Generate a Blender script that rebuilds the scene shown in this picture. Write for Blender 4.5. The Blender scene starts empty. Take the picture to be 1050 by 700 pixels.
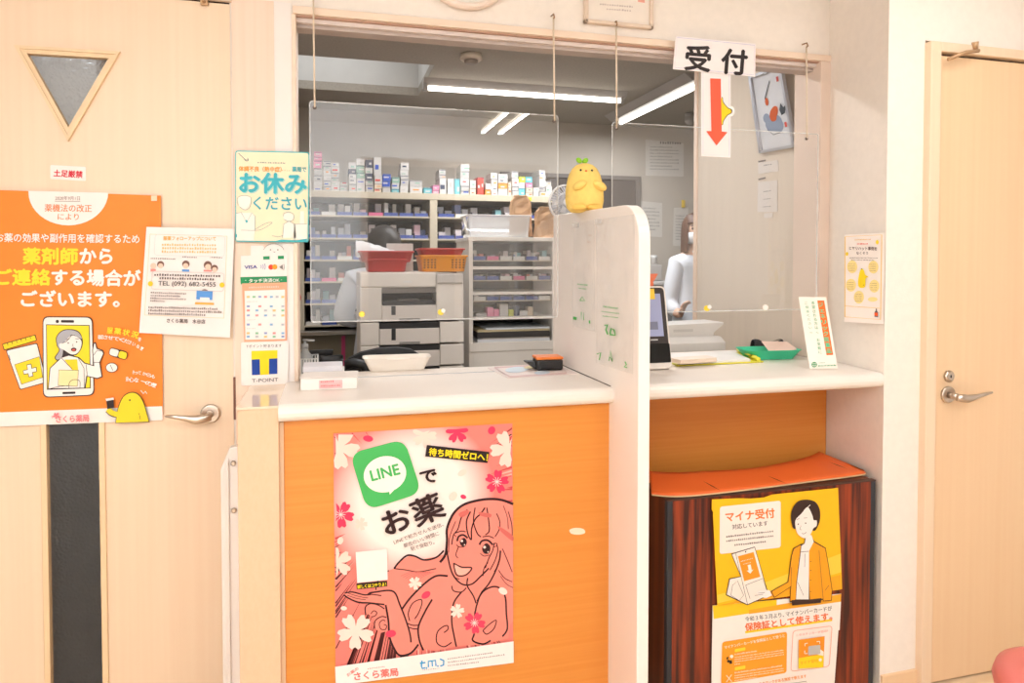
import bpy, bmesh, math, random
from mathutils import Vector, Matrix
from mathutils.geometry import tessellate_polygon
random.seed(7)
SC = bpy.context.scene
COL = SC.collection

# ------------------------------------------------------------------ camera
CAM = Vector((0.0, -2.05, 1.34)); YAW = math.radians(15.0); PITCH = math.radians(1.5)
FPX = 700.0; PX, PY = 525.0, 288.0
cam_data = bpy.data.cameras.new('camera'); cam = bpy.data.objects.new('camera', cam_data); COL.objects.link(cam)
cam_data.sensor_width = 36.0; cam_data.lens = FPX / 1050.0 * 36.0
cam_data.shift_y = -(350.0 - PY) / 1050.0
cam_data.clip_start = 0.05
cam.location = CAM
cam.rotation_euler = (math.pi / 2 - PITCH, 0, -YAW)
SC.camera = cam
# ------------------------------------------------------------------ world, lamps, exposure
w = bpy.data.worlds.new('world'); SC.world = w; w.use_nodes = True
w.node_tree.nodes['Background'].inputs[0].default_value = (1.0, 0.93, 0.86, 1)
w.node_tree.nodes['Background'].inputs[1].default_value = 0.3
SC.view_settings.view_transform = 'Standard'
SC.view_settings.look = 'None'
SC.view_settings.exposure = -0.24
SC.view_settings.gamma = 1.0
SC.view_settings.use_curve_mapping = False
SC.cycles.max_bounces = 8
SC.cycles.transparent_max_bounces = 16
SC.cycles.sample_clamp_indirect = 4.0
SC.cycles.caustics_reflective = False
SC.cycles.caustics_refractive = False
def area(name, loc, sx, sy, power, color, rot=(0, 0, 0)):
    l = bpy.data.lights.new(name, 'AREA'); l.shape = 'RECTANGLE'; l.size = sx; l.size_y = sy
    l.energy = power; l.color = color
    o = bpy.data.objects.new(name, l); COL.objects.link(o); o.location = loc; o.rotation_euler = rot
    return o
WARM = (0.90, 0.95, 1.0); NEUT = (0.93, 0.965, 1.0)
LOBBY_LAMPS = ((1.25, -2.72, 22), (-0.95, -2.72, 17), (1.7, -1.3, 7))  # front lamp added to brighten the right door
for lx_, ly_, lp_ in LOBBY_LAMPS:
    for dx_ in (-0.07, 0.07): area('lobby_lamp_light', (lx_ + dx_, ly_, 2.366), 0.03, 1.18, lp_ * 0.62, WARM)
# the photographer's flash, turned back to bounce off the rear wall
fl_ = area('bounce_flash', (0.1, -2.3, 1.62), 0.10, 0.10, 78, (0.93, 0.965, 1.0))
fl_.rotation_euler = (Vector((-0.75, -3.6, 2.15)) - fl_.location).to_track_quat('-Z', 'Y').to_euler()
area('pharmacy_lamp_light', (1.16, 1.90, 2.33), 1.2, 0.05, 24, NEUT)
area('pharmacy_lamp_light', (2.03, 1.98, 2.33), 0.05, 1.0, 15, NEUT)
area('pharmacy_lamp_light', (0.75, 0.62, 2.33), 1.2, 0.05, 10, NEUT)  # unseen lamp added to brighten the copier and cabinet fronts
area('corridor_fill_light', (-0.8, 0.75, 2.3), 0.9, 0.5, 14, NEUT)  # unseen fill added to brighten the triangular pane

# ------------------------------------------------------------------ pixel -> point on a real plane
FW = Vector((math.sin(YAW) * math.cos(PITCH), math.cos(YAW) * math.cos(PITCH), -math.sin(PITCH)))
RT = Vector((math.cos(YAW), -math.sin(YAW), 0)); UP = RT.cross(FW)
def ray(x, y): return FW + RT * ((x - PX) / FPX) - UP * ((y - PY) / FPX)
def UY(x, y, Y): d = ray(x, y); return CAM + d * ((Y - CAM.y) / d.y)
def UX(x, y, X): d = ray(x, y); return CAM + d * ((X - CAM.x) / d.x)
def UZ(x, y, Z): d = ray(x, y); return CAM + d * ((Z - CAM.z) / d.z)

# ------------------------------------------------------------------ materials
def lin(c):
    out = []
    for v in c:
        v = v / 255.0
        out.append(v / 12.92 if v <= 0.04045 else ((v + 0.055) / 1.055) ** 2.4)
    return (*out, 1.0)
MATS = {}
def M(name, rgb, rough=0.55, metal=0.0, spec=0.5, var=0.06, scale=(6, 6, 6), rgb2=None, bump=0.0, bscale=200.0, detail=3.0, trans=0.0, ramp=None, coat=0.0, emit=None):
    """procedural material: noise in object space drives colour variation and fine relief"""
    if name in MATS: return MATS[name]
    m = bpy.data.materials.new(name); m.use_nodes = True; nt = m.node_tree; N = nt.nodes; L = nt.links
    b = N['Principled BSDF']
    b.inputs['Roughness'].default_value = rough; b.inputs['Metallic'].default_value = metal
    b.inputs['Specular IOR Level'].default_value = spec
    b.inputs['Transmission Weight'].default_value = trans
    b.inputs['Coat Weight'].default_value = coat
    c = lin(rgb)
    tc = N.new('ShaderNodeTexCoord')
    if var > 0 or rgb2:
        mp = N.new('ShaderNodeMapping'); mp.inputs['Scale'].default_value = scale
        nz = N.new('ShaderNodeTexNoise'); nz.inputs['Scale'].default_value = 1.0; nz.inputs['Detail'].default_value = detail
        cr = N.new('ShaderNodeValToRGB')
        c2 = lin(rgb2) if rgb2 else tuple(v * (1 - var) for v in c[:3]) + (1,)
        lo, hi = ramp if ramp else (0.35, 0.65)
        cr.color_ramp.elements[0].position = lo; cr.color_ramp.elements[0].color = c2
        cr.color_ramp.elements[1].position = hi; cr.color_ramp.elements[1].color = c
        L.new(tc.outputs['Object'], mp.inputs['Vector']); L.new(mp.outputs[0], nz.inputs['Vector'])
        L.new(nz.outputs[0], cr.inputs[0]); L.new(cr.outputs[0], b.inputs['Base Color'])
    else:
        b.inputs['Base Color'].default_value = c
    if bump > 0:
        n2 = N.new('ShaderNodeTexNoise'); n2.inputs['Scale'].default_value = bscale; n2.inputs['Detail'].default_value = 2.0
        bp = N.new('ShaderNodeBump'); bp.inputs['Strength'].default_value = bump; bp.inputs['Distance'].default_value = 0.002
        L.new(tc.outputs['Object'], n2.inputs['Vector']); L.new(n2.outputs[0], bp.inputs['Height']); L.new(bp.outputs[0], b.inputs['Normal'])
    if emit:
        b.inputs['Emission Color'].default_value = c; b.inputs['Emission Strength'].default_value = emit
    MATS[name] = m; return m
def ink(rgb): return M('print_%d_%d_%d' % tuple(rgb), rgb, rough=0.5, var=0.02, scale=(30, 30, 30), spec=0.3)
def paint(rgb, rough=0.5): return M('plain_%d_%d_%d_%d' % (*rgb, int(rough * 100)), rgb, rough=rough, var=0.05, scale=(9, 9, 9))
def glassy(name, tint=(1, 1, 1), haze=0.02, hazecol=(0.8, 0.78, 0.75)):
    """clear acrylic: see-through with a Fresnel reflection and a little haze"""
    m = bpy.data.materials.new(name); m.use_nodes = True; nt = m.node_tree; N = nt.nodes; L = nt.links
    N.remove(N['Principled BSDF']); out = N['Material Output']
    t = N.new('ShaderNodeBsdfTransparent'); t.inputs[0].default_value = (*tint, 1)
    d = N.new('ShaderNodeBsdfDiffuse'); d.inputs[0].default_value = (*hazecol, 1)
    nz = N.new('ShaderNodeTexNoise'); nz.inputs['Scale'].default_value = 5.0; tc = N.new('ShaderNodeTexCoord'); L.new(tc.outputs['Object'], nz.inputs['Vector'])
    mr = N.new('ShaderNodeMapRange'); mr.inputs['To Min'].default_value = haze * 0.7; mr.inputs['To Max'].default_value = haze * 1.3
    g = N.new('ShaderNodeBsdfGlossy'); g.inputs['Roughness'].default_value = 0.01; g.inputs[0].default_value = (1, 1, 1, 1)
    f = N.new('ShaderNodeFresnel'); f.inputs['IOR'].default_value = 1.5
    m1 = N.new('ShaderNodeMixShader'); m2 = N.new('ShaderNodeMixShader')
    L.new(nz.outputs[0], mr.inputs['Value']); L.new(mr.outputs[0], m1.inputs[0])
    L.new(t.outputs[0], m1.inputs[1]); L.new(d.outputs[0], m1.inputs[2])
    ge = N.new('ShaderNodeNewGeometry'); iv = N.new('ShaderNodeMath'); iv.operation = 'SUBTRACT'; iv.inputs[0].default_value = 1.0
    mu = N.new('ShaderNodeMath'); mu.operation = 'MULTIPLY'; m3 = N.new('ShaderNodeMath'); m3.operation = 'MULTIPLY'; m3.inputs[1].default_value = 2.0; m3.use_clamp = True
    L.new(ge.outputs['Backfacing'], iv.inputs[1]); L.new(f.outputs[0], mu.inputs[0]); L.new(iv.outputs[0], mu.inputs[1]); L.new(mu.outputs[0], m3.inputs[0])   # both faces' reflection counted once, at the front face
    L.new(m3.outputs[0], m2.inputs[0]); L.new(m1.outputs[0], m2.inputs[1]); L.new(g.outputs[0], m2.inputs[2])
    L.new(m2.outputs[0], out.inputs['Surface'])
    MATS[name] = m; return m

def film(name, haze=0.25, col=(0.95, 0.92, 0.88), gloss=0.05, rough=0.3):
    """thin cloudy plastic film: mostly see-through, a little milky, a little shiny"""
    m = bpy.data.materials.new(name); m.use_nodes = True; nt = m.node_tree; N = nt.nodes; L = nt.links
    N.remove(N['Principled BSDF']); out = N['Material Output']
    t = N.new('ShaderNodeBsdfTransparent'); d = N.new('ShaderNodeBsdfDiffuse'); d.inputs[0].default_value = (*col, 1)
    g = N.new('ShaderNodeBsdfGlossy'); g.inputs['Roughness'].default_value = rough
    nz = N.new('ShaderNodeTexNoise'); nz.inputs['Scale'].default_value = 14.0; tc = N.new('ShaderNodeTexCoord'); L.new(tc.outputs['Object'], nz.inputs['Vector'])
    mr = N.new('ShaderNodeMapRange'); mr.inputs['From Min'].default_value = 0.3; mr.inputs['From Max'].default_value = 0.7; mr.inputs['To Min'].default_value = haze * 0.5; mr.inputs['To Max'].default_value = haze * 1.5
    m1 = N.new('ShaderNodeMixShader'); m2 = N.new('ShaderNodeMixShader'); m2.inputs[0].default_value = gloss
    L.new(nz.outputs[0], mr.inputs['Value']); L.new(mr.outputs[0], m1.inputs[0])
    L.new(t.outputs[0], m1.inputs[1]); L.new(d.outputs[0], m1.inputs[2]); L.new(m1.outputs[0], m2.inputs[1]); L.new(g.outputs[0], m2.inputs[2])
    L.new(m2.outputs[0], out.inputs['Surface']); MATS[name] = m; return m

# ------------------------------------------------------------------ mesh building
class MB:
    def __init__(self): self.bm = bmesh.new()
    def _merge(self, t):
        me = bpy.data.meshes.new('tmp'); t.to_mesh(me); t.free(); self.bm.from_mesh(me); bpy.data.meshes.remove(me); return self
    def box(self, x0, x1, y0, y1, z0, z1, bev=0.0, seg=2, mat=None):
        t = bmesh.new(); bmesh.ops.create_cube(t, size=1.0)
        for v in t.verts:
            v.co = Vector((x0 if v.co.x < 0 else x1, y0 if v.co.y < 0 else y1, z0 if v.co.z < 0 else z1))
        if bev > 0:
            bmesh.ops.bevel(t, geom=t.edges[:], offset=bev, segments=seg, affect='EDGES', profile=0.5)
            for f in t.faces: f.smooth = False
        if mat is not None: bmesh.ops.transform(t, matrix=mat, verts=t.verts)
        return self._merge(t)
    def prism(self, pts, vec, bev=0.0, seg=2):
        """planar outline (3-D points) extruded by vec"""
        t = bmesh.new(); vs = [t.verts.new(p) for p in pts]; f = t.faces.new(vs)
        r = bmesh.ops.extrude_face_region(t, geom=[f])
        bmesh.ops.translate(t, vec=Vector(vec), verts=[e for e in r['geom'] if isinstance(e, bmesh.types.BMVert)])
        bmesh.ops.recalc_face_normals(t, faces=t.faces)
        if bev > 0: bmesh.ops.bevel(t, geom=t.edges[:], offset=bev, segments=seg, affect='EDGES', profile=0.5)
        return self._merge(t)
    def tube(self, pts, r, n=8, closed=False, caps=True, flat=None):
        pts = [Vector(p) for p in pts]; rs = r if isinstance(r, (list, tuple)) else [r] * len(pts)
        bm = self.bm; rings = []; prev = None; K = len(pts)
        for i, p in enumerate(pts):
            a = pts[i - 1] if (i > 0 or closed) else pts[i]; b = pts[(i + 1) % K] if (i < K - 1 or closed) else pts[i]
            t = (b - a).normalized()
            if prev is None:
                ref = Vector((0, 0, 1)) if abs(t.z) < 0.9 else Vector((1, 0, 0)); u = t.cross(ref).normalized()
            else:
                u = prev - t * prev.dot(t); u.normalize()
            prev = u; v = t.cross(u)
            fa, fb = flat if flat else (1, 1)
            rings.append([bm.verts.new(p + (u * math.cos(2 * math.pi * k / n) * fa + v * math.sin(2 * math.pi * k / n) * fb) * rs[i]) for k in range(n)])
        R = range(K) if closed else range(K - 1)
        for i in R:
            A, B = rings[i], rings[(i + 1) % K]
            for k in range(n):
                f = bm.faces.new((A[k], A[(k + 1) % n], B[(k + 1) % n], B[k])); f.smooth = True
        if caps and not closed:
            bm.faces.new(list(reversed(rings[0]))); bm.faces.new(rings[-1])
        return self
    def lathe(self, prof, c, axis='Z', n=24, sx=1.0, sy=1.0):
        bm = self.bm; c = Vector(c); rings = []
        for r, h in prof:
            ring = []
            for k in range(n):
                a = 2 * math.pi * k / n; x, y = r * math.cos(a) * sx, r * math.sin(a) * sy
                if axis == 'Z': p = Vector((x, y, h))
                elif axis == 'Y': p = Vector((x, h, y))
                else: p = Vector((h, x, y))
                ring.append(bm.verts.new(c + p))
            rings.append(ring)
        for i in range(len(rings) - 1):
            A, B = rings[i], rings[i + 1]
            for k in range(n):
                f = bm.faces.new((A[k], A[(k + 1) % n], B[(k + 1) % n], B[k])); f.smooth = True
        bm.faces.new(list(reversed(rings[0]))); bm.faces.new(rings[-1]); return self
    def grid(self, fn, nu, nv, thick=None):
        bm = self.bm; g = [[bm.verts.new(fn(i / nu, j / nv)) for j in range(nv + 1)] for i in range(nu + 1)]
        for i in range(nu):
            for j in range(nv):
                f = bm.faces.new((g[i][j], g[i + 1][j], g[i + 1][j + 1], g[i][j + 1])); f.smooth = True
        if thick is not None:
            h = [[bm.verts.new(g[i][j].co + Vector(thick)) for j in range(nv + 1)] for i in range(nu + 1)]
            for i in range(nu):
                for j in range(nv):
                    f = bm.faces.new((h[i][j], h[i][j + 1], h[i + 1][j + 1], h[i + 1][j])); f.smooth = True
            for i in range(nu):
                bm.faces.new((g[i][0], h[i][0], h[i + 1][0], g[i + 1][0])); bm.faces.new((g[i + 1][nv], h[i + 1][nv], h[i][nv], g[i][nv]))
            for j in range(nv):
                bm.faces.new((g[0][j + 1], h[0][j + 1], h[0][j], g[0][j])); bm.faces.new((g[nu][j], h[nu][j], h[nu][j + 1], g[nu][j + 1]))
        return self
    def ball(self, c, rx, ry, rz, n=16, m=10, rot=None):
        t = bmesh.new(); bmesh.ops.create_uvsphere(t, u_segments=n, v_segments=m, radius=1.0)
        bmesh.ops.scale(t, vec=(rx, ry, rz), verts=t.verts)
        if rot is not None: bmesh.ops.rotate(t, matrix=rot, verts=t.verts, cent=(0, 0, 0))
        bmesh.ops.translate(t, vec=Vector(c), verts=t.verts)
        for f in t.faces: f.smooth = True
        return self._merge(t)
    def polys(self, plist):
        """list of 3-D outlines, each filled"""
        for P in plist:
            vs = [self.bm.verts.new(p) for p in P]
            if len(P) <= 4 and len(P) > 2:
                try: self.bm.faces.new(vs)
                except ValueError: pass
            else:
                for tri in tessellate_polygon([P]):
                    try: self.bm.faces.new([vs[i] for i in tri])
                    except ValueError: pass
        return self
    def mesh(self, name):
        me = bpy.data.meshes.new(name); self.bm.to_mesh(me); self.bm.free(); return me
def pmat(p):
    if p is None: return Matrix()
    m = Matrix.LocRotScale(p.location, p.rotation_euler, p.scale)
    if p.parent: m = pmat(p.parent) @ p.matrix_parent_inverse @ m
    return m
def obj(name, mb, mat, parent=None, label=None, cat=None, group=None, kind=None):
    me = mb.mesh(name) if isinstance(mb, MB) else mb
    o = bpy.data.objects.new(name, me); COL.objects.link(o)
    if mat is not None and not me.materials: me.materials.append(mat)
    if parent is not None:
        o.parent = parent; o.matrix_parent_inverse = pmat(parent).inverted()
    return tag(o, label, cat, group, kind)
def tag(o, label=None, cat=None, group=None, kind=None):
    if label: o['label'] = label
    if cat: o['category'] = cat
    if group: o['group'] = group
    if kind: o['kind'] = kind
    return o
def thing(name, label, cat, loc=(0, 0, 0), group=None):
    o = bpy.data.objects.new(name, None); COL.objects.link(o); o.location = loc; o.empty_display_size = 0.05
    return tag(o, label, cat, group)
def copy_tree(o, parent=None):
    c = o.copy(); COL.objects.link(c); c.parent = parent; c.matrix_parent_inverse = o.matrix_parent_inverse.copy()
    for ch in list(o.children): copy_tree(ch, c)
    return c
ORD = ['', 'first', 'second', 'third', 'fourth', 'fifth', 'sixth', 'seventh', 'eighth', 'ninth', 'tenth', 'eleventh', 'twelfth', 'thirteenth', 'fourteenth', 'fifteenth', 'sixteenth', 'seventeenth', 'eighteenth', 'nineteenth', 'twentieth']

# ------------------------------------------------------------------ flat print: outlines in picture units laid on the sheet's plane
def zf(x0, y0, k): return lambda u, v: (x0 + u / k, y0 + v / k)
def smooth(pts, n=6, closed=False):
    out = []; K = len(pts)
    for i in range(K if closed else K - 1):
        p0 = pts[(i - 1) % K] if (closed or i > 0) else pts[i]; p1 = pts[i]; p2 = pts[(i + 1) % K]
        p3 = pts[(i + 2) % K] if (closed or i + 2 < K) else pts[(i + 1) % K]
        for j in range(n):
            t = j / n
            out.append(tuple(0.5 * ((2 * p1[a]) + (-p0[a] + p2[a]) * t + (2 * p0[a] - 5 * p1[a] + 4 * p2[a] - p3[a]) * t * t + (-p0[a] + 3 * p1[a] - 3 * p2[a] + p3[a]) * t ** 3) for a in (0, 1)))
    if not closed: out.append(pts[-1])
    return out
def stroke(pts, w, closed=False, taper=False):
    """ribbon of width w along a polyline -> quads"""
    K = len(pts); L = []; R = []
    for i, p in enumerate(pts):
        a = pts[i - 1] if (i > 0 or closed) else p; b = pts[(i + 1) % K] if (i < K - 1 or closed) else p
        dx, dy = b[0] - a[0], b[1] - a[1]; l = math.hypot(dx, dy) or 1
        ww = w / 2 * (math.sin(math.pi * (0.08 + 0.84 * i / max(1, K - 1))) if taper else 1)
        L.append((p[0] - dy / l * ww, p[1] + dx / l * ww)); R.append((p[0] + dy / l * ww, p[1] - dx / l * ww))
    return [[L[i], L[(i + 1) % K], R[(i + 1) % K], R[i]] for i in range(K if closed else K - 1)]
def circ(cx, cy, rx, ry=None, rot=0.0, n=24, a0=0.0, a1=360.0):
    ry = ry or rx; c, s = math.cos(math.radians(rot)), math.sin(math.radians(rot)); out = []
    full = a1 - a0 >= 360
    for k in range(n if full else n + 1):
        a = math.radians(a0 + (a1 - a0) * k / n); x, y = rx * math.cos(a), ry * math.sin(a)
        out.append((cx + x * c - y * s, cy + x * s + y * c))
    return out
def rquad(q, r=0.08, n=5):
    """rounded quad given 4 corners; r is a share of the shorter side"""
    out = []
    for i in range(4):
        p = q[i]; a = q[i - 1]; b = q[(i + 1) % 4]
        la = math.hypot(a[0] - p[0], a[1] - p[1]); lb = math.hypot(b[0] - p[0], b[1] - p[1]); d = r * min(la, lb)
        A = (p[0] + (a[0] - p[0]) / la * d, p[1] + (a[1] - p[1]) / la * d); B = (p[0] + (b[0] - p[0]) / lb * d, p[1] + (b[1] - p[1]) / lb * d)
        for k in range(n + 1):
            t = k / n
            out.append(tuple((1 - t) ** 2 * A[j] + 2 * t * (1 - t) * p[j] + t * t * B[j] for j in (0, 1)))
    return out
def flower(cx, cy, r, rot=0.0, notch=0.85):
    out = []
    for k in range(5):
        b = rot + 72 * k
        for da, rr in ((-36, 0.28), (-30, 0.62), (-20, 0.92), (-10, 1.0), (0, notch), (10, 1.0), (20, 0.92), (30, 0.62)):
            a = math.radians(b + da); out.append((cx + r * rr * math.cos(a), cy + r * rr * math.sin(a)))
    return out
class Poly(list): sub = 0        # an outline with its own overprint level
TXT = {}
def glyphs(body, bold):
    key = (body, bold)
    if key in TXT: return TXT[key]
    c = bpy.data.curves.new('t', 'FONT'); c.body = body; c.size = 1.0; c.offset = bold; c.resolution_u = 3
    o = bpy.data.objects.new('t', c); COL.objects.link(o); bpy.context.view_layer.update()
    dg = bpy.context.evaluated_depsgraph_get(); me = bpy.data.meshes.new_from_object(o.evaluated_get(dg))
    P = [[(me.vertices[i].co.x, me.vertices[i].co.y) for i in f.vertices] for f in me.polygons]
    bpy.data.objects.remove(o); bpy.data.curves.remove(c); bpy.data.meshes.remove(me)
    xs = [p[0] for f in P for p in f] or [0, 1]
    TXT[key] = (P, min(xs), max(xs)); return TXT[key]
def text(body, x0, y0, x1, y1, h, bold=0.0, up=None):
    """ink of body spans from (x0,y0) to (x1,y1) along its baseline; h = em height"""
    P, a, b = glyphs(body, 0.0); dx, dy = (x1 - x0) / (b - a), (y1 - y0) / (b - a); l = math.hypot(dx, dy)
    ux, uy = up if up else (dy / l, -dx / l)
    sh = [(0, 0)] if bold <= 0 else ([(-bold, 0), (bold, 0), (0, -bold), (0, bold)] if bold > 0.015 else [(-bold, 0), (bold, 0)])
    out = []
    for k, (sx, sy) in enumerate(sh):
        for f in P:
            q = Poly((x0 + (p[0] + sx - a) * dx + (p[1] + sy) * ux * h, y0 + (p[0] + sx - a) * dy + (p[1] + sy) * uy * h) for p in f); q.sub = k; out.append(q)
    return out
def greek(x0, y0, x1, y1, h, n, seed=0):
    """a line of print too fine to read: n small marks"""
    rr = random.Random(seed * 97 + n); out = []; dx, dy = (x1 - x0) / n, (y1 - y0) / n; l = math.hypot(dx, dy); ux, uy = dy / l * h, -dx / l * h
    for i in range(n):
        f = rr.uniform(0.4, 0.68); hh = rr.uniform(0.5, 0.8); bx, by = x0 + dx * i, y0 + dy * i
        out.append([(bx, by), (bx + dx * f, by + dy * f), (bx + dx * f + ux * hh, by + dy * f + uy * hh), (bx + ux * hh, by + uy * hh)])
    return out
class Art:
    """prints stacked as thin ink layers on a sheet"""
    def __init__(self, owner, P, n, step=0.0003): self.o = owner; self.P = P; self.n = Vector(n); self.k = 0; self.step = step
    def each(self, name, rgb, polys):
        self.k += 1
        for f in polys: self.k -= 1; self.add(name, rgb, [f])
    def add(self, name, rgb, polys, mat=None):
        self.k += 1; off = self.n * (self.step * self.k); mb = MB()
        many = len(polys) > 24
        mb.polys([[self.P(*p) + off + self.n * (self.step * 0.22 * (f.sub if hasattr(f, 'sub') else (0 if many else 3.4 * i / len(polys)))) for p in f] for i, f in enumerate(polys)])
        return obj(name, mb, mat or ink(rgb), self.o, kind='stuff' if name in ('burst_red', 'burst_pale', 'burst_dark', 'line_art', 'staff_line', 'woman_shade', 'woman_ink', 'captions', 'fine_print', 'body_text', 'panel_text', 'intro_text', 'lettering', 'circles', 'circle_text', 'figure_detail', 'woman_detail') else None)
def sheet(name, quad, P, n, rgb, label, cat, group=None, t=0.0008, mat=None, r=0.0, parent=None):
    q = rquad(quad, r) if r > 0 else quad
    mb = MB().prism([P(*p) - Vector(n) * t for p in q], Vector(n) * t)
    return obj(name, mb, mat or ink(rgb), parent, label, cat, group)

# ================================================================== the room itself
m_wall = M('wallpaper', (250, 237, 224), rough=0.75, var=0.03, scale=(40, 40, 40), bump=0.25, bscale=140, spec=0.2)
m_door = M('door_veneer', (243, 214, 183), rough=0.42, var=0.06, scale=(60, 60, 1.2), rgb2=(241, 210, 178), detail=4)
m_door2 = M('door_veneer_right', (240, 203, 162), rough=0.42, var=0.06, scale=(60, 60, 1.2), rgb2=(238, 199, 157), detail=4)
m_post = M('post_veneer', (229, 192, 157), rough=0.5, var=0.03, scale=(120, 120, 60), rgb2=(227, 189, 153))
m_pillar = M('pillar_veneer', (242, 216, 194), rough=0.5, var=0.05, scale=(60, 60, 1.5), rgb2=(240, 210, 186))
m_orange = M('orange_woodgrain', (224, 143, 61), rough=0.4, scale=(2.0, 2.0, 120), rgb2=(220, 136, 54), detail=5)
m_slab = M('counter_laminate', (244, 232, 220), rough=0.32, var=0.03, scale=(3, 3, 3))
m_board = M('cream_laminate', (252, 240, 230), rough=0.4, var=0.03, scale=(3, 3, 3))
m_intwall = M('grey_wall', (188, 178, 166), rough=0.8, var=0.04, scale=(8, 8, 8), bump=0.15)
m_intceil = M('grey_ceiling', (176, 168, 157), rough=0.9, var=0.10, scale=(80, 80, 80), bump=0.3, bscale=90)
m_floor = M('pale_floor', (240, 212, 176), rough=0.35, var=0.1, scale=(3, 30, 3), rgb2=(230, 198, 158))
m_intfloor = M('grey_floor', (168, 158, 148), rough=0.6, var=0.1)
m_gap = M('dark_gap', (70, 45, 35), rough=0.9)
m_metal = M('satin_nickel', (205, 190, 176), rough=0.3, metal=1.0, var=0.08, scale=(30, 200, 30))
m_trim = M('window_trim', (243, 216, 192), rough=0.45, var=0.04, scale=(1, 40, 40))
def struct(name, mb, mat, parent=None, label=None): return obj(name, mb, mat, parent, label, None, None, None if parent else 'structure')

WL, WR, WT, WB = -0.094, 1.668, 2.045, 0.955         # service window opening
LX, RX, BY, CZ = -1.45, 3.3, -3.6, 2.45               # lobby extents
struct('floor', MB().box(LX, RX + 0.0, BY, 0.0, -0.08, 0.0), m_floor)
m_plain = M('white_plaster', (240, 240, 240), rough=0.85, var=0.03)
struct('ceiling', MB().box(LX, RX, BY, 0.0, CZ, CZ + 0.08), m_plain)
b = MB()                                              # wall round the window and the left door
b.box(WL, WR, 0, 0.12, WT, CZ); b.box(-0.262, WR + 0.09, 0.001, 0.12, 0, WB); b.box(WR, WR + 0.09, 0, 0.12, WB, CZ)
b.box(LX, WL, 0, 0.12, 2.075, CZ); b.box(LX, -1.10, 0, 0.12, 0, 2.075); b.box(-0.262, WL, 0.0, 0.12, WB, 2.075)
wall_back = struct('wall_back', b, m_wall)
b = MB(); b.prism([(1.652, -0.32, 0), (1.705, 0.0, 0), (1.705, 0.12, 0), (1.79, 0.12, 0), (1.79, -0.32, 0)], (0, 0, CZ))
b.box(1.79, 2.70, -0.32, -0.20, 2.03, CZ); b.box(2.70, RX, -0.32, -0.20, 0, CZ); b.box(1.79, 2.70, -0.20, -0.16, 0, 2.03)
struct('wall_right_front', b, m_wall)
struct('wall_right', MB().box(RX, RX + 0.1, BY, 0.0, 0, CZ), m_plain)
struct('wall_left', MB().box(LX - 0.1, LX, BY, 0.0, 0, CZ), m_plain)
struct('wall_rear', MB().box(LX, RX, BY - 0.1, BY, 0, CZ), m_plain)
d4 = struct('door_4', MB().box(0.30, 1.75, BY + 0.001, BY + 0.03, 0, 2.12), M('dark_glass_door', (60, 58, 56), rough=0.15, var=0.05))
obj('door_frame', MB().box(0.25, 0.30, BY + 0.001, BY + 0.05, 0, 2.17).box(1.75, 1.80, BY + 0.001, BY + 0.05, 0, 2.17).box(0.30, 1.75, BY + 0.001, BY + 0.05, 2.12, 2.17), m_metal, d4)
obj('door_stile', MB().box(1.0, 1.05, BY + 0.03, BY + 0.045, 0, 2.12), m_metal, d4)
struct('baseboard_right', MB().box(1.655, 1.79, -0.328, -0.318, 0, 0.055, 0.002), m_door2)
# pillar veneer left of the window
struct('trim_1', MB().box(-0.256, -0.145, -0.006, 0.0, 0.0, 2.075), m_pillar)
struct('trim_5', MB().box(-0.145, WL - 0.004, -0.004, 0.0, 0.0, 2.075), M('white_jamb', (247, 236, 228), rough=0.5, var=0.03))
# window trims: head with stepped lines, jambs
t = struct('trim_2', MB().box(WL, WR + 0.04, -0.012, 0.12, WT, WT + 0.022, 0.002), m_trim)
obj('groove', MB().box(WL, WR, 0.0, 0.11, WT - 0.004, WT), M('brown_groove', (192, 152, 130), rough=0.6), t)
obj('rail', MB().box(WL, WR, 0.012, 0.10, WT - 0.016, WT - 0.004), M('grey_rail', (232, 214, 204), rough=0.4), t)
obj('rail', MB().box(WL, WR, 0.03, 0.08, WT - 0.026, WT - 0.016), M('grey_rail_dark', (196, 178, 168), rough=0.4), t)
struct('trim_3', MB().box(WR - 0.005, WR + 0.038, -0.010, 0.13, WB + 0.046, WT, 0.002), M('jamb', (236, 212, 194), rough=0.5))
struct('trim_4', MB().box(WL - 0.004, WL + 0.008, -0.008, 0.13, WB + 0.046, WT, 0.002), m_trim)

# ---- left door: leaf with triangular light and frosted strip
TRI = [(lambda q: (q.x, q.z))(UY(*p, 0.0)) for p in ((28, 55), (113, 60), (71, 132))]       # glass corners x,z
def tri_scale(s, c=None):
    c = c or (sum(p[0] for p in TRI) / 3, sum(p[1] for p in TRI) / 3)
    return [(c[0] + (x - c[0]) * s, c[1] + (z - c[1]) * s) for x, z in TRI]
door1 = struct('door_1', MB().box(-1.10, -1.085, 0.0, 0.1, 0, 2.07), m_pillar)
SX0, SX1, SZ0, SZ1 = -0.725, -0.597, 0.12, 1.44
DL, DR, DB, DT = -1.08, -0.2615, 0.004, 2.056
leaf = MB()
leaf.box(DL, SX0, -0.002, 0.036, DB, SZ1); leaf.box(SX1, DR, -0.002, 0.036, DB, SZ1); leaf.box(SX0, SX1, -0.002, 0.036, DB, SZ0)
ti = tri_scale(1.12)
zt = max(p[1] for p in ti); zb = min(p[1] for p in ti)
leaf.box(DL, DR, -0.002, 0.036, SZ1, zb); leaf.box(DL, DR, -0.002, 0.036, zt, DT)
xm = ti[2][0]
leaf.prism([(DL, -0.002, zb), (xm, -0.002, zb), (ti[0][0], -0.002, zt), (DL, -0.002, zt)], (0, 0.038, 0))
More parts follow.
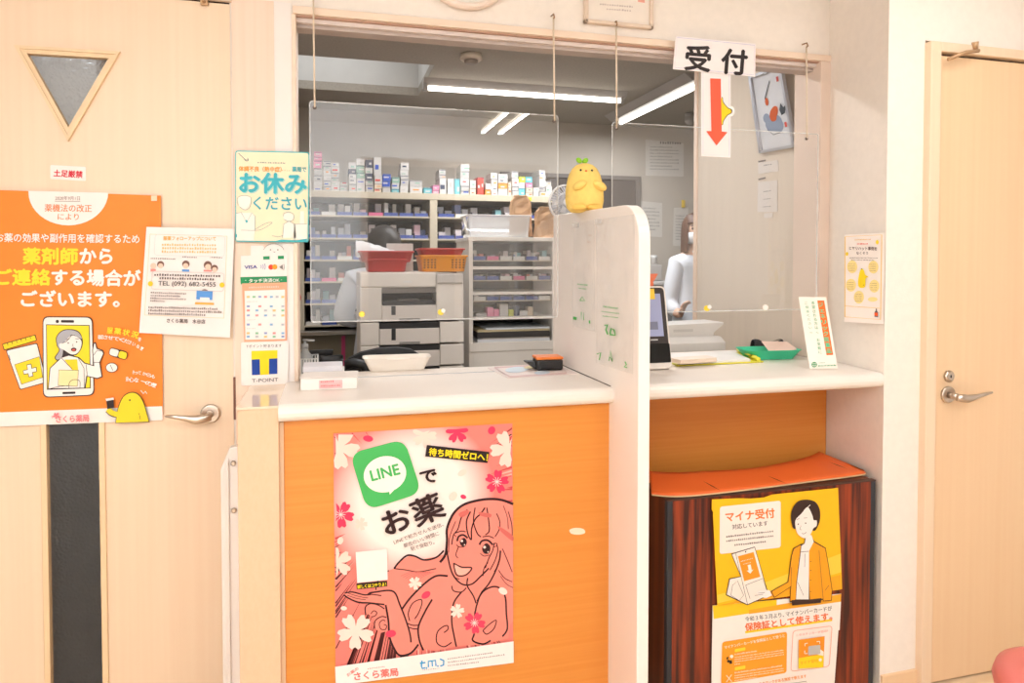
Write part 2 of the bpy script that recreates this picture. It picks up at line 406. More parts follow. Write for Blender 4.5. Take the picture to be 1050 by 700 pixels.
leaf.prism([(DR, -0.002, zb), (xm, -0.002, zb), (ti[1][0], -0.002, zt), (DR, -0.002, zt)], (0, 0.038, 0))
obj('door_leaf', leaf, m_door, door1)
m_frost = bpy.data.materials.new('frosted_glass'); m_frost.use_nodes = True
def _frost():
    nt = m_frost.node_tree; N = nt.nodes; L = nt.links; bs = N['Principled BSDF']
    bs.inputs['Base Color'].default_value = lin((205, 206, 208)); bs.inputs['Roughness'].default_value = 0.28; bs.inputs['Transmission Weight'].default_value = 0.92
    bs.inputs['IOR'].default_value = 1.3
    tc = N.new('ShaderNodeTexCoord'); nz = N.new('ShaderNodeTexVoronoi'); nz.inputs['Scale'].default_value = 150.0; nz.feature = 'SMOOTH_F1'
    bp = N.new('ShaderNodeBump'); bp.inputs['Strength'].default_value = 0.7; bp.inputs['Distance'].default_value = 0.003
    L.new(tc.outputs['Object'], nz.inputs['Vector']); L.new(nz.outputs[0], bp.inputs['Height']); L.new(bp.outputs[0], bs.inputs['Normal'])
_frost()
g = obj('door_pane', MB().prism([(x, 0.014, z) for x, z in tri_scale(1.02)], (0, 0.006, 0)), m_frost, door1); g['label'] = 'triangular frosted glass pane'
g = obj('door_pane', MB().box(SX0, SX1, 0.014, 0.020, SZ0, SZ1), m_frost, door1); g['label'] = 'tall narrow frosted glass strip'
m_bead = M('glazing_bead', (242, 209, 166), rough=0.45, var=0.05, scale=(40, 40, 3))
def bead(outer, inner, y0, y1):
    mb = MB()
    for i in range(3):
        j = (i + 1) % 3
        mb.prism([(outer[i][0], y0, outer[i][1]), (outer[j][0], y0, outer[j][1]), (inner[j][0], y0, inner[j][1]), (inner[i][0], y0, inner[i][1])], (0, y1 - y0, 0))
    return mb
obj('glazing_bead', bead(tri_scale(1.27), tri_scale(1.15), -0.012, -0.002), m_bead, door1)
obj('glazing_bead', bead(tri_scale(1.15), tri_scale(0.98), -0.008, 0.014), m_bead, door1)
for x0, x1 in ((SX0 - 0.012, SX0 + 0.003), (SX1 - 0.003, SX1 + 0.012)):
    obj('glazing_bead', MB().box(x0, x1, -0.008, 0.014, SZ0 - 0.01, SZ1 + 0.01, 0.002), m_bead, door1)
obj('door_gap', MB().box(-0.2615, -0.256, 0.004, 0.03, 0, 2.06), m_gap, door1)
obj('door_gap', MB().box(-1.08, -0.256, 0.004, 0.03, 2.056, 2.062), m_gap, door1)
obj('door_head', MB().box(-1.10, -0.256, -0.010, 0.1, 2.062, 2.076), m_pillar, door1)
obj('door_latch', MB().box(-0.262, -0.254, -0.006, 0.0, 0.90, 1.02, 0.001), M('brown_latch', (130, 84, 66), rough=0.5), door1)
def lever(door, cx, cz, y, dirx, L, label):
    h = obj('door_handle', MB().lathe([(0.0255, 0.0), (0.0265, -0.004), (0.0255, -0.008), (0.022, -0.009)], (cx, y, cz), 'Y', 28), m_metal, door)
    h['label'] = label
    obj('handle_neck', MB().lathe([(0.010, -0.006), (0.0095, -0.04)], (cx, y, cz), 'Y', 16), m_metal, h)
    pts = [(cx - dirx * 0.008, y - 0.042, cz - 0.002), (cx + dirx * 0.012, y - 0.046, cz - 0.004), (cx + dirx * 0.03, y - 0.048, cz - 0.006), (cx + dirx * L * 0.5, y - 0.05, cz + 0.0), (cx + dirx * L * 0.8, y - 0.05, cz + 0.006), (cx + dirx * L, y - 0.049, cz + 0.009)]
    obj('handle_lever', MB().tube(pts, [0.010, 0.0125, 0.0125, 0.008, 0.0055, 0.003], 12, flat=(0.75, 1.0)), m_metal, h)
    return h
lever(door1, -0.322, 0.921, -0.002, -1, 0.105, 'satin nickel lever handle pointing left')
st = thing('door_stopper', 'small brown catch at the top edge of the left door', 'door catch', (-0.32, -0.02, 2.05))
obj('plate', MB().box(-0.335, -0.315, -0.012, -0.002, 2.045, 2.064, 0.002), M('brass_beige', (196, 158, 120), rough=0.4, metal=0.4), st)
obj('hook', MB().box(-0.33, -0.322, -0.03, -0.010, 2.05, 2.057, 0.001), M('brass_beige', (196, 158, 120)), st)

# ---- right door
door2 = struct('door_2', MB().box(1.788, 1.828, -0.345, -0.20, 0, 2.022, 0.003), m_door)      # frame upright
obj('door_head', MB().box(1.828, 2.70, -0.345, -0.20, 1.992, 2.022, 0.003), m_door, door2)
obj('door_frame', MB().box(2.66, 2.70, -0.345, -0.20, 0, 1.992, 0.003), m_door, door2)
obj('door_leaf', MB().box(1.832, 2.657, -0.330, -0.292, 0.006, 1.984, 0.001), m_door2, door2)
obj('door_gap', MB().box(1.828, 2.66, -0.318, -0.30, 0, 1.9915), m_gap, door2)
lever(door2, 1.885, 0.925, -0.330, 1, 0.125, 'satin nickel lever handle pointing right')
lk = obj('door_lock', MB().lathe([(0.0185, 0.0), (0.0185, -0.006), (0.013, -0.010), (0.008, -0.010)], (1.889, -0.330, 0.983), 'Y', 24), m_metal, door2)
obj('keyhole', MB().box(1.8875, 1.8905, -0.3415, -0.3395, 0.979, 0.988), M('black_plastic', (28, 26, 26), rough=0.4), lk)
m_brass = M('brass_beige', (196, 158, 120))
st = thing('door_stopper', 'beige folding hook stop at the top edge of the right door', 'door catch', (1.93, -0.35, 2.0))
p0 = UY(1000, 49, -0.35); p1 = UY(972, 61, -0.352)
obj('arm', MB().tube([p0 + Vector((0, -0.012, -0.012)), (p0 + p1) / 2 + Vector((0, -0.014, 0)), p1], [0.006, 0.006, 0.005], 8), m_brass, st)
obj('knob', MB().tube([UY(1000, 51, -0.345), UY(1000, 43, -0.35)], [0.008, 0.010], 10), m_brass, st)

# ---- counter front, worktops and post
post = thing('counter_end_post', 'pale wood post closing the left end of the counter', 'post', (-0.168, -0.16, 0))
obj('post_body', MB().box(-0.214, -0.120, -0.32, -0.006, 0, 0.990, 0.002), m_post, post)
obj('post_cap', MB().box(-0.216, -0.1205, -0.322, -0.006, 0.990, 0.996, 0.001), M('glossy_cap', (240, 214, 186), rough=0.08, var=0.03), post)
obj('edge_strip', MB().box(-0.120, -0.1102, -0.305, -0.29, 0, 0.952), m_post, post)
ct = thing('reception_counter', 'orange woodgrain counter front below the cream worktop', 'counter', (0.75, -0.15, 0))
obj('front_panel', MB().box(-0.110, 0.748, -0.300, -0.006, 0, 0.952), m_orange, ct)
p = obj('recessed_panel', MB().box(0.780, 1.70, -0.012, -0.001, 0, 0.952), m_orange, ct)
chip = obj('chipped_patch', MB().polys([[UY(*q, -0.3008) for q in smooth([(584, 543), (590, 541), (598, 542), (600, 546), (594, 548), (586, 547)], 3, True)]]), ink((246, 224, 196)), ct)
def slab(x0, x1, ya, yb, cut=None):
    mb = MB(); R = 0.020; prof = []
    for k in range(9):
        a = math.pi / 2 + math.pi * k / 8; prof.append((ya + R + R * math.cos(a) * 1.0, 0.978 + 0.022 * math.sin(a)))
    prof = [(yb, 1.0)] + prof + [(yb, 0.956)]
    mb.prism([(x0, y, z) for y, z in prof], (x1 - x0, 0, 0)); return mb
wt = thing('worktop', 'long cream worktop on the left of the divider board', 'worktop', (0.3, -0.1, 0.956))
obj('slab', slab(-0.120, 0.7475, -0.335, 0.135), m_slab, wt)
obj('seam_strip', MB().box(-0.085, 0.56, 0.02, 0.028, 1.0, 1.0012), M('grey_seam', (190, 186, 186), rough=0.4), wt)
wt2 = thing('worktop', 'short cream worktop on the right of the divider board', 'worktop', (1.2, -0.1, 0.956))
mb = slab(0.7805, 1.650, -0.325, 0.0)
for v in mb.bm.verts:
    if v.co.x > 1.6: v.co.x += max(0.0, v.co.y + 0.32) * 0.05 / 0.32
mb.box(0.7805, 1.662, 0.0, 0.30, 0.956, 1.0)
obj('slab', mb, m_slab, wt2)
# divider board with rounded corner: side outline in Y,Z
bd = thing('divider_board', 'tall cream divider board with a rounded top corner', 'divider', (0.764, -0.15, 0))
out = [(0.19, 0.40), (0.19, 1.505), (-0.385, 1.492)]
for k in range(1, 9):
    a = math.pi / 2 + (math.pi / 2) * k / 8; out.append((-0.39 + 0.093 * math.cos(a), 1.399 + 0.093 * math.sin(a)))
out += [(-0.483, 0.0), (0.13, 0.0), (0.13, 0.40)]
obj('board', MB().prism([(0.748, y, z) for y, z in out], (0.032, 0, 0), 0.0015, 1), m_board, bd)
obj('joint_line', MB().box(0.7468, 0.748, -0.31, 0.13, 1.0, 1.002), m_gap, bd)
# white narrow panel standing behind the post
wp = thing('safety_guard', 'narrow white guard panel with clipped corner beside the counter post', 'panel', (-0.235, -0.1, 0))
q = [(-0.278, 0.0), (-0.278, 0.80), (-0.256, 0.855), (-0.217, 0.862), (-0.217, 0.0)]
obj('panel', MB().prism([(x, -0.14, z) for x, z in q], (0, 0.03, 0), 0.003), M('white_plastic', (246, 236, 228), rough=0.35, var=0.03), wp)
obj('edge_rail', MB().prism([(-0.270, -0.147, 0.0), (-0.270, -0.147, 0.795), (-0.257, -0.147, 0.83), (-0.257, -0.147, 0.0)], (0, 0.009, 0), 0.002), M('white_plastic', (246, 236, 228)), wp)
for z in (0.815, 0.69):
    obj('screw', MB().lathe([(0.007, 0.0), (0.007, -0.004), (0.004, -0.008)], (-0.246, -0.140, z), 'Y', 12), m_metal, wp)
# ---- corridor behind the left door; dark mat and cabinet added to darken the strip
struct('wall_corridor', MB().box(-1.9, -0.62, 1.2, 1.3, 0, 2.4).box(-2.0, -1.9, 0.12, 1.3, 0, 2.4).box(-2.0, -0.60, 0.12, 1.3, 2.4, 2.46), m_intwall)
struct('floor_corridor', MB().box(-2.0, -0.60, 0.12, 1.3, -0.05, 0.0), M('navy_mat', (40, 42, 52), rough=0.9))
cc = thing('added_corridor_cabinet', 'unseen dark cabinet added behind the frosted strip of the left door', 'cabinet', (-0.9, 0.8, 0))
obj('body', MB().box(-1.7, -0.64, 0.45, 0.95, 0, 1.15, 0.004), M('dark_cabinet', (52, 52, 60), rough=0.6), cc)
# ---- pharmacy room
IX0, IX1, IY1, IZ = -0.60, 3.4, 2.85, 2.40
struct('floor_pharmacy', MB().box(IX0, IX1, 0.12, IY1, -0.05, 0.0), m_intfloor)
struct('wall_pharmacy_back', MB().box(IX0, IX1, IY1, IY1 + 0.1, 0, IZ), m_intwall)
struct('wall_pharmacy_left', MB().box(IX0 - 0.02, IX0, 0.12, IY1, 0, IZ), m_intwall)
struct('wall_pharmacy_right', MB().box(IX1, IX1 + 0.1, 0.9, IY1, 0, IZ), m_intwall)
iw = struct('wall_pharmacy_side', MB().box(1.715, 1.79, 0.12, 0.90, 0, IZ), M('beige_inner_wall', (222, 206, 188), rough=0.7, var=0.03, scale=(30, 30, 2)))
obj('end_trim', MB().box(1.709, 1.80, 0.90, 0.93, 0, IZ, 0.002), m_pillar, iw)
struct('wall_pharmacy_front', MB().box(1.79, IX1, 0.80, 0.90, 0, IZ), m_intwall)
RA, RB, RC, RD = -0.60, 0.553, 1.62, 2.31      # ceiling recess x0,x1,y0,y1
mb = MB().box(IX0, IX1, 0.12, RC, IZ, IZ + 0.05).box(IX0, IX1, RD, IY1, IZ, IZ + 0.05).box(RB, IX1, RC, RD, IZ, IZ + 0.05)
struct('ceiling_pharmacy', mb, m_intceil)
rc = struct('ceiling_recess', MB().box(RA, RB + 0.02, RC - 0.02, RD + 0.02, IZ + 0.36, IZ + 0.38), M('recess_white', (214, 212, 208), rough=0.8))
obj('recess_side', MB().box(RA, RB, RD, RD + 0.02, IZ + 0.05, IZ + 0.36).box(RB, RB + 0.02, RC, RD, IZ + 0.05, IZ + 0.36).box(RA, RB, RC - 0.02, RC, IZ + 0.05, IZ + 0.36), M('recess_white', (214, 212, 208)), rc)
area('recess_fill_light', (0.0, 1.95, IZ + 0.34), 0.7, 0.4, 3.6, (0.95, 0.98, 1.0))  # unseen fill added to brighten the recess faces
a = UY(566, 178, IY1 - 0.01); c = UY(651, 178, IY1 - 0.01)
d3 = struct('door_3', MB().box(a.x - 0.4, c.x, IY1 - 0.02, IY1 - 0.006, 0, a.z - 0.03), M('dark_doorway', (92, 82, 76), rough=0.6))  # dark panel painted as the unlit inside of the doorway
obj('door_frame', MB().box(a.x - 0.4, c.x + 0.045, IY1 - 0.03, IY1 - 0.002, a.z - 0.03, a.z).box(c.x, c.x + 0.045, IY1 - 0.03, IY1 - 0.002, 0, a.z - 0.03), M('dark_door_frame', (120, 112, 106), rough=0.5), d3)

# ================================================================== things in the lobby
m_black = M('black_plastic', (28, 26, 26), rough=0.4)
m_white = M('white_plastic', (246, 236, 228))
m_acr = glassy('acrylic', haze=0.03)  # diffuse haze adds reflection-like whitening over the room behind
m_cord = M('cream_cord', (236, 214, 188), rough=0.7, var=0.1, scale=(300, 300, 300))
def acrylic(x0, x1, z0, z1, holes, hooks, label):
    t = thing('acrylic_screen', label, 'screen', ((x0 + x1) / 2, -0.028, z0))
    mb = MB(); q = rquad([(x0, z0), (x1, z0), (x1, z1), (x0, z1)], 0.015)
    mb.prism([(x, -0.030, z) for x, z in q], (0, 0.003, 0)); obj('sheet', mb, m_acr, t)
    obj('polished_edge', MB().tube([Vector((x, -0.0285, z)) for x, z in q], 0.0016, 5, True), film('acrylic_edge', 0.4, (1.0, 0.99, 0.97), 0.03), t)
    for x in holes:
        obj('grommet', MB().lathe([(0.0055, 0.0), (0.0055, -0.003), (0.003, -0.004)], (x, -0.031, z1 - 0.018), 'Y', 14), M('grommet_grey', (110, 96, 88), rough=0.4), t)
    for x, xh, zh in zip(holes, [h[0] for h in hooks], [h[1] for h in hooks]):
        obj('cord', MB().tube([(x, -0.034, z1 - 0.018), ((x + xh) / 2, -0.030, (z1 + zh) / 2), (xh, -0.026, zh)], 0.0028, 6), m_cord, t)
        hk = obj('hook', MB().tube([(xh, -0.004, zh + 0.012), (xh, -0.028, zh + 0.010), (xh, -0.034, zh - 0.002), (xh, -0.026, zh - 0.004)], 0.0025, 6), M('brass_hook', (170, 130, 90), rough=0.35, metal=0.8), t)
    return t
a1 = acrylic(-0.050, 0.689, 1.172, 1.797, (-0.036, 0.676), ((-0.038, 2.10), (0.675, 2.098)), 'clear acrylic screen hanging on cords at the left of the window')
a2 = acrylic(0.871, 1.640, 1.180, 1.786, (0.884, 1.590), ((0.884, 2.095), (1.590, 2.085)), 'clear acrylic screen hanging on cords at the right of the window')
def sticker(name, px, py, rgb, label, kind):
    P = lambda x, y: UY(x, y, -0.0305); n = (0, -1, 0)
    s = sheet(name, circ(px, py, 3.2, 3.0, n=14), P, n, rgb, label, 'sticker')
    A = Art(s, P, n)
    if kind: A.add('print', (250, 246, 236), [circ(px + 2.5, py - 1.5, 2.2, 2.2, n=10)])
    else: A.add('print', (252, 244, 234) if rgb[2] > 150 else (255, 232, 90), [flower(px, py, 2.6, -90, 1.0)])
sticker('sticker', 371, 322, (240, 196, 60), 'small yellow star sticker low on the left acrylic screen above the chair', 0)
sticker('sticker', 452, 320, (240, 205, 70), 'small yellow and white sticker on the left acrylic screen before the copier', 1)
sticker('sticker', 725, 316, (240, 205, 60), 'small yellow and white sticker on the right acrylic screen', 1)
sticker('sticker', 785, 315, (246, 232, 214), 'small white heart sticker on the right acrylic screen', 0)

# clock and certificate above the window
ck = thing('wall_clock', 'round pink-cream wall clock cut off at the top of the photo', 'clock', (0.40, -0.02, 2.2))
obj('rim', MB().lathe([(0.144, 0.0), (0.150, -0.012), (0.148, -0.026), (0.138, -0.032), (0.132, -0.026), (0.128, -0.018)], (0.402, -0.001, 2.249), 'Y', 48), M('clock_rim', (250, 228, 212), rough=0.35), ck)
obj('dial', MB().lathe([(0.130, 0.0), (0.130, -0.003)], (0.402, -0.018, 2.249), 'Y', 40), paint((248, 238, 226)), ck)
obj('hand', MB().box(0.399, 0.405, -0.027, -0.025, 2.23, 2.31), m_black, ck)
obj('hand', MB().box(0.399, 0.405, -0.029, -0.027, 2.23, 2.29, mat=Matrix.Translation((0.402, 0, 2.232)) @ Matrix.Rotation(1.2, 4, 'Y') @ Matrix.Translation((-0.402, 0, -2.232))), m_black, ck)
cf = thing('framed_certificate', 'framed certificate with pale wood frame above the window', 'frame', (0.90, -0.01, 2.098))
fx0, fx1, fz0, fz1 = 0.782, 1.018, 2.096, 2.42
m_cf = M('certificate_frame', (232, 208, 186), rough=0.3, var=0.06, scale=(30, 30, 5))
for bx in ((fx0, fx0 + 0.012, fz0, fz1), (fx1 - 0.012, fx1, fz0, fz1), (fx0, fx1, fz0, fz0 + 0.012), (fx0, fx1, fz1 - 0.012, fz1)):
    obj('frame_bar', MB().box(bx[0], bx[1], -0.020, -0.001, bx[2], bx[3], 0.003), m_cf, cf)
pp = obj('paper', MB().box(fx0 + 0.01, fx1 - 0.01, -0.010, -0.004, fz0 + 0.01, fz1 - 0.01), ink((246, 232, 218)), cf)
Pc = lambda x, y: UY(x, y, -0.0102)
A = Art(pp, Pc, (0, -1, 0)); A.add('lettering', (200, 180, 170), greek(615, 5, 650, 8, 2.5, 14, 1) + greek(622, 10, 648, 12, 2.5, 10, 2)); A.add('seal', (240, 170, 150), [[(654, -2), (661, -1), (661, 3), (654, 2)]])

# plush chick on the board
ch = thing('plush_chick', 'yellow plush chick sitting on top of the divider board', 'plush toy', (0.764, -0.07, 1.50))
m_pl = M('yellow_plush', (255, 216, 122), rough=0.95, var=0.08, scale=(60, 60, 60), bump=0.6, bscale=260, spec=0.1)
cx, cy, cz = 0.760, -0.075, 1.496
mb = MB().lathe([(0.010, -0.002), (0.044, 0.0), (0.056, 0.012), (0.0605, 0.036), (0.0595, 0.066), (0.055, 0.094), (0.0485, 0.116), (0.039, 0.133), (0.026, 0.144), (0.012, 0.149), (0.002, 0.150)], (cx, cy, cz), 'Z', 28, 1.0, 0.82)
obj('body', mb, m_pl, ch)
for s in (-1, 1):
    rot = Matrix.Rotation(s * 0.5, 3, 'Y')
    obj('wing', MB().ball((cx + s * 0.032, cy - 0.043, cz + 0.078), 0.024, 0.018, 0.013, rot=rot), m_pl, ch)
    obj('foot', MB().ball((cx + s * 0.024 - 0.012, cy - 0.05, cz + 0.011), 0.022, 0.024, 0.011), M('plush_orange', (254, 206, 104), rough=0.95, bump=0.5, bscale=260), ch)
    obj('eye', MB().ball((cx - 0.008 + s * 0.018, cy - 0.0355, cz + 0.124), 0.0034, 0.003, 0.0034, 8, 6), m_black, ch)
    obj('sprig', MB().ball((cx - 0.008 + s * 0.010, cy, cz + 0.158), 0.011, 0.005, 0.008, 10, 8, Matrix.Rotation(-s * 0.6, 3, 'Y')), M('sprig_green', (150, 205, 50), rough=0.8), ch)
obj('beak', MB().ball((cx - 0.009, cy - 0.036, cz + 0.122), 0.0042, 0.005, 0.0028, 8, 6), paint((240, 120, 60)), ch)

# plastic bags taped to the board
m_bag = film('clear_bag', 0.12, (0.99, 0.98, 0.96), 0.05, 0.3)
def pbag(name, quad, label, n):
    t = thing(name, label, 'bag', UX(*quad[3], 0.746), 'plastic bags on the divider board')
    P = lambda x, y: UX(x, y, 0.7455)
    a, b_, c, d = [P(*p) for p in quad]
    rr = random.Random(n); ph = [rr.uniform(0, 6) for _ in range(4)]
    def fn(u, v):
        p = a.lerp(b_, u).lerp(d.lerp(c, u), v)
        wv = 0.0013 * (math.sin(9 * u + 5 * v + ph[0]) + math.sin(17 * u - 11 * v + ph[1]) + 0.6 * math.sin(4 * u + 23 * v + ph[2]))
        return p + Vector((-0.004 + wv, 0, 0)) * (1.0 if 0 < u < 1 and 0 < v < 1 else 0.3)
    obj('film', MB().grid(fn, 22, 34), m_bag, t)
    obj('tape', MB().prism([P(*quad[0]) + Vector((-0.005, 0, 0)), P(quad[0][0] + 7, quad[0][1] - 1) + Vector((-0.005, 0, 0)), P(quad[0][0] + 7, quad[0][1] + 4) + Vector((-0.005, 0, 0)), P(quad[0][0], quad[0][1] + 5) + Vector((-0.005, 0, 0))], (-0.0006, 0, 0)), film('clear_tape', 0.2), t)
    return t, Art(t, lambda x, y: UX(x, y, 0.7455), (-1, 0, 0), 0.0079)
zb_ = zf(550, 150, 2.594)
bg1, A1 = pbag('plastic_bag', [zb_(100, 205), zb_(155, 195), zb_(158, 492), zb_(97, 480)], 'smaller clear plastic bag with green print at the back of the divider', 1)
bg2, A2 = pbag('plastic_bag', [zb_(160, 195), zb_(262, 180), zb_(258, 606), zb_(160, 575)], 'larger clear plastic bag with green print at the front of the divider', 2)
GR = (90, 180, 90)
def ZQ(pts): return [zb_(*p) for p in pts]
def bagprint(A, pts):
    A.add('lettering', GR, [f for g in pts for f in g]); 
bagprint(A1, [greek(*zb_(116, 368), *zb_(143, 371), 2.2, 9, 3), greek(*zb_(118, 378), *zb_(140, 381), 1.6, 9, 4), stroke(ZQ([(122, 410), (128, 400), (135, 410), (122, 410)]), 0.9), stroke(ZQ([(126, 440), (126, 460), (132, 442), (132, 462)]), 0.9), [[zb_(104, 452), zb_(114, 454), zb_(113, 462), zb_(104, 460)]], [[zb_(146, 462), zb_(150, 463), zb_(150, 472), zb_(146, 470)]]])
bagprint(A2, [greek(*zb_(185, 428), *zb_(225, 433), 2.6, 12, 5), greek(*zb_(180, 440), *zb_(228, 446), 1.4, 16, 6), greek(*zb_(183, 452), *zb_(226, 457), 1.4, 15, 7),
              stroke([zb_(188, 476), zb_(196, 474), zb_(192, 488), zb_(197, 500)], 1.6), stroke([zb_(203, 498), zb_(206, 484), zb_(214, 488), zb_(217, 502), zb_(202, 500)], 1.6), stroke(ZQ([(200, 570), (204, 542), (209, 572), (202, 560)]), 1.0), stroke([zb_(168, 552), zb_(178, 548), zb_(174, 568)], 1.2), stroke([zb_(243, 572), zb_(247, 580), zb_(241, 586), zb_(249, 588)], 1.2)])
A2.add('tape_marks', (216, 190, 170), greek(*zb_(152, 238), *zb_(164, 238), 2, 3, 8) + greek(*zb_(152, 256), *zb_(164, 256), 2, 3, 9))

# items on the left worktop
bx = thing('paper_box', 'low white box with pink note at the left end of the worktop', 'box', (0.0, -0.12, 1.0))
P0 = UZ(308, 400.5, 1.0); P1 = UZ(366, 398.5, 1.0)
rz = math.atan2(P1.y - P0.y, P1.x - P0.x); Lb = (P1 - P0).length
Rm = Matrix.Translation(P0) @ Matrix.Rotation(rz, 4, 'Z')
obj('box_body', MB().box(0, Lb, 0, 0.10, 0.0, 0.031, 0.0015, 1, Rm), paint((250, 240, 230)), bx)
obj('box_lid', MB().box(-0.001, Lb + 0.001, -0.001, 0.101, 0.0315, 0.034, 0.001, 1, Rm), paint((246, 234, 224)), bx)
nt_ = obj('pink_note', MB().box(Lb * 0.33, Lb * 0.74, -0.0012, 0.0, 0.004, 0.026, 0, 1, Rm), ink((248, 190, 186)), bx)
mbn = MB(); fl = []
for g_ in greek(Lb * 0.36, -0.020, Lb * 0.60, -0.020, 0.007, 7, 11) + greek(Lb * 0.36, -0.009, Lb * 0.71, -0.009, 0.006, 13, 12):
    fl.append([Rm @ Vector((p[0], -0.0016, -p[1])) for p in g_])
obj('lettering', mbn.polys(fl), ink((226, 120, 120)), nt_)
ps = thing('paper_stack', 'stack of white slips behind the low white box', 'paper stack', (0.0, -0.02, 1.0))
P0b = UZ(308, 392, 1.0) + Vector((0.0, 0.06, 0)); Rp = Matrix.Translation((P0.x + 0.004, P0.y + 0.115, 1.0)) @ Matrix.Rotation(rz, 4, 'Z')
for k, (dx, w_, h) in enumerate(((0.0, 0.112, 0.0), (0.003, 0.108, 0.016), (-0.002, 0.110, 0.031))):
    obj('bundle', MB().box(dx, dx + w_, 0.0, 0.10, h, h + 0.0145, 0.001, 1, Rp @ Matrix.Rotation(0.03 * k, 4, 'Z')), paint([(246, 236, 226), (236, 226, 220), (232, 226, 228)][k]), ps)
ty = thing('white_tray', 'shallow white plastic tray near the back edge of the worktop', 'tray', (0.25, 0.05, 1.0))
tc = UZ(408, 380, 1.0) + Vector((0, 0.035, 0))
def tray(t, name, c, lx, ly, h, mat, flare=1.22, wall=0.9, rr=0.25, rz=0.0):
    mb = MB(); bm = mb.bm; rings = []
    for s, z in ((0.97 / flare, 0.0), (1.0 / flare, 0.004), (0.985, h * 0.94), (1.02, h), (0.985, h * 0.97), (0.94 / flare, 0.006)):
        q = rquad([(-lx * s, -ly * s), (lx * s, -ly * s), (lx * s, ly * s), (-lx * s, ly * s)], rr, 5)
        M_ = Matrix.Rotation(rz, 3, 'Z')
        rings.append([bm.verts.new(Vector(c) + M_ @ Vector((x, y, z))) for x, y in q])
    n = len(rings[0])
    for i in range(len(rings) - 1):
        for k in range(n):
            f = bm.faces.new((rings[i][k], rings[i][(k + 1) % n], rings[i + 1][(k + 1) % n], rings[i + 1][k])); f.smooth = True
    bm.faces.new(list(reversed(rings[0]))); bm.faces.new(rings[-1])
    return obj(name, mb, mat, t)
tray(ty, 'tray_shell', (tc.x, tc.y, 1.0), 0.106, 0.045, 0.042, M('tray_white', (250, 238, 224), rough=0.35), 1.22, rz=-0.05)
obj('handle_lip', MB().box(tc.x - 0.035, tc.x + 0.035, tc.y - 0.050, tc.y - 0.042, 1.035, 1.041, 0.002), M('tray_white', (250, 238, 224)), ty)
mt = thing('counter_mat', 'printed pale leaflet mat lying under the card terminal', 'mat', (0.62, -0.0, 1.0))
mq = [UZ(*p, 1.0015) for p in ((500, 377), (584, 371), (592, 383), (521, 387.5))]
mq[1].x = min(mq[1].x, 0.735); mq[2].x = min(mq[2].x, 0.742)
ms = obj('mat_sheet', MB().prism([Vector((p.x, p.y, 1.0002)) for p in mq], (0, 0, 0.0016)), ink((232, 214, 206)), mt)
A = Art(ms, lambda x, y: UZ(x, y, 1.0020), (0, 0, 1))
A.add('print', (214, 178, 172), stroke([(507, 376.8), (574, 373.3), (581, 382.5), (523, 386.2)], 1.6, True))
A.add('print', (206, 214, 220), [circ(530, 379, 12, 3, -4), circ(556, 382, 8, 2, -4)]); A.add('print', (226, 204, 150), [circ(545, 376.5, 8, 1.6, -4)])
cd = thing('card_terminal', 'black card terminal with an orange lid on the counter', 'card terminal', (0.66, 0.02, 1.002))
c0 = UZ(565, 380, 1.002) + Vector((0, 0.035, 0)); Rc = Matrix.Translation((c0.x, c0.y, 1.002)) @ Matrix.Rotation(-0.08, 4, 'Z')
obj('body', MB().box(-0.043, 0.043, -0.035, 0.035, 0.0, 0.036, 0.008, 3, Rc), m_black, cd)
obj('lid', MB().box(-0.044, 0.044, -0.034, 0.036, 0.034, 0.043, 0.004, 2, Rc), M('terminal_orange', (244, 130, 50), rough=0.4), cd)
obj('paper_tongue', MB().prism([Rc @ Vector(p) for p in ((-0.043, -0.018, 0.004), (-0.068, -0.012, 0.022), (-0.070, -0.012, 0.027), (-0.043, -0.018, 0.028))], (0, 0.04, 0), 0.001, 1), m_black, cd)

# items on the right worktop
kk = thing('tablet_kiosk', 'upright white card-reader kiosk with a tilted screen beside the divider', 'kiosk', (0.88, -0.05, 1.0))
K0 = UZ(690, 379, 1.0); KY = K0.y
Rk = Matrix.Translation((K0.x - 0.10, KY, 1.0)) @ Matrix.Rotation(math.radians(-12), 4, 'X')
m_kw = M('kiosk_white', (246, 234, 222), rough=0.3)
q = rquad([(-0.09, 0.004), (0.10, 0.004), (0.10, 0.272), (-0.09, 0.272)], 0.10)
obj('shell', MB().prism([Rk @ Vector((x, 0.0, z)) for x, z in q], Rk.to_3x3() @ Vector((0, 0.022, 0)), 0.004), m_kw, kk)
q = rquad([(-0.084, 0.026), (0.093, 0.026), (0.093, 0.266), (-0.084, 0.266)], 0.08)
obj('bezel', MB().prism([Rk @ Vector((x, -0.0015, z)) for x, z in q], Rk.to_3x3() @ Vector((0, 0.0015, 0))), M('kiosk_bezel', (62, 54, 52), rough=0.25), kk)
obj('card_slot', MB().prism([Rk @ Vector((x, -0.003, z)) for x, z in rquad([(-0.08, 0.024), (0.095, 0.024), (0.095, 0.085), (-0.08, 0.085)], 0.08)], Rk.to_3x3() @ Vector((0, 0.0015, 0))), M('kiosk_black', (14, 13, 13), rough=0.12), kk)
obj('screen', MB().prism([Rk @ Vector((x, -0.0032, z)) for x, z in ((-0.07, 0.108), (0.078, 0.108), (0.078, 0.246), (-0.07, 0.246))], Rk.to_3x3() @ Vector((0, 0.0015, 0))), M('lit_screen', (150, 152, 180), rough=0.2, emit=0.35), kk)
obj('screen_button', MB().prism([Rk @ Vector((x, -0.0040, z)) for x, z in ((0.03, 0.130), (0.06, 0.130), (0.06, 0.155), (0.03, 0.155))], Rk.to_3x3() @ Vector((0, 0.0008, 0))), paint((120, 120, 140)), kk)
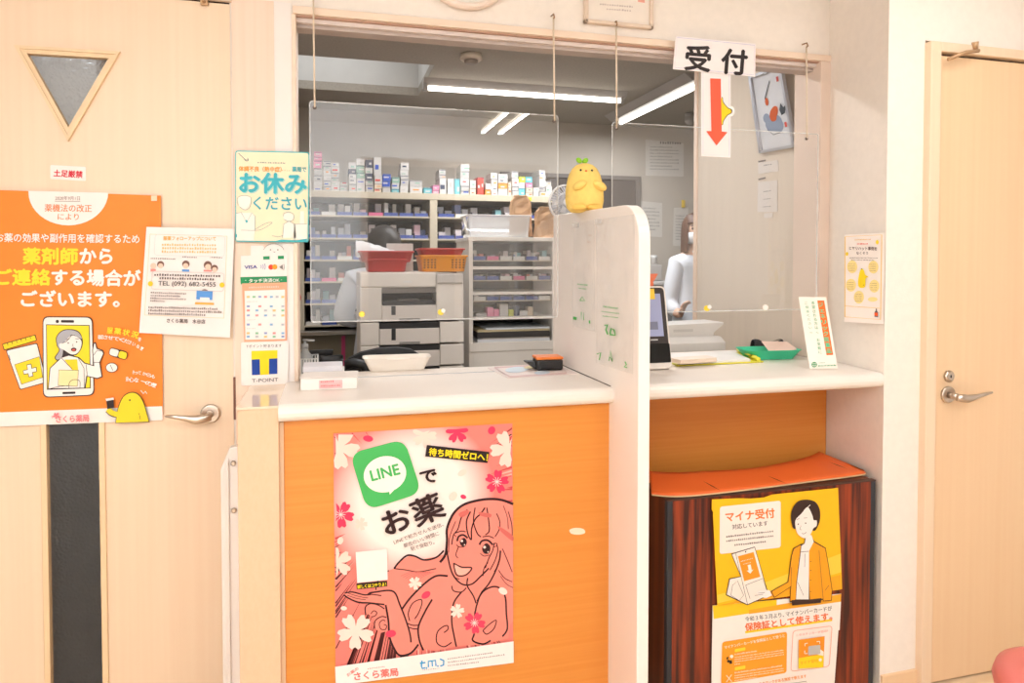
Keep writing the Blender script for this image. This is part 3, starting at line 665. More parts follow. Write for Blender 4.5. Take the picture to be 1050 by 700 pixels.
obj('logo_bar', MB().prism([Rk @ Vector((x, -0.0040, z)) for x, z in ((0.03, 0.095), (0.055, 0.095), (0.055, 0.099), (0.03, 0.099))], Rk.to_3x3() @ Vector((0, 0.0008, 0))), paint((200, 196, 190)), kk)
obj('base', MB().box(-0.09 + K0.x - 0.10, K0.x, KY + 0.012, KY + 0.13, 1.0, 1.016, 0.006, 2), m_kw, kk)
obj('prop', MB().prism([Vector((K0.x - 0.13, y, z)) for y, z in ((KY + 0.03, 1.014), (KY + 0.12, 1.014), (KY + 0.07, 1.16), (KY + 0.055, 1.16))], (0.06, 0, 0), 0.003), m_kw, kk)
st_ = obj('sticky_note', MB().prism([Rk @ Vector((x, -0.0045, z)) for x, z in ((0.02, 0.228), (0.058, 0.228), (0.058, 0.262), (0.02, 0.262))], Rk.to_3x3() @ Vector((0, 0.0008, 0))), ink((250, 205, 70)), kk)
tg = thing('orange_tag', 'orange paper tag standing up above the kiosk top edge', 'tag', (0.86, 0.02, 1.27))
pa = Rk @ Vector((0.052, 0.008, 0.268))
obj('tag_card', MB().prism([pa + Vector(p) for p in ((-0.03, 0, 0), (0.012, 0, 0), (0.012, 0.004, 0.018), (0.030, 0.006, 0.045), (-0.03, 0.005, 0.045))], (0, 0.004, 0)), paint((250, 110, 40)), tg)
cl = thing('clipboard', 'yellow edged clipboard with white sheets lying beside the kiosk', 'clipboard', (1.05, -0.02, 1.0))
cq = [UZ(*p, 1.002) for p in ((690, 373), (760, 361), (785, 369), (694, 375.5))]
cq = [UZ(694, 375.5, 1.001), UZ(783, 371.3, 1.001), UZ(762, 361.5, 1.001), UZ(676, 366, 1.001)]
obj('board', MB().prism([Vector((p.x, p.y, 1.0005)) for p in cq], (0, 0, 0.004), 0.001, 1), M('clip_yellow', (232, 222, 60), rough=0.4), cl)
ctr = sum(cq, Vector()) / 4
pq = [ctr.lerp(p, 0.93) for p in cq]; pq[1] = pq[1].lerp(pq[0], 0.12); pq[2] = pq[2].lerp(pq[3], 0.12)
obj('paper', MB().prism([Vector((p.x, p.y, 1.0048)) for p in pq], (0, 0, 0.007)), paint((240, 234, 228)), cl)
e0, e1 = cq[1].lerp(cq[0], 0.06), cq[2].lerp(cq[3], 0.06)
cb = obj('clip', MB().tube([Vector((e0.x, e0.y, 1.012)), Vector((e1.x, e1.y, 1.012))], 0.007, 10), M('clip_yellow', (232, 222, 60)), cl)
obj('clip_lever', MB().tube([e0.lerp(e1, 0.25) + Vector((0.012, 0, 0.014)), e0.lerp(e1, 0.25) + Vector((-0.012, 0, 0.016)), e0.lerp(e1, 0.75) + Vector((-0.012, 0, 0.016))], 0.004, 8), M('clip_yellow', (232, 222, 60)), cb)
nb = thing('notepad', 'thin beige notepad resting on the clipboard sheets', 'notepad', (0.98, -0.05, 1.012))
n0 = UZ(698, 373.5, 1.012); n1 = UZ(735, 371, 1.012)
obj('pad', MB().prism([n0 + Vector((0, 0, 0.0002)), n1 + Vector((0, 0, 0.0002)), n1 + Vector((0.0, 0.06, 0.0002)), n0 + Vector((-0.01, 0.06, 0.0002))], (0, 0, 0.013), 0.001, 1), paint((236, 212, 188)), nb)
obj('cover', MB().prism([n0 + Vector((0, 0, 0.0134)), n1 + Vector((0, 0, 0.0134)), n1 + Vector((0.0, 0.06, 0.0134)), n0 + Vector((-0.01, 0.06, 0.0134))], (0, 0, 0.0012)), paint((240, 222, 204)), nb)
gt = thing('green_tray', 'green plastic coin tray on the right worktop', 'tray', (1.42, 0.0, 1.0))
gc = UZ(796, 369, 1.0) + Vector((0.008, 0.058, 0))
tray(gt, 'tray_shell', (gc.x, gc.y, 1.0), 0.103, 0.062, 0.034, M('tray_green', (66, 200, 152), rough=0.4), 1.3, rz=-0.1)
obj('rubber_pad', MB().box(gc.x - 0.06, gc.x + 0.06, gc.y - 0.035, gc.y + 0.035, 1.0062, 1.009, 0.002), M('tray_green_dark', (44, 160, 118), rough=0.7, bump=0.4), gt)
sl = thing('paper_slip', 'beige paper slip leaning out of the green tray', 'paper slip', (1.48, 0.03, 1.02))
obj('slip', MB().prism([Vector((gc.x + a_, gc.y + b_, 1.0 + c_)) for a_, b_, c_ in ((-0.01, -0.03, 0.018), (0.10, -0.03, 0.030), (0.105, 0.035, 0.050), (0.0, 0.04, 0.054))], (0, 0, 0.0012)), paint((246, 214, 196)), sl)
bp_ = thing('black_pouch', 'black pouch with grey flecks behind the green tray', 'pouch', (1.50, 0.1, 1.0))
def pouch(u, v):
    x = -0.055 + 0.125 * u; z = 0.058 * math.sin(math.pi * min(0.5, v * 0.52)) * (0.75 + 0.25 * math.sin(5 * u)); y = 0.02 * math.cos(math.pi * v)
    return Vector((gc.x + 0.05 + x, gc.y + 0.085 + y - 0.0, 1.0005 + 0.058 * math.sin(math.pi * v) * (0.8 + 0.2 * math.sin(6 * u + 1))))
obj('pouch_body', MB().grid(pouch, 14, 14), M('fleck_black', (40, 38, 44), rgb2=(130, 124, 126), scale=(120, 120, 120), ramp=(0.25, 0.42), rough=0.7), bp_)
obj('zip', MB().tube([pouch(0.05, 0.5) + Vector((0, 0, 0.003)), pouch(0.5, 0.5) + Vector((0, 0, 0.003)), pouch(0.95, 0.5) + Vector((0, 0, 0.003))], 0.002, 6), m_metal, bp_)

# boxed cabinet under the right worktop
m_rose = M('rosewood', (158, 60, 22), rough=0.5, scale=(52, 52, 2.4), rgb2=(56, 16, 8), ramp=(0.38, 0.68), detail=9)
m_rose_side = M('rosewood_side', (122, 60, 28), rough=0.4, scale=(30, 30, 1.0), rgb2=(84, 36, 16), detail=5)
m_edge = M('slate_edge', (44, 46, 52), rough=0.45)
BYF, BYB = -0.31, -0.15
BX0 = UY(684, 514, BYF).x; BX1 = UY(898, 489, BYF).x; BZ = UY(700, 512, BYF).z
cbx = thing('rosewood_cabinet', 'dark rosewood grain cabinet standing under the right worktop', 'cabinet', (1.24, -0.23, 0))
obj('carcass', MB().box(BX0, BX1 - 0.002, BYF + 0.016, BYB, 0.02, BZ, 0.001, 1), m_rose_side, cbx)
obj('plinth', MB().box(BX0 + 0.02, BX1 - 0.02, BYF + 0.04, BYB, 0, 0.02), m_black, cbx)
dr = obj('door', MB().box(BX0 + 0.018, BX1 - 0.018, BYF, BYF + 0.016, 0.03, BZ - 0.002), m_rose, cbx)
for x0, x1 in ((BX0, BX0 + 0.018), (BX1 - 0.018, BX1)):
    obj('edge_band', MB().box(x0, x1, BYF - 0.001, BYF + 0.016, 0.02, BZ - 0.002, 0.002, 1), m_edge, dr)
obj('top_edge', MB().box(BX0, BX1, BYF - 0.001, BYF + 0.016, BZ - 0.002, BZ + 0.002), M('brown_edge', (70, 44, 34), rough=0.5), cbx)
om = thing('orange_mat', 'curved orange sheet with three slits lying on the rosewood cabinet', 'mat', (1.24, -0.2, BZ))
front = [UZ(*p, BZ + 0.006) for p in ((668, 507), (700, 508.5), (760, 502.5), (830, 493.5), (880, 487), (905, 481.5))]
back = [UZ(*p, BZ + 0.010) for p in ((666, 485), (694, 486), (733, 484), (769, 481.5), (806, 475), (848, 464))]
def spl(P, t):
    q = smooth([(p.x, p.y) for p in P], 8); i = t * (len(q) - 1); k = min(int(i), len(q) - 2); f = i - k
    return q[k][0] * (1 - f) + q[k + 1][0] * f, q[k][1] * (1 - f) + q[k + 1][1] * f
def matfn(u, v):
    a = spl(front, u); b_ = spl(back, u); x = a[0] * (1 - v) + b_[0] * v; y = a[1] * (1 - v) + b_[1] * v
    if x > 1.645: x = 1.645
    if x < 0.80: x = 0.80
    return Vector((x, min(y, -0.016), BZ + 0.0075 + 0.006 * v * (1 - 0.4 * u) + (0.004 if u > 0.9 else 0)))
obj('sheet', MB().grid(matfn, 30, 8, (0, 0, 0.003)), M('orange_sheet', (246, 112, 48), rough=0.45, var=0.05, scale=(4, 4, 4)), om)
obj('under_sheet', MB().grid(lambda u, v: matfn(u, v * 0.5) + Vector((0, -0.003, -0.0035)), 30, 3, (0, 0, 0.0025)), paint((226, 190, 140)), om)
for s0, s1 in (((721, 493), (739, 503)), ((787, 487.5), (807, 496)), ((849, 473), (869, 480.5))):
    a = UZ(*s0, BZ + 0.0185); b_ = UZ(*s1, BZ + 0.0185)
    n_ = Vector((-(b_ - a).y, (b_ - a).x, 0)).normalized() * 0.0022
    m1 = (a + b_) / 2
    obj('slit', MB().polys([[a, m1 + n_, b_, m1 - n_]]), M('slit_dark', (60, 24, 14), rough=0.8), om)
# pink stool edge at the right bottom corner
sl2 = thing('pink_stool', 'rounded pink vinyl stool edge at the bottom right corner', 'stool', (1.62, -0.95, 0))
sc = UY(1064, 716, -0.95)
obj('cushion', MB().lathe([(0.02, 0.0), (0.135, 0.0), (0.15, 0.012), (0.155, 0.035), (0.148, 0.058), (0.125, 0.07), (0.02, 0.074)], (sc.x + 0.115, -0.95, sc.z - 0.045), 'Z', 36), M('pink_vinyl', (226, 120, 110), rough=0.45), sl2)
for k in range(4):
    a = math.pi / 4 + k * math.pi / 2
    obj('leg', MB().tube([(sc.x + 0.115 + 0.1 * math.cos(a), -0.95 + 0.1 * math.sin(a), sc.z - 0.043), (sc.x + 0.115 + 0.13 * math.cos(a), -0.95 + 0.13 * math.sin(a), 0.0)], 0.011, 8), m_metal, sl2)
# lobby fixtures behind and above the camera (rear ones show as reflections, front one added)
for x, y, _p in LOBBY_LAMPS:
    f = thing('ceiling_fixture', 'twin tube waiting room ceiling light, %s row, %s side' % ('rear' if y < -2 else 'added front', 'right' if x > 0 else 'left'), 'light', (x, y, CZ), 'waiting room ceiling lights')
    obj('light_tray', MB().box(x - 0.15, x + 0.15, y - 0.63, y + 0.63, CZ - 0.05, CZ - 0.001, 0.004), paint((246, 242, 236)), f)
    for s in (-0.07, 0.07):
        obj('tube', MB().tube([(x + s, y - 0.59, CZ - 0.066), (x + s, y + 0.59, CZ - 0.066)], 0.014, 10), M('tube_glow', (255, 246, 232), emit=9.0), f)

# ================================================================== the pharmacy behind the window
m_shelf = M('shelf_enamel', (206, 192, 168), rough=0.45, var=0.04)
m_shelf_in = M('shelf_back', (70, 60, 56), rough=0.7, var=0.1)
m_cab = M('cabinet_enamel', (246, 238, 228), rough=0.4, var=0.03)
m_blue = M('tray_blue', (66, 86, 158), rough=0.4); m_pinkt = M('tray_pink', (226, 110, 150), rough=0.4); m_whitet = M('tray_white2', (226, 222, 216), rough=0.4)
m_steel = M('steel', (190, 184, 176), rough=0.25, metal=1.0, var=0.1, scale=(3, 60, 60))
PACK = [M('pack_%d' % i, c, rough=0.55) for i, c in enumerate(((222, 216, 210), (222, 210, 208), (196, 196, 200), (208, 200, 188), (120, 170, 170), (216, 130, 110), (240, 200, 210), (90, 110, 160)))]
PNAME = dict(zip(['pack_%d' % i for i in range(8)], ('white', 'pinkish white', 'grey', 'cream', 'teal', 'salmon', 'pink', 'dark blue')))
CUBE = {}
def cube_mesh(mat):
    if mat.name not in CUBE:
        mb = MB().box(-0.5, 0.5, -0.5, 0.5, 0, 1); me = mb.mesh('unit_pack'); me.materials.append(mat); CUBE[mat.name] = me
    return CUBE[mat.name]
def pack(name, x, y, z, sx, sy, sz, mat, label=None, cat=None, group=None, parent=None, rz=0.0):
    o = bpy.data.objects.new(name, cube_mesh(mat)); COL.objects.link(o); o.location = (x, y, z); o.scale = (sx, sy, sz); o.rotation_euler = (0, 0, rz)
    if parent is not None: o.parent = parent; o.matrix_parent_inverse = pmat(parent).inverted()
    return tag(o, label, cat, group)
# ---- tall drug shelf on the back wall
SY = 2.40; SB = 2.80
rowz = [UY(320, v, SY).z for v in (197, 220, 243.5, 266, 288.5, 311, 333.5)]
X0 = UY(309, 260, SY).x; XM = UY(444.5, 220, SY).x; X1 = UY(569, 220, SY).x
sh = thing('drug_shelf', 'tall cream medicine shelf along the pharmacy back wall', 'shelf', ((X0 + X1) / 2, SB, 0))
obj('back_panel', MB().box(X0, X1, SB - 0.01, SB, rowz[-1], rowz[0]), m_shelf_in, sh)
for x, w_ in ((X0, 0.03), (XM, 0.05), (X1, 0.03)):
    obj('upright', MB().box(x - w_ / 2, x + w_ / 2, SY - 0.004, SB, 0.0, rowz[0], 0.002, 1), m_shelf, sh)
obj('top_board', MB().box(X0 - 0.02, X1 + 0.02, SY - 0.008, SB, rowz[0] - 0.03, rowz[0] + 0.012, 0.002, 1), m_shelf, sh)
for z in rowz[1:]:
    obj('shelf_board', MB().box(X0, X1, SY, SB - 0.01, z - 0.011, z, 0.001, 1), m_shelf, sh)
obj('base_cabinet', MB().box(X0, X1, SY - 0.02, SB, 0.0, rowz[-1] - 0.055, 0.002, 1), M('base_olive', (150, 138, 116), rough=0.5), sh)
obj('base_top', MB().box(X0 - 0.02, X1, SY - 0.10, SB, rowz[-1] - 0.056, rowz[-1] - 0.028, 0.003), m_steel, sh)
for px in (306, 352):
    q = UY(px, 352, SY - 0.024); obj('pink_strip', MB().box(q.x - 0.012, q.x + 0.012, SY - 0.023, SY - 0.020, 0.6, rowz[-1] - 0.07), paint((236, 90, 140)), sh)
def fill_row(bay, x0, x1, z, n, y, h, rowname, colname, skip, seed, blue=0.8, depth=0.28):
    rr = random.Random(seed); w_ = (x1 - x0) / n
    for i in range(n):
        cx = x0 + w_ * (i + 0.5)
        if skip(cx, z): continue
        mt_ = m_blue if rr.random() < blue else (m_whitet if rr.random() < 0.85 else m_pinkt)
        col = 'blue' if mt_ is m_blue else ('white' if mt_ is m_whitet else 'pink')
        t = thing('medicine_tray', '%s fronted medicine tray, %s from left on %s of %s' % (col, ORD[i + 1], rowname, colname), 'tray', (cx, y + depth / 2, z), 'medicine trays on ' + bay)
        pack('tray_floor', cx, y + depth / 2, z, w_ * 0.92, depth, 0.004, mt_, parent=t)
        pack('tray_front', cx, y + 0.004, z, w_ * 0.94, 0.008, 0.022, mt_, parent=t)
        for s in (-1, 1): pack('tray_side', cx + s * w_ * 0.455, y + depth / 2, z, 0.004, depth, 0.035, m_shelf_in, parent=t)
        k = rr.choice((2, 2, 3)); ww = w_ * 0.84 / k
        for j in range(k):
            if rr.random() < 0.15: continue
            hh = rr.uniform(0.3, 0.75) * h; pm = rr.choice(PACK[:4] * 4 + PACK[4:])
            pack('medicine_pack', cx - w_ * 0.42 + ww * (j + 0.5), y + rr.uniform(0.03, 0.09) + 0.05, z + 0.0042, ww * rr.uniform(0.8, 0.97), 0.10, hh, pm,
                 '%s pack, %s in the %s tray, %s, %s' % (PNAME[pm.name], ORD[j + 1], ORD[i + 1], rowname, colname), 'medicine', 'packs in the trays on ' + bay)
def px_of(x, y, z):
    v = Vector((x, y, z)) - CAM; d = v.dot(FW); return PX + FPX * v.dot(RT) / d, PY - FPX * v.dot(UP) / d
def skipA(x, z):
    u, v = px_of(x, SY, z); return (u > 382 and v > 262) or (u > 445)
def skipB(x, z):
    u, v = px_of(x, SY, z); return (u > 486 and v > 226) or v > 258
for r in range(6):
    fill_row('the left bay', X0 + 0.02, XM - 0.03, rowz[r + 1], 8, SY + 0.012, 0.118, 'the %s shelf' % ORD[r + 1], 'the left bay', skipA, 10 + r)
for r in range(3):
    fill_row('the right bay', XM + 0.03, X1 - 0.02, rowz[r + 1], 7, SY + 0.012, 0.118, 'the %s shelf' % ORD[r + 1], 'the right bay', skipB, 30 + r)
# ---- medicine boxes stacked on top of the shelf, read off the photograph: px x0,x1, then tops from the shelf up with colours
W1, W2, GN, NV, BL, PK, OR, RD_, YL, CY_, CRM = [M('carton_' + n, c, rough=0.5) for n, c in (('white', (216, 211, 206)), ('offwhite', (200, 195, 190)), ('green', (150, 186, 168)), ('navy', (70, 78, 100)), ('blue', (60, 96, 196)), ('pink', (240, 150, 180)), ('orange', (238, 160, 70)), ('red', (226, 80, 66)), ('yellow', (222, 226, 60)), ('cyan', (110, 190, 200)), ('cream', (236, 216, 190)))]
CN = {W1.name: 'white', W2.name: 'off-white', GN.name: 'pale green', NV.name: 'navy', BL.name: 'blue', PK.name: 'pink', OR.name: 'orange', RD_.name: 'red', YL.name: 'yellow', CY_.name: 'cyan', CRM.name: 'cream'}
STK = [(322, 330, [(10, W1), (13, W2), (8, PK), (9, PK)]), (332, 339.5, [(11, W2), (11, W1), (9, W2)]), (340, 348, [(10, W1), (9, W2), (10, W1)]), (349, 356, [(10, W2)]),
       (358, 365.5, [(8, W2), (10, W1), (5, NV), (7, W1)]), (366, 374, [(14, W1), (13, GN), (7, W1)]), (375, 382.5, [(12, W2), (7, NV), (6, W1), (8, NV)]),
       (384, 391.5, [(9, CRM), (8, W1), (19, W1)]), (392.5, 400.5, [(6, W2), (6, BL), (7, BL)]), (402, 409.5, [(4, CY_), (6, W1), (6, GN)]), (411, 419, [(8, W1), (10, W2), (13, W1)]),
       (420.5, 433, [(7, W1), (6, W2)]), (435, 443, [(6, CY_)]), (444, 450.5, [(9, PK)]), (451, 457.5, [(16, W1), (9, W2)]), (459.5, 466, [(16, W1)]), (467, 472, [(16, CY_)]),
       (473, 481.5, [(9, W2), (8, W1), (7, W2), (7, W1)]), (482.5, 488.5, [(7, CRM), (8, W1)]), (490, 493, [(18, RD_)]), (493.5, 496.5, [(18, RD_)]), (498, 503.5, [(6, OR), (6, W1)]),
       (504, 510.5, [(9, W1), (8, W2), (6, W1)]), (511.5, 521, [(7, W1), (6, OR), (9, W1)]), (521.5, 524.5, [(14, CRM)]), (525.5, 532, [(10, W2), (8, W1), (7, W2)]), (533, 539, [(8, CY_), (6, W1), (6, YL)]),
       (540, 546.5, [(9, CRM), (5, PK), (6, CY_)]), (547.5, 553, [(9, W1)]), (553.5, 559.5, [(10, W2), (8, W1), (9, W1)]), (560, 566, [(11, W1), (5, W2)])]
ztop = rowz[0] + 0.0125
for si, (a, c, lv) in enumerate(STK):
    pa_ = UY(a, 198, SY); pc_ = UY(c, 198, SY); cx = (pa_.x + pc_.x) / 2; w_ = (pc_.x - pa_.x); z = ztop; dd = 0.13 + 0.02 * (si % 3)
    sc_ = 1.0 / (FPX / ((Vector((cx, SY, z)) - CAM).dot(FW)))
    lv = [(hp * f_, mt_) for hp, mt_ in lv for f_ in ((1.0,) if hp < 8.5 or hp > 15 else ((0.45, 0.55) if int(hp) % 2 else (0.6, 0.4)))]
    for li, (hp, mt_) in enumerate(lv):
        h = hp * sc_
        nm = CN[mt_.name]
        where = 'alone' if len(lv) == 1 else ORD[li + 1] + ' up'
        t = pack('medicine_box', cx + random.uniform(-0.003, 0.003), SY + 0.01 + dd / 2, z, w_, dd, h - 0.0015, mt_, '%s carton on the shelf top, %s in %s stack from left' % (nm, where, ORD[si + 1] if si < 20 else ['twenty-first', 'twenty-second', 'twenty-third', 'twenty-fourth', 'twenty-fifth', 'twenty-sixth', 'twenty-seventh', 'twenty-eighth', 'twenty-ninth', 'thirtieth', 'thirty-first'][si - 20]), 'carton', 'medicine cartons on top of the drug shelf')
        # printed panel on the front of the carton
        pm = random.choice([NV, BL, GN, OR, W2, RD_]) if mt_ in (W1, W2, CRM) else W1
        pack('printed_panel', cx + w_ * random.uniform(-0.15, 0.15), SY + 0.0095, z + h * random.uniform(0.15, 0.45), w_ * random.uniform(0.3, 0.7), 0.0008, h * random.uniform(0.15, 0.3), pm, parent=t)
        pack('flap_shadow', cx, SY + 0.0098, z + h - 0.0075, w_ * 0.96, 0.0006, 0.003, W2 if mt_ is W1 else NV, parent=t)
        z += h
# ---- second cabinet standing in front
CYF = 1.70; CYB = 2.10
cz_ = lambda v: UY(500, v, CYF).z
cx0, cx1 = UY(481, 300, CYF).x, UY(570, 300, CYF).x
c2 = thing('glass_cabinet', 'white medicine cabinet with glazed shelves standing before the drug shelf', 'cabinet', ((cx0 + cx1) / 2, CYB, 0))
zt_, zb2 = cz_(247), cz_(351)
obj('back_panel', MB().box(cx0, cx1, CYB - 0.01, CYB, 0.5, zt_), m_shelf_in, c2)
for x in (cx0, cx1 - 0.022): obj('upright', MB().box(x, x + 0.022, CYF, CYB - 0.01, 0.0, zt_, 0.001, 1), m_cab, c2)
obj('top_board', MB().box(cx0 - 0.006, cx1 + 0.006, CYF - 0.006, CYB, zt_, zt_ + 0.022, 0.003), m_cab, c2)
for v in (274.7, 300.7, 326.4): obj('thick_shelf', MB().box(cx0 + 0.022, cx1 - 0.022, CYF, CYB - 0.01, cz_(v) - 0.008, cz_(v) + 0.008), m_cab, c2)
for v in (267, 287.5, 308.5): obj('thin_shelf', MB().box(cx0 + 0.022, cx1 - 0.022, CYF + 0.01, CYB - 0.01, cz_(v) - 0.004, cz_(v) + 0.002), m_shelf, c2)
obj('lower_body', MB().box(cx0 + 0.022, cx1 - 0.022, CYF, CYB - 0.01, 0.0, zb2, 0.001, 1), m_cab, c2)
obj('lower_band', MB().box(cx0, cx1, CYF - 0.008, CYF, zb2 - 0.05, zb2 + 0.0, 0.002), m_cab, c2)
gp = obj('sliding_pane', MB().box(cx0 + 0.022, (cx0 + cx1) / 2 + 0.02, CYF + 0.002, CYF + 0.005, cz_(325), zt_), m_acr, c2)
gp = obj('sliding_pane', MB().box((cx0 + cx1) / 2 - 0.02, cx1 - 0.022, CYF + 0.006, CYF + 0.009, cz_(325), zt_), m_acr, c2)
for r, v in enumerate((267, 287.5, 308.5)):
    fill_row('the glazed cabinet', cx0 + 0.026, cx1 - 0.026, cz_(v) + 0.0022, 6, CYF + 0.014, (0.075, 0.045, 0.03)[r], 'the %s tray row' % ORD[r + 1], 'the glazed cabinet', lambda x, z: False, 50 + r, 0.75, 0.3)
rr = random.Random(3); xx = cx0 + 0.05
for k, (w_, h, mt_) in enumerate(((0.06, 0.018, W2), (0.035, 0.05, PK), (0.03, 0.04, PK), (0.05, 0.07, W1), (0.028, 0.036, YL), (0.03, 0.06, NV), (0.045, 0.03, W1), (0.03, 0.05, CRM))):
    pack('medicine_bottle_box', xx + w_ / 2, CYF + 0.07, cz_(326.4) + 0.008, w_, 0.06, h, mt_, '%s pack, %s from left on the lowest glazed shelf of the cabinet' % (CN[mt_.name], ORD[k + 1]), 'medicine', 'packs on the lowest glazed shelf'); xx += w_ + 0.004
fo = thing('folder_stack', 'dark folders and white papers in the open bottom bay of the cabinet', 'folders', ((cx0 + cx1) / 2, CYF + 0.15, zb2))
for k, (h, col, ins) in enumerate(((0.018, (226, 226, 228), 0.05), (0.006, (190, 180, 168), 0.07), (0.034, (62, 58, 56), 0.05), (0.012, (206, 190, 150), 0.05), (0.010, (226, 230, 234), 0.10))):
    z0_ = zb2 + sum((0.018, 0.006, 0.034, 0.012, 0.010)[:k]) + 0.0002
    obj('folder', MB().box(cx0 + ins, cx1 - 0.035, CYF + 0.005, CYB - 0.05, z0_, z0_ + h - 0.001, 0.001, 1), paint(col), fo)
# storage bin and paper bags on the cabinet
sb_ = thing('storage_bin', 'translucent white storage bin on top of the glazed cabinet', 'bin', (cx0 + 0.2, CYF + 0.15, zt_ + 0.022))
bz = zt_ + 0.0225; ba = UY(480, 235, CYF + 0.03).x; bb = UY(545, 235, CYF + 0.03).x
m_bin = glassy('bin_plastic', haze=0.55, hazecol=(0.86, 0.85, 0.84))
tray(sb_, 'bin_shell', ((ba + bb) / 2, CYF + 0.15, bz), (bb - ba) / 2, 0.13, 0.125, m_bin, 1.08, rr=0.12)
obj('bin_rim', MB().tube([Vector((x, y, bz + 0.124)) for x, y in rquad([(ba, CYF + 0.02), (bb, CYF + 0.02), (bb, CYF + 0.28), (ba, CYF + 0.28)], 0.1)], 0.004, 6, True), M('bin_rim', (232, 228, 224), rough=0.4), sb_)
m_kraft = M('kraft_paper', (196, 152, 112), rough=0.85, var=0.15, scale=(20, 20, 20), bump=0.4, bscale=60)
def pbagk(x0, x1, y, z0, z1, label, seed):
    t = thing('kraft_bag', label, 'paper bag', ((x0 + x1) / 2, y, z0), 'brown paper bags by the storage bin')
    rr = random.Random(seed); mb = MB(); bm = mb.bm; rings = []; n = 16; H = z1 - z0
    for k in range(8):
        f = k / 7; sx = (x1 - x0) / 2 * (1 - 0.12 * f - (0.4 if f > 0.95 else 0)); sy = 0.06 * (1 - 0.75 * f)
        ring = []
        for i in range(n):
            a = 2 * math.pi * i / n; c_, s_ = math.cos(a), math.sin(a); p = 0.45
            ring.append(bm.verts.new(((x0 + x1) / 2 + sx * math.copysign(abs(c_) ** p, c_) + rr.uniform(-0.004, 0.004), y + sy * math.copysign(abs(s_) ** p, s_) + rr.uniform(-0.004, 0.004), z0 + H * f + (rr.uniform(-0.006, 0.006) if k else 0))))
        rings.append(ring)
    for k in range(7):
        for i in range(n): bm.faces.new((rings[k][i], rings[k][(i + 1) % n], rings[k + 1][(i + 1) % n], rings[k + 1][i]))
    bm.faces.new(rings[-1]); bm.faces.new(list(reversed(rings[0])))
    obj('bag_body', mb, m_kraft, t)
    xm_ = (x0 + x1) / 2
    obj('folded_top', MB().box(xm_ - (x1 - x0) * 0.28, xm_ + (x1 - x0) * 0.28, y - 0.016, y + 0.012, z1 - 0.02, z1 + 0.002, 0.003), m_kraft, t)
q0, q1 = UY(546, 246, CYF + 0.1), UY(568, 213, CYF + 0.1)
pbagk(q0.x + 0.006, q1.x + 0.006, CYF + 0.08, bz, q1.z, 'brown paper bag standing beside the storage bin near the fan', 5)
q0, q1 = UY(522, 222, CYF + 0.17), UY(545, 201, CYF + 0.17)
pbagk(q0.x, q1.x, CYF + 0.17, bz + 0.012, q1.z, 'brown paper bag with folded top standing inside the storage bin', 6)
nn = UY(543, 204, SY - 0.010); pack('price_note', nn.x, SY - 0.0095, nn.z - 0.012, 0.03, 0.001, 0.024, YL, 'small yellow-green note stuck on the drug shelf edge', 'note')

# ---- copier
KYF = 1.30
def KX(u): return UY(350 + u / 4.828, 300, KYF).x
def KZ(v, u=350): return UY(350 + u / 4.828, 240 + v / 4.828, KYF).z
m_cop = M('copier_shell', (238, 228, 217), rough=0.45, var=0.03); m_copd = M('copier_dark', (44, 41, 41), rough=0.5); m_copl = M('copier_panel', (233, 222, 212), rough=0.45, var=0.03)
cp = thing('copier', 'grey office copier with paper drawers behind the counter', 'copier', (KX(350), KYF + 0.25, 0))
def kb(name, u0, u1, v0, v1, d0, d1, mat, parent=cp, bev=0.003):
    return obj(name, MB().box(KX(u0), KX(u1), KYF - d0, KYF + d1, KZ(v1), KZ(v0), bev, 2), mat, parent)
kb('upper_body', 92, 470, 188, 264, 0.0, 0.45, m_cop, bev=0.008)
kb('left_panel', 92, 200, 264, 430, 0.0, 0.45, m_cop)
kb('slot_back', 198, 472, 262, 352, -0.12, 0.45, m_copd)
kb('output_tray', 205, 468, 330, 352, -0.01, 0.13, m_copd)
kb('inner_frame', 285, 390, 322, 346, -0.02, 0.10, M('copier_mid', (110, 102, 98), rough=0.5))
kb('slot_lip', 198, 472, 264, 292, -0.02, 0.15, M('copier_lip', (150, 142, 136), rough=0.5))
kb('front_tray', 200, 470, 352, 430, 0.004, 0.45, m_copl)
kb('tray_grip', 285, 388, 416, 430, 0.0055, 0.01, M('copier_lip', (150, 142, 136)), bev=0.001)
kb('tray_window', 247, 268, 354, 398, 0.0055, 0.01, m_copd, bev=0.001)
rb_ = kb('right_unit', 470, 605, 200, 428, 0.002, 0.45, m_cop, bev=0.006)
kb('right_lid', 470, 602, 195, 245, 0.012, 0.40, M('copier_light', (206, 198, 190), rough=0.4), bev=0.006)
kb('logo_plate', 306, 350, 231, 239, 0.001, 0.01, paint((235, 232, 228)), bev=0)
for k, (v0, v1, v2) in enumerate(((436, 466, 545), (549, 577, 656), (660, 690, 770))):
    kb('drawer_gap', 188, 486, v0, v1, -0.002, 0.3, m_copd, bev=0.001)
    dr_ = kb('paper_drawer', 188, 486, v1, v2, 0.004, 0.42, m_copl)
    kb('drawer_grip', 286, 388, v2 - 14, v2 - 1, 0.0055, 0.01, M('copier_lip', (150, 142, 136)), dr_, 0.001)
    if k < 1: kb('drawer_window', 247, 268, v1, v1 + 56, 0.0055, 0.01, m_copd, dr_, 0.001)
    kb('side_door', 488, 605, v0 + 2, v2 - 4, 0.002, 0.42, m_cop)
    kb('left_cover', 92, 186, v0 - 2, v2, 0.0, 0.42, m_cop)
obj('plinth', MB().box(KX(92), KX(605), KYF + 0.01, KYF + 0.42, 0.0, KZ(770)), m_copd, cp)
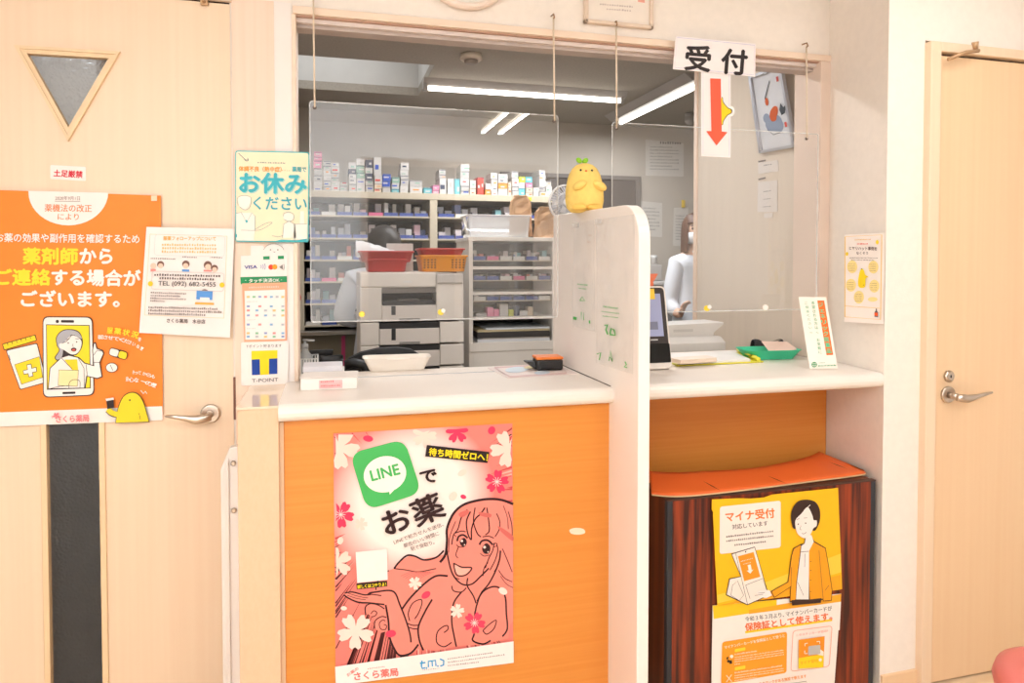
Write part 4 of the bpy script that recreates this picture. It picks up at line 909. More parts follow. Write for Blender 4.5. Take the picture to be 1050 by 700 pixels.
# baskets on the copier
ktop = KZ(188) + 0.001
def basket(name, u0, u1, v0, v1, y0, y1, mat, label, z0=None, holes=False):
    t = thing(name, label, 'basket', (KX((u0 + u1) / 2), (y0 + y1) / 2, z0 or ktop), 'plastic baskets on the copier')
    zz = z0 or ktop; H = KZ(v0) - KZ(v1)
    ca, cb_ = KX(u0), KX(u1)
    tray(t, 'basket_shell', ((ca + cb_) / 2, (y0 + y1) / 2, zz), (cb_ - ca) / 2, (y1 - y0) / 2, H, mat, 1.12, rr=0.15)
    obj('rim', MB().tube([Vector((x, y, zz + H)) for x, y in rquad([(ca, y0), (cb_, y0), (cb_, y1), (ca, y1)], 0.12)], 0.005, 6, True), mat, t)
    if holes:
        for s0, s1 in ((0.07, 0.3), (0.68, 0.93)):
            mb = MB()
            for i in range(4):
                for j in range(4):
                    x = ca + (cb_ - ca) * (s0 + (s1 - s0) * i / 3); z_ = zz + H * (0.22 + 0.16 * j); f = 1 / 1.12 + (0.985 - 1 / 1.12) * (0.22 + 0.16 * j)
                    yy = (y0 + y1) / 2 - (y1 - y0) / 2 * f
                    mb.box((ca + cb_) / 2 + (x - (ca + cb_) / 2) * 0.95 - 0.0045, (ca + cb_) / 2 + (x - (ca + cb_) / 2) * 0.95 + 0.0045, yy - 0.0022, yy - 0.0005, z_, z_ + H * 0.10)
            obj('mesh_holes', mb, M('hole_dark', (120, 70, 20), rough=0.8), t, kind='stuff')
    return t, zz + H
m_red = M('basket_red', (196, 34, 24), rough=0.4); m_yel = M('basket_orange', (250, 160, 16), rough=0.45)
_, z1_ = basket('red_basket', 124, 335, 122, 182, KYF + 0.03, KYF + 0.25, m_red, 'lower dark red basket on the left of the copier top')
basket('red_basket', 88, 364, 74, 126, KYF + 0.02, KYF + 0.27, m_red, 'upper wide dark red basket stacked on the lower one, holding white papers', z0=z1_ - 0.012)
_, z2_ = basket('orange_basket', 396, 634, 106, 186, KYF + 0.03, KYF + 0.25, m_yel, 'orange perforated basket on the right of the copier top', holes=True)
basket('red_basket', 396, 620, 74, 106, KYF + 0.035, KYF + 0.24, m_red, 'flat red basket on top of the orange basket', z0=z2_ + 0.003)
wb = thing('white_wrapping', 'crumpled white plastic wrapping in the upper red basket', 'wrapping', (KX(150), KYF + 0.1, KZ(80)))
rw = random.Random(4); nz_ = [[rw.uniform(-1, 1) for _ in range(12)] for _ in range(12)]
def wrap(u, v):
    i, j = int(u * 10.99), int(v * 8.99)
    z = KZ(112) + (KZ(22) - KZ(112)) * (math.sin(math.pi * min(1, v * 1.0)) ** 0.7) * (1 - 0.75 * u) + 0.006 * nz_[i][j]
    return Vector((KX(78) + (KX(300) - KX(78)) * u, KYF + 0.05 + 0.16 * v, z))
obj('film', MB().grid(wrap, 14, 10), M('white_film', (226, 222, 220), rough=0.35), wb)
wh = thing('document_holder', 'white board standing behind the baskets on the copier', 'board', (KX(330), KYF + 0.3, ktop))
obj('board', MB().box(KX(250), KX(392), KYF + 0.30, KYF + 0.312, ktop, KZ(38), 0.002), paint((216, 212, 206)), wh)
obj('board_foot', MB().box(KX(300), KX(340), KYF + 0.312, KYF + 0.36, ktop, ktop + 0.02, 0.002), paint((196, 190, 184)), wh)
# ---- office chair
oc = thing('office_chair', 'black office chair with a rounded back behind the counter', 'chair', (0.24, 0.95, 0))
zq = zf(350, 240, 4.828); CHY = 0.86
pts_t = [UY(*zq(*p), CHY) for p in ((18, 655), (40, 620), (100, 588), (180, 568), (270, 562), (350, 575), (410, 612))]
def chfn(u, v):
    i = u * (len(pts_t) - 1); k = min(int(i), len(pts_t) - 2); f = i - k; p = pts_t[k].lerp(pts_t[k + 1], f)
    return Vector((p.x, CHY - 0.06 * math.sin(math.pi * u) + 0.06 + 0.03 * v, p.z - 0.36 * v * (0.55 + 0.45 * math.sin(math.pi * u))))
obj('backrest', MB().grid(chfn, 24, 8, (0, 0.045, 0)), M('chair_black', (30, 29, 30), rough=0.6, bump=0.3, bscale=300), oc)
cxm = (pts_t[0].x + pts_t[-1].x) / 2
obj('seat', MB().box(cxm - 0.24, cxm + 0.24, CHY - 0.42 + 0.10, CHY + 0.08, 0.42, 0.50, 0.03, 3), M('chair_black', (30, 29, 30)), oc)
obj('back_post', MB().tube([(cxm, CHY + 0.11, 0.78), (cxm, CHY + 0.13, 0.55), (cxm, CHY - 0.02, 0.41)], 0.02, 8), m_black, oc)
obj('gas_column', MB().tube([(cxm, CHY - 0.12, 0.42), (cxm, CHY - 0.12, 0.07)], 0.025, 10), m_black, oc)
for k in range(5):
    a = 2 * math.pi * k / 5; e = (cxm + 0.26 * math.cos(a), CHY - 0.12 + 0.26 * math.sin(a), 0.06)
    lg = obj('leg', MB().tube([(cxm, CHY - 0.12, 0.08), e], [0.022, 0.014], 8), m_black, oc)
    obj('caster', MB().ball((e[0], e[1], 0.026), 0.02, 0.026, 0.026, 12, 8), m_black, lg)
ar = [UY(*zq(*p), CHY - 0.10) for p in ((20, 650), (60, 636), (110, 648), (122, 672))]
obj('armrest', MB().tube(ar + [Vector((ar[-1].x + 0.01, CHY - 0.1, 0.80)), Vector((cxm - 0.2, CHY - 0.12, 0.46))], 0.02, 8), m_black, oc)
# ---- inner desk with things at the left end
dk = thing('inner_desk', 'cream inner desk just behind the left worktop', 'desk', (0.3, 0.4, 0))
obj('desk_top', MB().box(-0.20, 0.74, 0.14, 0.46, 0.83, 0.86, 0.003), m_shelf, dk)
for x in (-0.19, 0.71): obj('desk_side', MB().box(x, x + 0.02, 0.15, 0.45, 0, 0.83), m_shelf, dk)
wk = thing('wire_basket', 'small white wire basket at the left end behind the worktop', 'basket', (-0.06, 0.2, 0.86))
wy = 0.20; wa, wbx = UY(303, 375, wy).x, UY(325.5, 375, wy).x; wz1 = UY(315, 368, wy).z
m_wire = M('white_wire', (226, 222, 216), rough=0.35)
for k in range(9):
    x = wa + (wbx - wa) * k / 8
    obj('wire', MB().tube([(x, wy, 0.862), (x, wy, wz1)], 0.0022, 5), m_wire, wk); obj('wire', MB().tube([(x, wy + 0.1, 0.862), (x, wy + 0.1, wz1)], 0.0022, 5), m_wire, wk)
for z in (0.864, (0.86 + wz1) / 2, wz1):
    obj('ring', MB().tube([Vector((wa, wy, z)), Vector((wbx, wy, z)), Vector((wbx, wy + 0.1, z)), Vector((wa, wy + 0.1, z))], 0.003, 6, True), m_wire, wk)
pb = thing('pump_bottle', 'clear pump bottle standing in the wire basket', 'bottle', ((wa + wbx) / 2, wy + 0.05, 0.862))
bxm = (wa + wbx) / 2 - 0.006; zt2 = UY(311, 350, wy + 0.05).z
m_bot = M('bottle_clear', (224, 224, 222), rough=0.15, trans=0.5)
obj('bottle_body', MB().lathe([(0.024, 0.866), (0.026, 0.872), (0.026, zt2 - 0.05), (0.010, zt2 - 0.03), (0.010, zt2 - 0.02)], (bxm, wy + 0.05, 0), 'Z', 20), m_bot, pb)
obj('pump_head', MB().lathe([(0.011, zt2 - 0.021), (0.011, zt2 - 0.008), (0.004, zt2 - 0.007), (0.004, zt2 + 0.004)], (bxm, wy + 0.05, 0), 'Z', 14), m_bot, pb)
obj('nozzle', MB().tube([(bxm - 0.006, wy + 0.05, zt2 + 0.005), (bxm + 0.03, wy + 0.045, zt2 + 0.002)], 0.004, 8), m_bot, pb)
bt = thing('black_tray', 'black plastic desk tray beside the wire basket', 'tray', (0.0, 0.35, 0.86))
b0, b1 = UY(327, 372, 0.33), UY(352, 372, 0.33); bzz = UY(340, 368, 0.33).z
tray(bt, 'tray_shell', ((b0.x + b1.x) / 2, 0.38, 0.8605), (b1.x - b0.x) / 2, 0.06, bzz - 0.8605, m_black, 1.15)
bd_ = thing('black_case', 'flat black case standing behind the desk tray', 'case', (0.0, 0.44, 0.86))
b2, b3 = UY(318, 362, 0.45), UY(341, 362, 0.45)
obj('case_body', MB().box(b2.x, b3.x, 0.445, 0.458, 0.8605, UY(330, 360, 0.45).z, 0.002), m_black, bd_)
obj('case_flap', MB().box(b2.x - 0.002, b3.x + 0.002, 0.442, 0.459, UY(330, 363, 0.45).z, UY(330, 359, 0.45).z + 0.002, 0.002), m_black, bd_)
rh = thing('red_clip_hook', 'red scissors handle hanging on the left edge of the drug shelf', 'scissors', UY(304, 300, SY - 0.03))
q = UY(304, 305, SY - 0.03)
obj('handle_loop', MB().tube([q + Vector((0.022 * math.cos(a), 0, 0.034 * math.sin(a))) for a in [2 * math.pi * k / 14 for k in range(14)]], 0.006, 6, True), paint((206, 40, 40)), rh)
obj('blade', MB().box(q.x - 0.006, q.x + 0.006, q.y - 0.002, q.y + 0.002, q.z + 0.035, q.z + 0.10), m_steel, rh)
# ---- fan behind the divider
fn_ = thing('electric_fan', 'white desk fan with wire guard behind the divider', 'fan', (1.17, 1.2, 0))
fc = UY(580.5, 208, 1.2); FR = 0.088; m_fan = M('fan_white', (232, 226, 222), rough=0.4)
obj('guard_ring', MB().tube([fc + Vector((FR * math.cos(a), 0, FR * math.sin(a))) for a in [2 * math.pi * k / 36 for k in range(36)]], 0.006, 6, True).tube([fc + Vector((FR * 0.6 * math.cos(a), -0.022, FR * 0.6 * math.sin(a))) for a in [2 * math.pi * k / 30 for k in range(30)]], 0.0018, 5, True), m_fan, fn_)
for k in range(36):
    a = 2 * math.pi * k / 36
    obj('guard_wire', MB().tube([fc + Vector((0.03 * math.cos(a), -0.03, 0.03 * math.sin(a))), fc + Vector((FR * 0.6 * math.cos(a), -0.022, FR * 0.6 * math.sin(a))), fc + Vector((FR * math.cos(a), 0, FR * math.sin(a)))], 0.0018, 4), m_fan, fn_)
obj('hub_badge', MB().lathe([(0.026, -0.028), (0.026, -0.034), (0.018, -0.037)], fc, 'Y', 20), m_fan, fn_)
for k in range(5):
    a = 2 * math.pi * k / 5
    def bl(u, v, a=a):
        r_ = 0.02 + 0.06 * u; an = a + (v - 0.5) * 1.0 * (0.6 + 0.4 * u); return fc + Vector((r_ * math.cos(an), 0.01 + 0.02 * (v - 0.5), r_ * math.sin(an)))
    obj('blade', MB().grid(bl, 5, 5, (0, 0.002, 0)), M('fan_blade', (190, 188, 196), rough=0.3), fn_)
obj('motor', MB().lathe([(0.05, 0.03), (0.055, 0.06), (0.04, 0.11)], fc, 'Y', 20), m_fan, fn_)
obj('stand', MB().tube([fc + Vector((0, 0.07, -0.03)), Vector((fc.x, 1.27, 0.03))], 0.014, 10), m_fan, fn_)
obj('foot', MB().lathe([(0.15, 0.0), (0.15, 0.012), (0.05, 0.03)], (fc.x, 1.27, 0.0), 'Z', 28), m_fan, fn_)
# ---- white printer on an inner desk at the right
dk2 = thing('inner_desk', 'cream inner desk behind the right worktop', 'desk', (1.3, 0.5, 0))
obj('desk_top', MB().box(0.80, 1.70, 0.305, 0.72, 0.87, 0.90, 0.003), m_shelf, dk2)
for x in (0.81, 1.66): obj('desk_side', MB().box(x, x + 0.02, 0.32, 0.70, 0, 0.87), m_shelf, dk2)
pt = thing('printer', 'white printer with raised lid behind the right worktop', 'printer', (1.2, 0.5, 0.90))
PYF = 0.36; m_prn = M('printer_white', (222, 216, 210), rough=0.4)
pX = lambda u: UY(660 + u / 5.835, 360, PYF).x
pZ = lambda v: UY(700, 280 + v / 5.835, PYF).z
obj('lower_body', MB().box(pX(60), pX(480), PYF, PYF + 0.26, 0.90, pZ(430), 0.004), m_prn, pt)
obj('paper_shelf', MB().prism([Vector((pX(60), y, z)) for y, z in ((PYF - 0.005, pZ(470)), (PYF + 0.2, pZ(470)), (PYF + 0.2, pZ(390)), (PYF + 0.03, pZ(390)), (PYF - 0.005, pZ(420)))], (pX(487) - pX(60), 0, 0), 0.003), m_prn, pt)
obj('lid', MB().prism([Vector((x, PYF + 0.06, z)) for x, z in ((pX(60), pZ(322)), (pX(528), pZ(308)), (pX(528), pZ(322)), (pX(470), pZ(372)), (pX(470), pZ(396)), (pX(60), pZ(398)))], (0, 0.15, 0), 0.003), m_prn, pt)
lp = obj('logo_plate', MB().box(pX(222), pX(340), PYF + 0.058, PYF + 0.0605, pZ(362), pZ(345)), paint((206, 200, 194)), pt)
# ---- ceiling fittings of the pharmacy
m_fix = M('fixture_white', (176, 170, 166), rough=0.4); m_tube = M('tube_lit', (255, 250, 240), emit=7.0)
t = thing('strip_light', 'fluorescent strip light running across the pharmacy ceiling', 'light', (1.16, 1.9, IZ))
obj('channel', MB().prism([(0.53, y, z) for y, z in ((1.86, IZ - 0.001), (1.96, IZ - 0.001), (1.93, IZ - 0.04), (1.89, IZ - 0.04))], (1.26, 0, 0)), m_fix, t)
obj('tube', MB().tube([(0.56, 1.90, IZ - 0.052), (1.76, 1.90, IZ - 0.052)], 0.015, 12), m_tube, t)
for x in (0.54, 1.765): obj('socket', MB().box(x - 0.012, x + 0.012, 1.88, 1.92, IZ - 0.07, IZ - 0.03, 0.003), m_fix, t)
t = thing('strip_light', 'fluorescent strip light pointing away toward the pharmacy door', 'light', (2.03, 1.95, IZ))
obj('channel', MB().prism([(x, 1.40, z) for x, z in ((1.92, IZ - 0.001), (2.14, IZ - 0.001), (2.09, IZ - 0.04), (1.97, IZ - 0.04))], (0, 1.15, 0)), m_fix, t)
obj('tube', MB().tube([(2.03, 1.44, IZ - 0.052), (2.03, 2.50, IZ - 0.052)], 0.015, 12), m_tube, t)
for y in (1.42, 2.52): obj('socket', MB().box(2.01, 2.05, y - 0.012, y + 0.012, IZ - 0.07, IZ - 0.03, 0.003), m_fix, t)
t = thing('strip_light', 'unseen strip light added close behind the service window', 'light', (0.75, 0.62, IZ))  # fixture out of view, added with its lamp to light the copier side
obj('channel', MB().prism([(0.12, y, z) for y, z in ((0.57, IZ - 0.001), (0.67, IZ - 0.001), (0.64, IZ - 0.04), (0.60, IZ - 0.04))], (1.26, 0, 0)), m_fix, t)
obj('tube', MB().tube([(0.15, 0.62, IZ - 0.052), (1.35, 0.62, IZ - 0.052)], 0.015, 12), m_tube, t)
sd = UZ(483, 60, IZ - 0.02)
t = thing('smoke_detector', 'round smoke detector on the pharmacy ceiling', 'detector', (sd.x, sd.y, IZ))
obj('base_ring', MB().lathe([(0.055, -0.001), (0.058, -0.022), (0.05, -0.030)], (sd.x, sd.y, IZ), 'Z', 28), M('detector_cream', (214, 200, 184), rough=0.5), t)
obj('sensor', MB().lathe([(0.036, -0.030), (0.033, -0.044), (0.02, -0.050)], (sd.x, sd.y, IZ), 'Z', 20), M('detector_grey', (150, 138, 128), rough=0.4), t)
t = thing('dome_fitting', 'small white dome fitting on the far ceiling corner', 'fitting', UY(706, 122, IY1 - 0.3))
q = UZ(707, 116, IZ); obj('dome_mount', MB().lathe([(0.03, 0.0), (0.03, -0.03)], (q.x, q.y, IZ - 0.001), 'Z', 16), m_fix, t)
obj('dome', MB().ball((q.x, q.y, IZ - 0.05), 0.035, 0.035, 0.035), m_fix, t)
# ---- papers on the far wall
def wall_paper(quad, lines, label, head=False, clip=None, rgb=(206, 200, 192)):
    P = lambda x, y: UY(x, y, IY1 - 0.002); n = (0, -1, 0)
    s = sheet('wall_notice', quad, P, n, rgb, label, 'notice'); A = Art(s, P, n, 0.0008)
    x0, y0 = quad[0]; x1 = quad[1][0]; y1 = quad[3][1]; pl = []
    for k in range(lines):
        yy = y0 + (y1 - y0) * (0.22 + 0.7 * k / lines); pl += greek(x0 + (x1 - x0) * 0.12, yy, x0 + (x1 - x0) * (0.88 if k % 3 else 0.7), yy + 0.6, (y1 - y0) * 0.4 / lines, 16, k)
    A.add('lettering', (146, 140, 134), pl)
    if head: A.add('headline', (100, 94, 90), greek(x0 + (x1 - x0) * 0.38, y0 + (y1 - y0) * 0.12, x1 - 2, y0 + (y1 - y0) * 0.13, 3.2, 9, 77))
    if clip:
        q_ = P(*clip); obj('clip', MB().box(q_.x - 0.012, q_.x + 0.012, q_.y - 0.02, q_.y, q_.z - 0.03, q_.z + 0.03, 0.003), paint((226, 190, 50)), s)
    return s
wall_paper([(662, 143), (701, 147), (701, 181), (662, 180)], 8, 'notice with a dark heading on the far pharmacy wall', True)
wall_paper([(657, 206), (679, 208), (679, 243), (657, 242)], 7, 'blank-looking white notice on the far wall left of the person')
wall_paper([(691, 213), (706, 212), (704, 252), (690, 252)], 9, 'white list hanging from a yellow clip beside the person', clip=(700, 209))
ws = thing('water_server', 'small grey and white dispenser far behind the divider', 'dispenser', UY(669, 270, 2.6))
q = UY(670, 285, 2.6)
obj('body', MB().box(q.x - 0.05, q.x + 0.05, 2.55, 2.65, q.z - 0.02, q.z + 0.10, 0.01), m_fix, ws)
obj('neck', MB().lathe([(0.03, 0.0), (0.022, 0.04), (0.03, 0.05), (0.03, 0.07)], (q.x, 2.6, q.z + 0.10), 'Z', 16), paint((216, 214, 210)), ws)
lc = thing('low_cabinet', 'grey low cabinet far behind the divider beside the person', 'cabinet', (q.x, 2.55, 0))
obj('body', MB().box(q.x - 0.30, q.x + 0.12, 2.35, 2.80, 0, q.z - 0.045, 0.004), M('steel_grey', (160, 156, 152), rough=0.5), lc)
obj('top', MB().box(q.x - 0.32, q.x + 0.14, 2.33, 2.82, q.z - 0.045, q.z - 0.021, 0.004), M('steel_light', (196, 192, 188), rough=0.4), lc)
# ---- person in a white coat at the wall edge
per = thing('person', 'person in white coat and face mask half hidden behind the wall edge', 'person', (UY(711, 300, 2.15).x, 2.15, 0))
def skin(name, pts, edges, radii, mat, parent, sub=2):
    me = bpy.data.meshes.new(name); me.from_pydata(pts, edges, []); o = bpy.data.objects.new(name, me); COL.objects.link(o)
    md = o.modifiers.new('skin', 'SKIN'); md.use_smooth_shade = True
    for i, r_ in enumerate(radii): me.skin_vertices[0].data[i].radius = r_ if isinstance(r_, tuple) else (r_, r_)
    me.skin_vertices[0].data[0].use_root = True
    s_ = o.modifiers.new('sub', 'SUBSURF'); s_.levels = sub; s_.render_levels = sub
    bpy.context.view_layer.update()
    m2 = bpy.data.meshes.new_from_object(o.evaluated_get(bpy.context.evaluated_depsgraph_get())); bpy.data.objects.remove(o); bpy.data.meshes.remove(me)
    m2.materials.clear()
    for f in m2.polygons: f.use_smooth = True
    return obj(name, m2, mat, parent)
px0, py0 = UY(711, 300, 2.15).x, 2.15
def pp_(x, y, z): return (px0 + x, py0 + y, z)
m_skin = M('skin_tone', (226, 182, 156), rough=0.55); m_coat = M('white_coat', (226, 228, 234), rough=0.75, var=0.05, bump=0.3, bscale=25); m_hair = M('brown_hair', (96, 62, 44), rough=0.5, var=0.4, scale=(120, 120, 6)); m_trou = M('navy_trousers', (52, 60, 84), rough=0.8)
V = [pp_(0, 0, 0.92), pp_(0, 0, 1.08), pp_(0, 0, 1.25), pp_(0, 0, 1.36), pp_(0, -0.005, 1.43), pp_(0, -0.02, 1.52),
     pp_(-0.085, 0, 0.88), pp_(-0.09, -0.01, 0.48), pp_(-0.09, 0.0, 0.08), pp_(-0.09, -0.10, 0.035),
     pp_(0.085, 0, 0.88), pp_(0.09, -0.01, 0.48), pp_(0.09, 0.0, 0.08), pp_(0.09, -0.10, 0.035),
     pp_(-0.138, 0.0, 1.335), pp_(-0.188, 0.02, 1.07), pp_(-0.195, -0.115, 0.99),
     pp_(0.15, 0.0, 1.345), pp_(0.215, -0.02, 1.10), pp_(0.09, -0.19, 1.06)]
Ed = [(0, 1), (1, 2), (2, 3), (3, 4), (4, 5), (0, 6), (6, 7), (7, 8), (8, 9), (0, 10), (10, 11), (11, 12), (12, 13), (3, 14), (14, 15), (15, 16), (3, 17), (17, 18), (18, 19)]
Rd = [(0.13, 0.10), (0.115, 0.09), (0.13, 0.10), (0.11, 0.075), 0.045, 0.05, 0.085, 0.055, 0.04, 0.03, 0.085, 0.055, 0.04, 0.03, 0.055, 0.042, 0.03, 0.055, 0.042, 0.03]
body = skin('body', V, Ed, Rd, m_skin, per)
# coat: sleeves and skirt grown a little outside the body
V2 = [pp_(0, 0, 0.62), pp_(0, 0, 0.95), pp_(0, 0, 1.10), pp_(0, 0, 1.25), pp_(0, 0, 1.36), pp_(-0.136, 0, 1.335), pp_(-0.188, 0.02, 1.07), pp_(-0.194, -0.085, 1.002), pp_(0.15, 0, 1.35), pp_(0.217, -0.02, 1.10), pp_(0.13, -0.13, 1.07), pp_(0, 0.0, 1.425)]
coat = skin('white_coat', V2, [(0, 1), (1, 2), (2, 3), (3, 4), (4, 5), (5, 6), (6, 7), (4, 8), (8, 9), (9, 10), (4, 11)], [(0.19, 0.145), (0.17, 0.13), (0.145, 0.112), (0.155, 0.12), (0.11, 0.085), 0.068, 0.057, 0.045, 0.068, 0.057, 0.045, (0.062, 0.056)], m_coat, per)
obj('trousers', MB().tube([pp_(-0.09, 0, 0.80), pp_(-0.09, -0.01, 0.48), pp_(-0.09, 0, 0.06)], [0.10, 0.072, 0.06], 14).tube([pp_(0.09, 0, 0.80), pp_(0.09, -0.01, 0.48), pp_(0.09, 0, 0.06)], [0.10, 0.072, 0.06], 14), m_trou, per)
hz = 1.565
mb = MB().ball(pp_(0, -0.025, hz), 0.073, 0.088, 0.108, 24, 18)
for v in mb.bm.verts:
    l = Vector(pp_(0, -0.025, hz)); d = v.co - l
    if d.z < -0.03: v.co.x = l.x + d.x * (1 + (d.z + 0.03) * 3.2); 
    if d.y < -0.06 and abs(d.x) < 0.014 and -0.045 < d.z < 0.02: v.co.y -= 0.014
head = obj('head', mb, m_skin, per)
for s in (-1, 1):
    obj('eye', MB().ball(pp_(s * 0.028, -0.107, hz + 0.006), 0.011, 0.006, 0.006, 10, 8), m_black, head)
    obj('ear', MB().ball(pp_(s * 0.074, -0.015, hz - 0.005), 0.008, 0.018, 0.028, 10, 8), m_skin, head)
obj('brow', MB().tube([pp_(-0.042, -0.103, hz + 0.024), pp_(-0.018, -0.112, hz + 0.027)], 0.003, 6).tube([pp_(0.018, -0.112, hz + 0.027), pp_(0.042, -0.103, hz + 0.024)], 0.003, 6), m_hair, head)
def maskfn(u, v):
    a = math.radians(-62 + 124 * u); z = hz - 0.018 - 0.075 * v; bul = 0.012 * math.sin(math.pi * v) + (0.012 if abs(u - 0.5) < 0.12 else 0) * (1 - v)
    return Vector(pp_((0.078 - 0.018 * v + bul) * math.sin(a), -0.025 - (0.094 - 0.02 * v + bul) * math.cos(a), z))
obj('face_mask', MB().grid(maskfn, 14, 8, (0, 0.002, 0)), paint((236, 236, 238), 0.8), per)
def hairfn(u, v):
    a = math.radians(40 + 280 * u) ; r_ = 1.12
    if v < 0.45:
        ph = v / 0.45 * math.pi / 2; rr_ = math.sin(ph); zz = hz + 0.012 + 0.108 * math.cos(ph)
    else:
        rr_ = 1.0 + 0.10 * (v - 0.45); zz = hz + 0.012 - (v - 0.45) / 0.55 * 0.16
    return Vector(pp_(0.078 * r_ * rr_ * math.sin(a), -0.02 - 0.09 * r_ * rr_ * math.cos(a), zz))
obj('hair', MB().grid(hairfn, 30, 20), m_hair, per)
obj('fringe', MB().grid(lambda u, v: Vector(pp_(0.082 * math.sin(math.radians(-52 + 104 * u)), -0.022 - (0.06 + 0.034 * v) * math.cos(math.radians(-52 + 104 * u)) * 1.05, hz + 0.105 - 0.062 * v - 0.012 * abs(u - 0.4))), 12, 6, (0, 0.004, 0)), m_hair, per)
def hand(wrist, dirv, side, parent):
    w0 = Vector(wrist); d = Vector(dirv).normalized(); s_ = d.cross(Vector((0, 0, 1))).normalized() * side; u_ = s_.cross(d) * side
    V3 = [w0 - d * 0.01, w0 + d * 0.035, w0 + d * 0.07]; E3 = [(0, 1), (1, 2)]; R3 = [(0.02, 0.016), (0.030, 0.016), (0.030, 0.014)]
    for k, L in enumerate((0.052, 0.062, 0.058, 0.045)):
        b0 = w0 + d * 0.075 + s_ * (-0.027 + 0.018 * k); i = len(V3)
        V3 += [b0, b0 + d * L * 0.45 - u_ * 0.008, b0 + d * L * 0.72 - u_ * 0.028]; E3 += [(2, i), (i, i + 1), (i + 1, i + 2)]; R3 += [0.009, 0.0085, 0.007]
    i = len(V3); V3 += [w0 + d * 0.03 - s_ * 0.036, w0 + d * 0.062 - s_ * 0.050 - u_ * 0.01]; E3 += [(1, i), (i, i + 1)]; R3 += [0.011, 0.0085]
    return skin('hand', [tuple(p) for p in V3], E3, R3, m_skin, parent, 2)
hand(pp_(-0.195, -0.115, 0.99), (0.15, -0.3, 0.9), -1, per); hand(pp_(0.09, -0.19, 1.06), (-0.7, -0.3, 0.4), 1, per)
for s in (-1, 1): obj('shoe', MB().ball(pp_(s * 0.09, -0.06, 0.036), 0.045, 0.12, 0.036, 16, 10), paint((236, 234, 230)), per)
# collar and buttons of the coat
for s in (-1, 1):
    obj('collar', MB().prism([pp_(s * 0.012, -0.088, 1.30), pp_(s * 0.07, -0.072, 1.42), pp_(s * 0.03, -0.075, 1.44), pp_(s * 0.004, -0.10, 1.34)], (0, -0.012, 0), 0.002, 1), m_coat, per)
# a second person, shorter, standing behind the copier
per2 = copy_tree(per); per2.location = (0.312, 1.98, 0); per2.scale = (1.12, 0.95, 0.928); per2.rotation_euler = (0, 0, math.pi); per2.name = 'person'
per2['label'] = 'person in white coat and dark hair, turned away, mostly hidden behind the copier'
m_hair2 = M('dark_hair', (46, 38, 34), rough=0.5, var=0.3, scale=(120, 120, 6))
for c_ in per2.children_recursive:
    if c_.name.split('.')[0] in ('hair', 'fringe', 'brow'): c_.data = c_.data.copy(); c_.data.materials.clear(); c_.data.materials.append(m_hair2)
per.rotation_euler = (0, 0, math.radians(8))
for c_ in per.children:      # the head looks back toward the window
    if c_.name.split('.')[0] in ('head', 'hair', 'fringe', 'face_mask'): c_.matrix_basis = Matrix.Translation((px0, py0, 0)) @ Matrix.Rotation(math.radians(-26), 4, 'Z') @ Matrix.Translation((-px0, -py0, 0))
bk = thing('work_counter', 'dark low work counter in front of the person', 'counter', (2.3, 1.75, 0))
q = UY(700, 336, 1.8)
obj('top', MB().box(2.0, 2.75, 1.62, 1.90, q.z - 0.03, q.z, 0.003), m_black, bk)
obj('body', MB().box(2.02, 2.73, 1.64, 1.88, 0, q.z - 0.03), M('steel_grey', (160, 156, 152)), bk)

# ================================================================== signs, posters and notices
NY = (0, -1, 0)
def PYp(Y): return lambda x, y: UY(x, y, Y)
def S(pts, n=5, closed=False): return smooth(pts, n, closed)
K_ = (48, 34, 34); WT_ = (252, 242, 234)
def ZS(z, pts): return [z(*p) for p in pts]
# ---- small red and white sign on the left door
P = PYp(-0.004)
s = sheet('door_sign', [(51.5, 169), (88, 171), (88, 185.5), (51.5, 183.5)], P, NY, (252, 240, 232), 'small white sign with red characters above the orange door poster', 'sign', t=0.0015, r=0.1)
A = Art(s, P, NY); A.add('lettering', (214, 40, 56), text('土足厳禁', 55, 180.2, 84.5, 181.8, 7.6, 0.035))
# ---- orange poster on the left door
P = PYp(-0.0095)
s = sheet('door_poster', [(-25, 194), (165, 200.5), (167, 430.5), (-21, 438)], P, NY, (250, 136, 44), 'large orange poster about contact from the pharmacist on the left door', 'poster')
A = Art(s, P, NY); zA = zf(0, 190, 5.0); zB = zf(0, 310, 5.382)
A.add('footer_band', WT_, [[(-21.3, 423.5), zB(0, 606), zB(895, 572), (167, 430.5), (-21, 438)]])
A.add('date_bubble', WT_, [[zA(146, 28), *[zA(351 + 205 * math.cos(a), 33 + 172 * math.sin(a)) for a in [math.pi - math.pi * k / 20 for k in range(1, 20)]], zA(555, 38)]])
A.add('date_text', (150, 110, 96), text('2020年9月1日', *zA(284, 74), *zA(410, 75), 4.6, 0.01) + stroke([zA(282, 81), zA(412, 82)], 0.5))
A.add('title_text', (240, 128, 60), text('薬機法の改正', *zA(230, 131), *zA(471, 134), 8.4, 0.012) + text('により', *zA(297, 174), *zA(404, 176), 7.6, 0.012))
zC = zf(0, 190, 2.692)
A.add('subtitle_text', WT_, text('お薬の効果や副作用を確認するため', -4, 247.2, 143, 248.6, 9.8, 0.018))
A.add('headline_yellow', (255, 222, 50), text('薬剤師', *zA(120, 396), *zA(398, 398), 18.0, 0.04) + text('ご連絡', -4, 290.6, *zA(258, 504), 17.5, 0.04))
A.add('headline_white', WT_, text('から', *zA(412, 396), *zA(575, 396), 18.0, 0.04) + text('する場合が', *zA(268, 504), 144, 291.8, 17.5, 0.04) + text('ございます。', *zA(112, 614), *zA(612, 616), 17.5, 0.04))
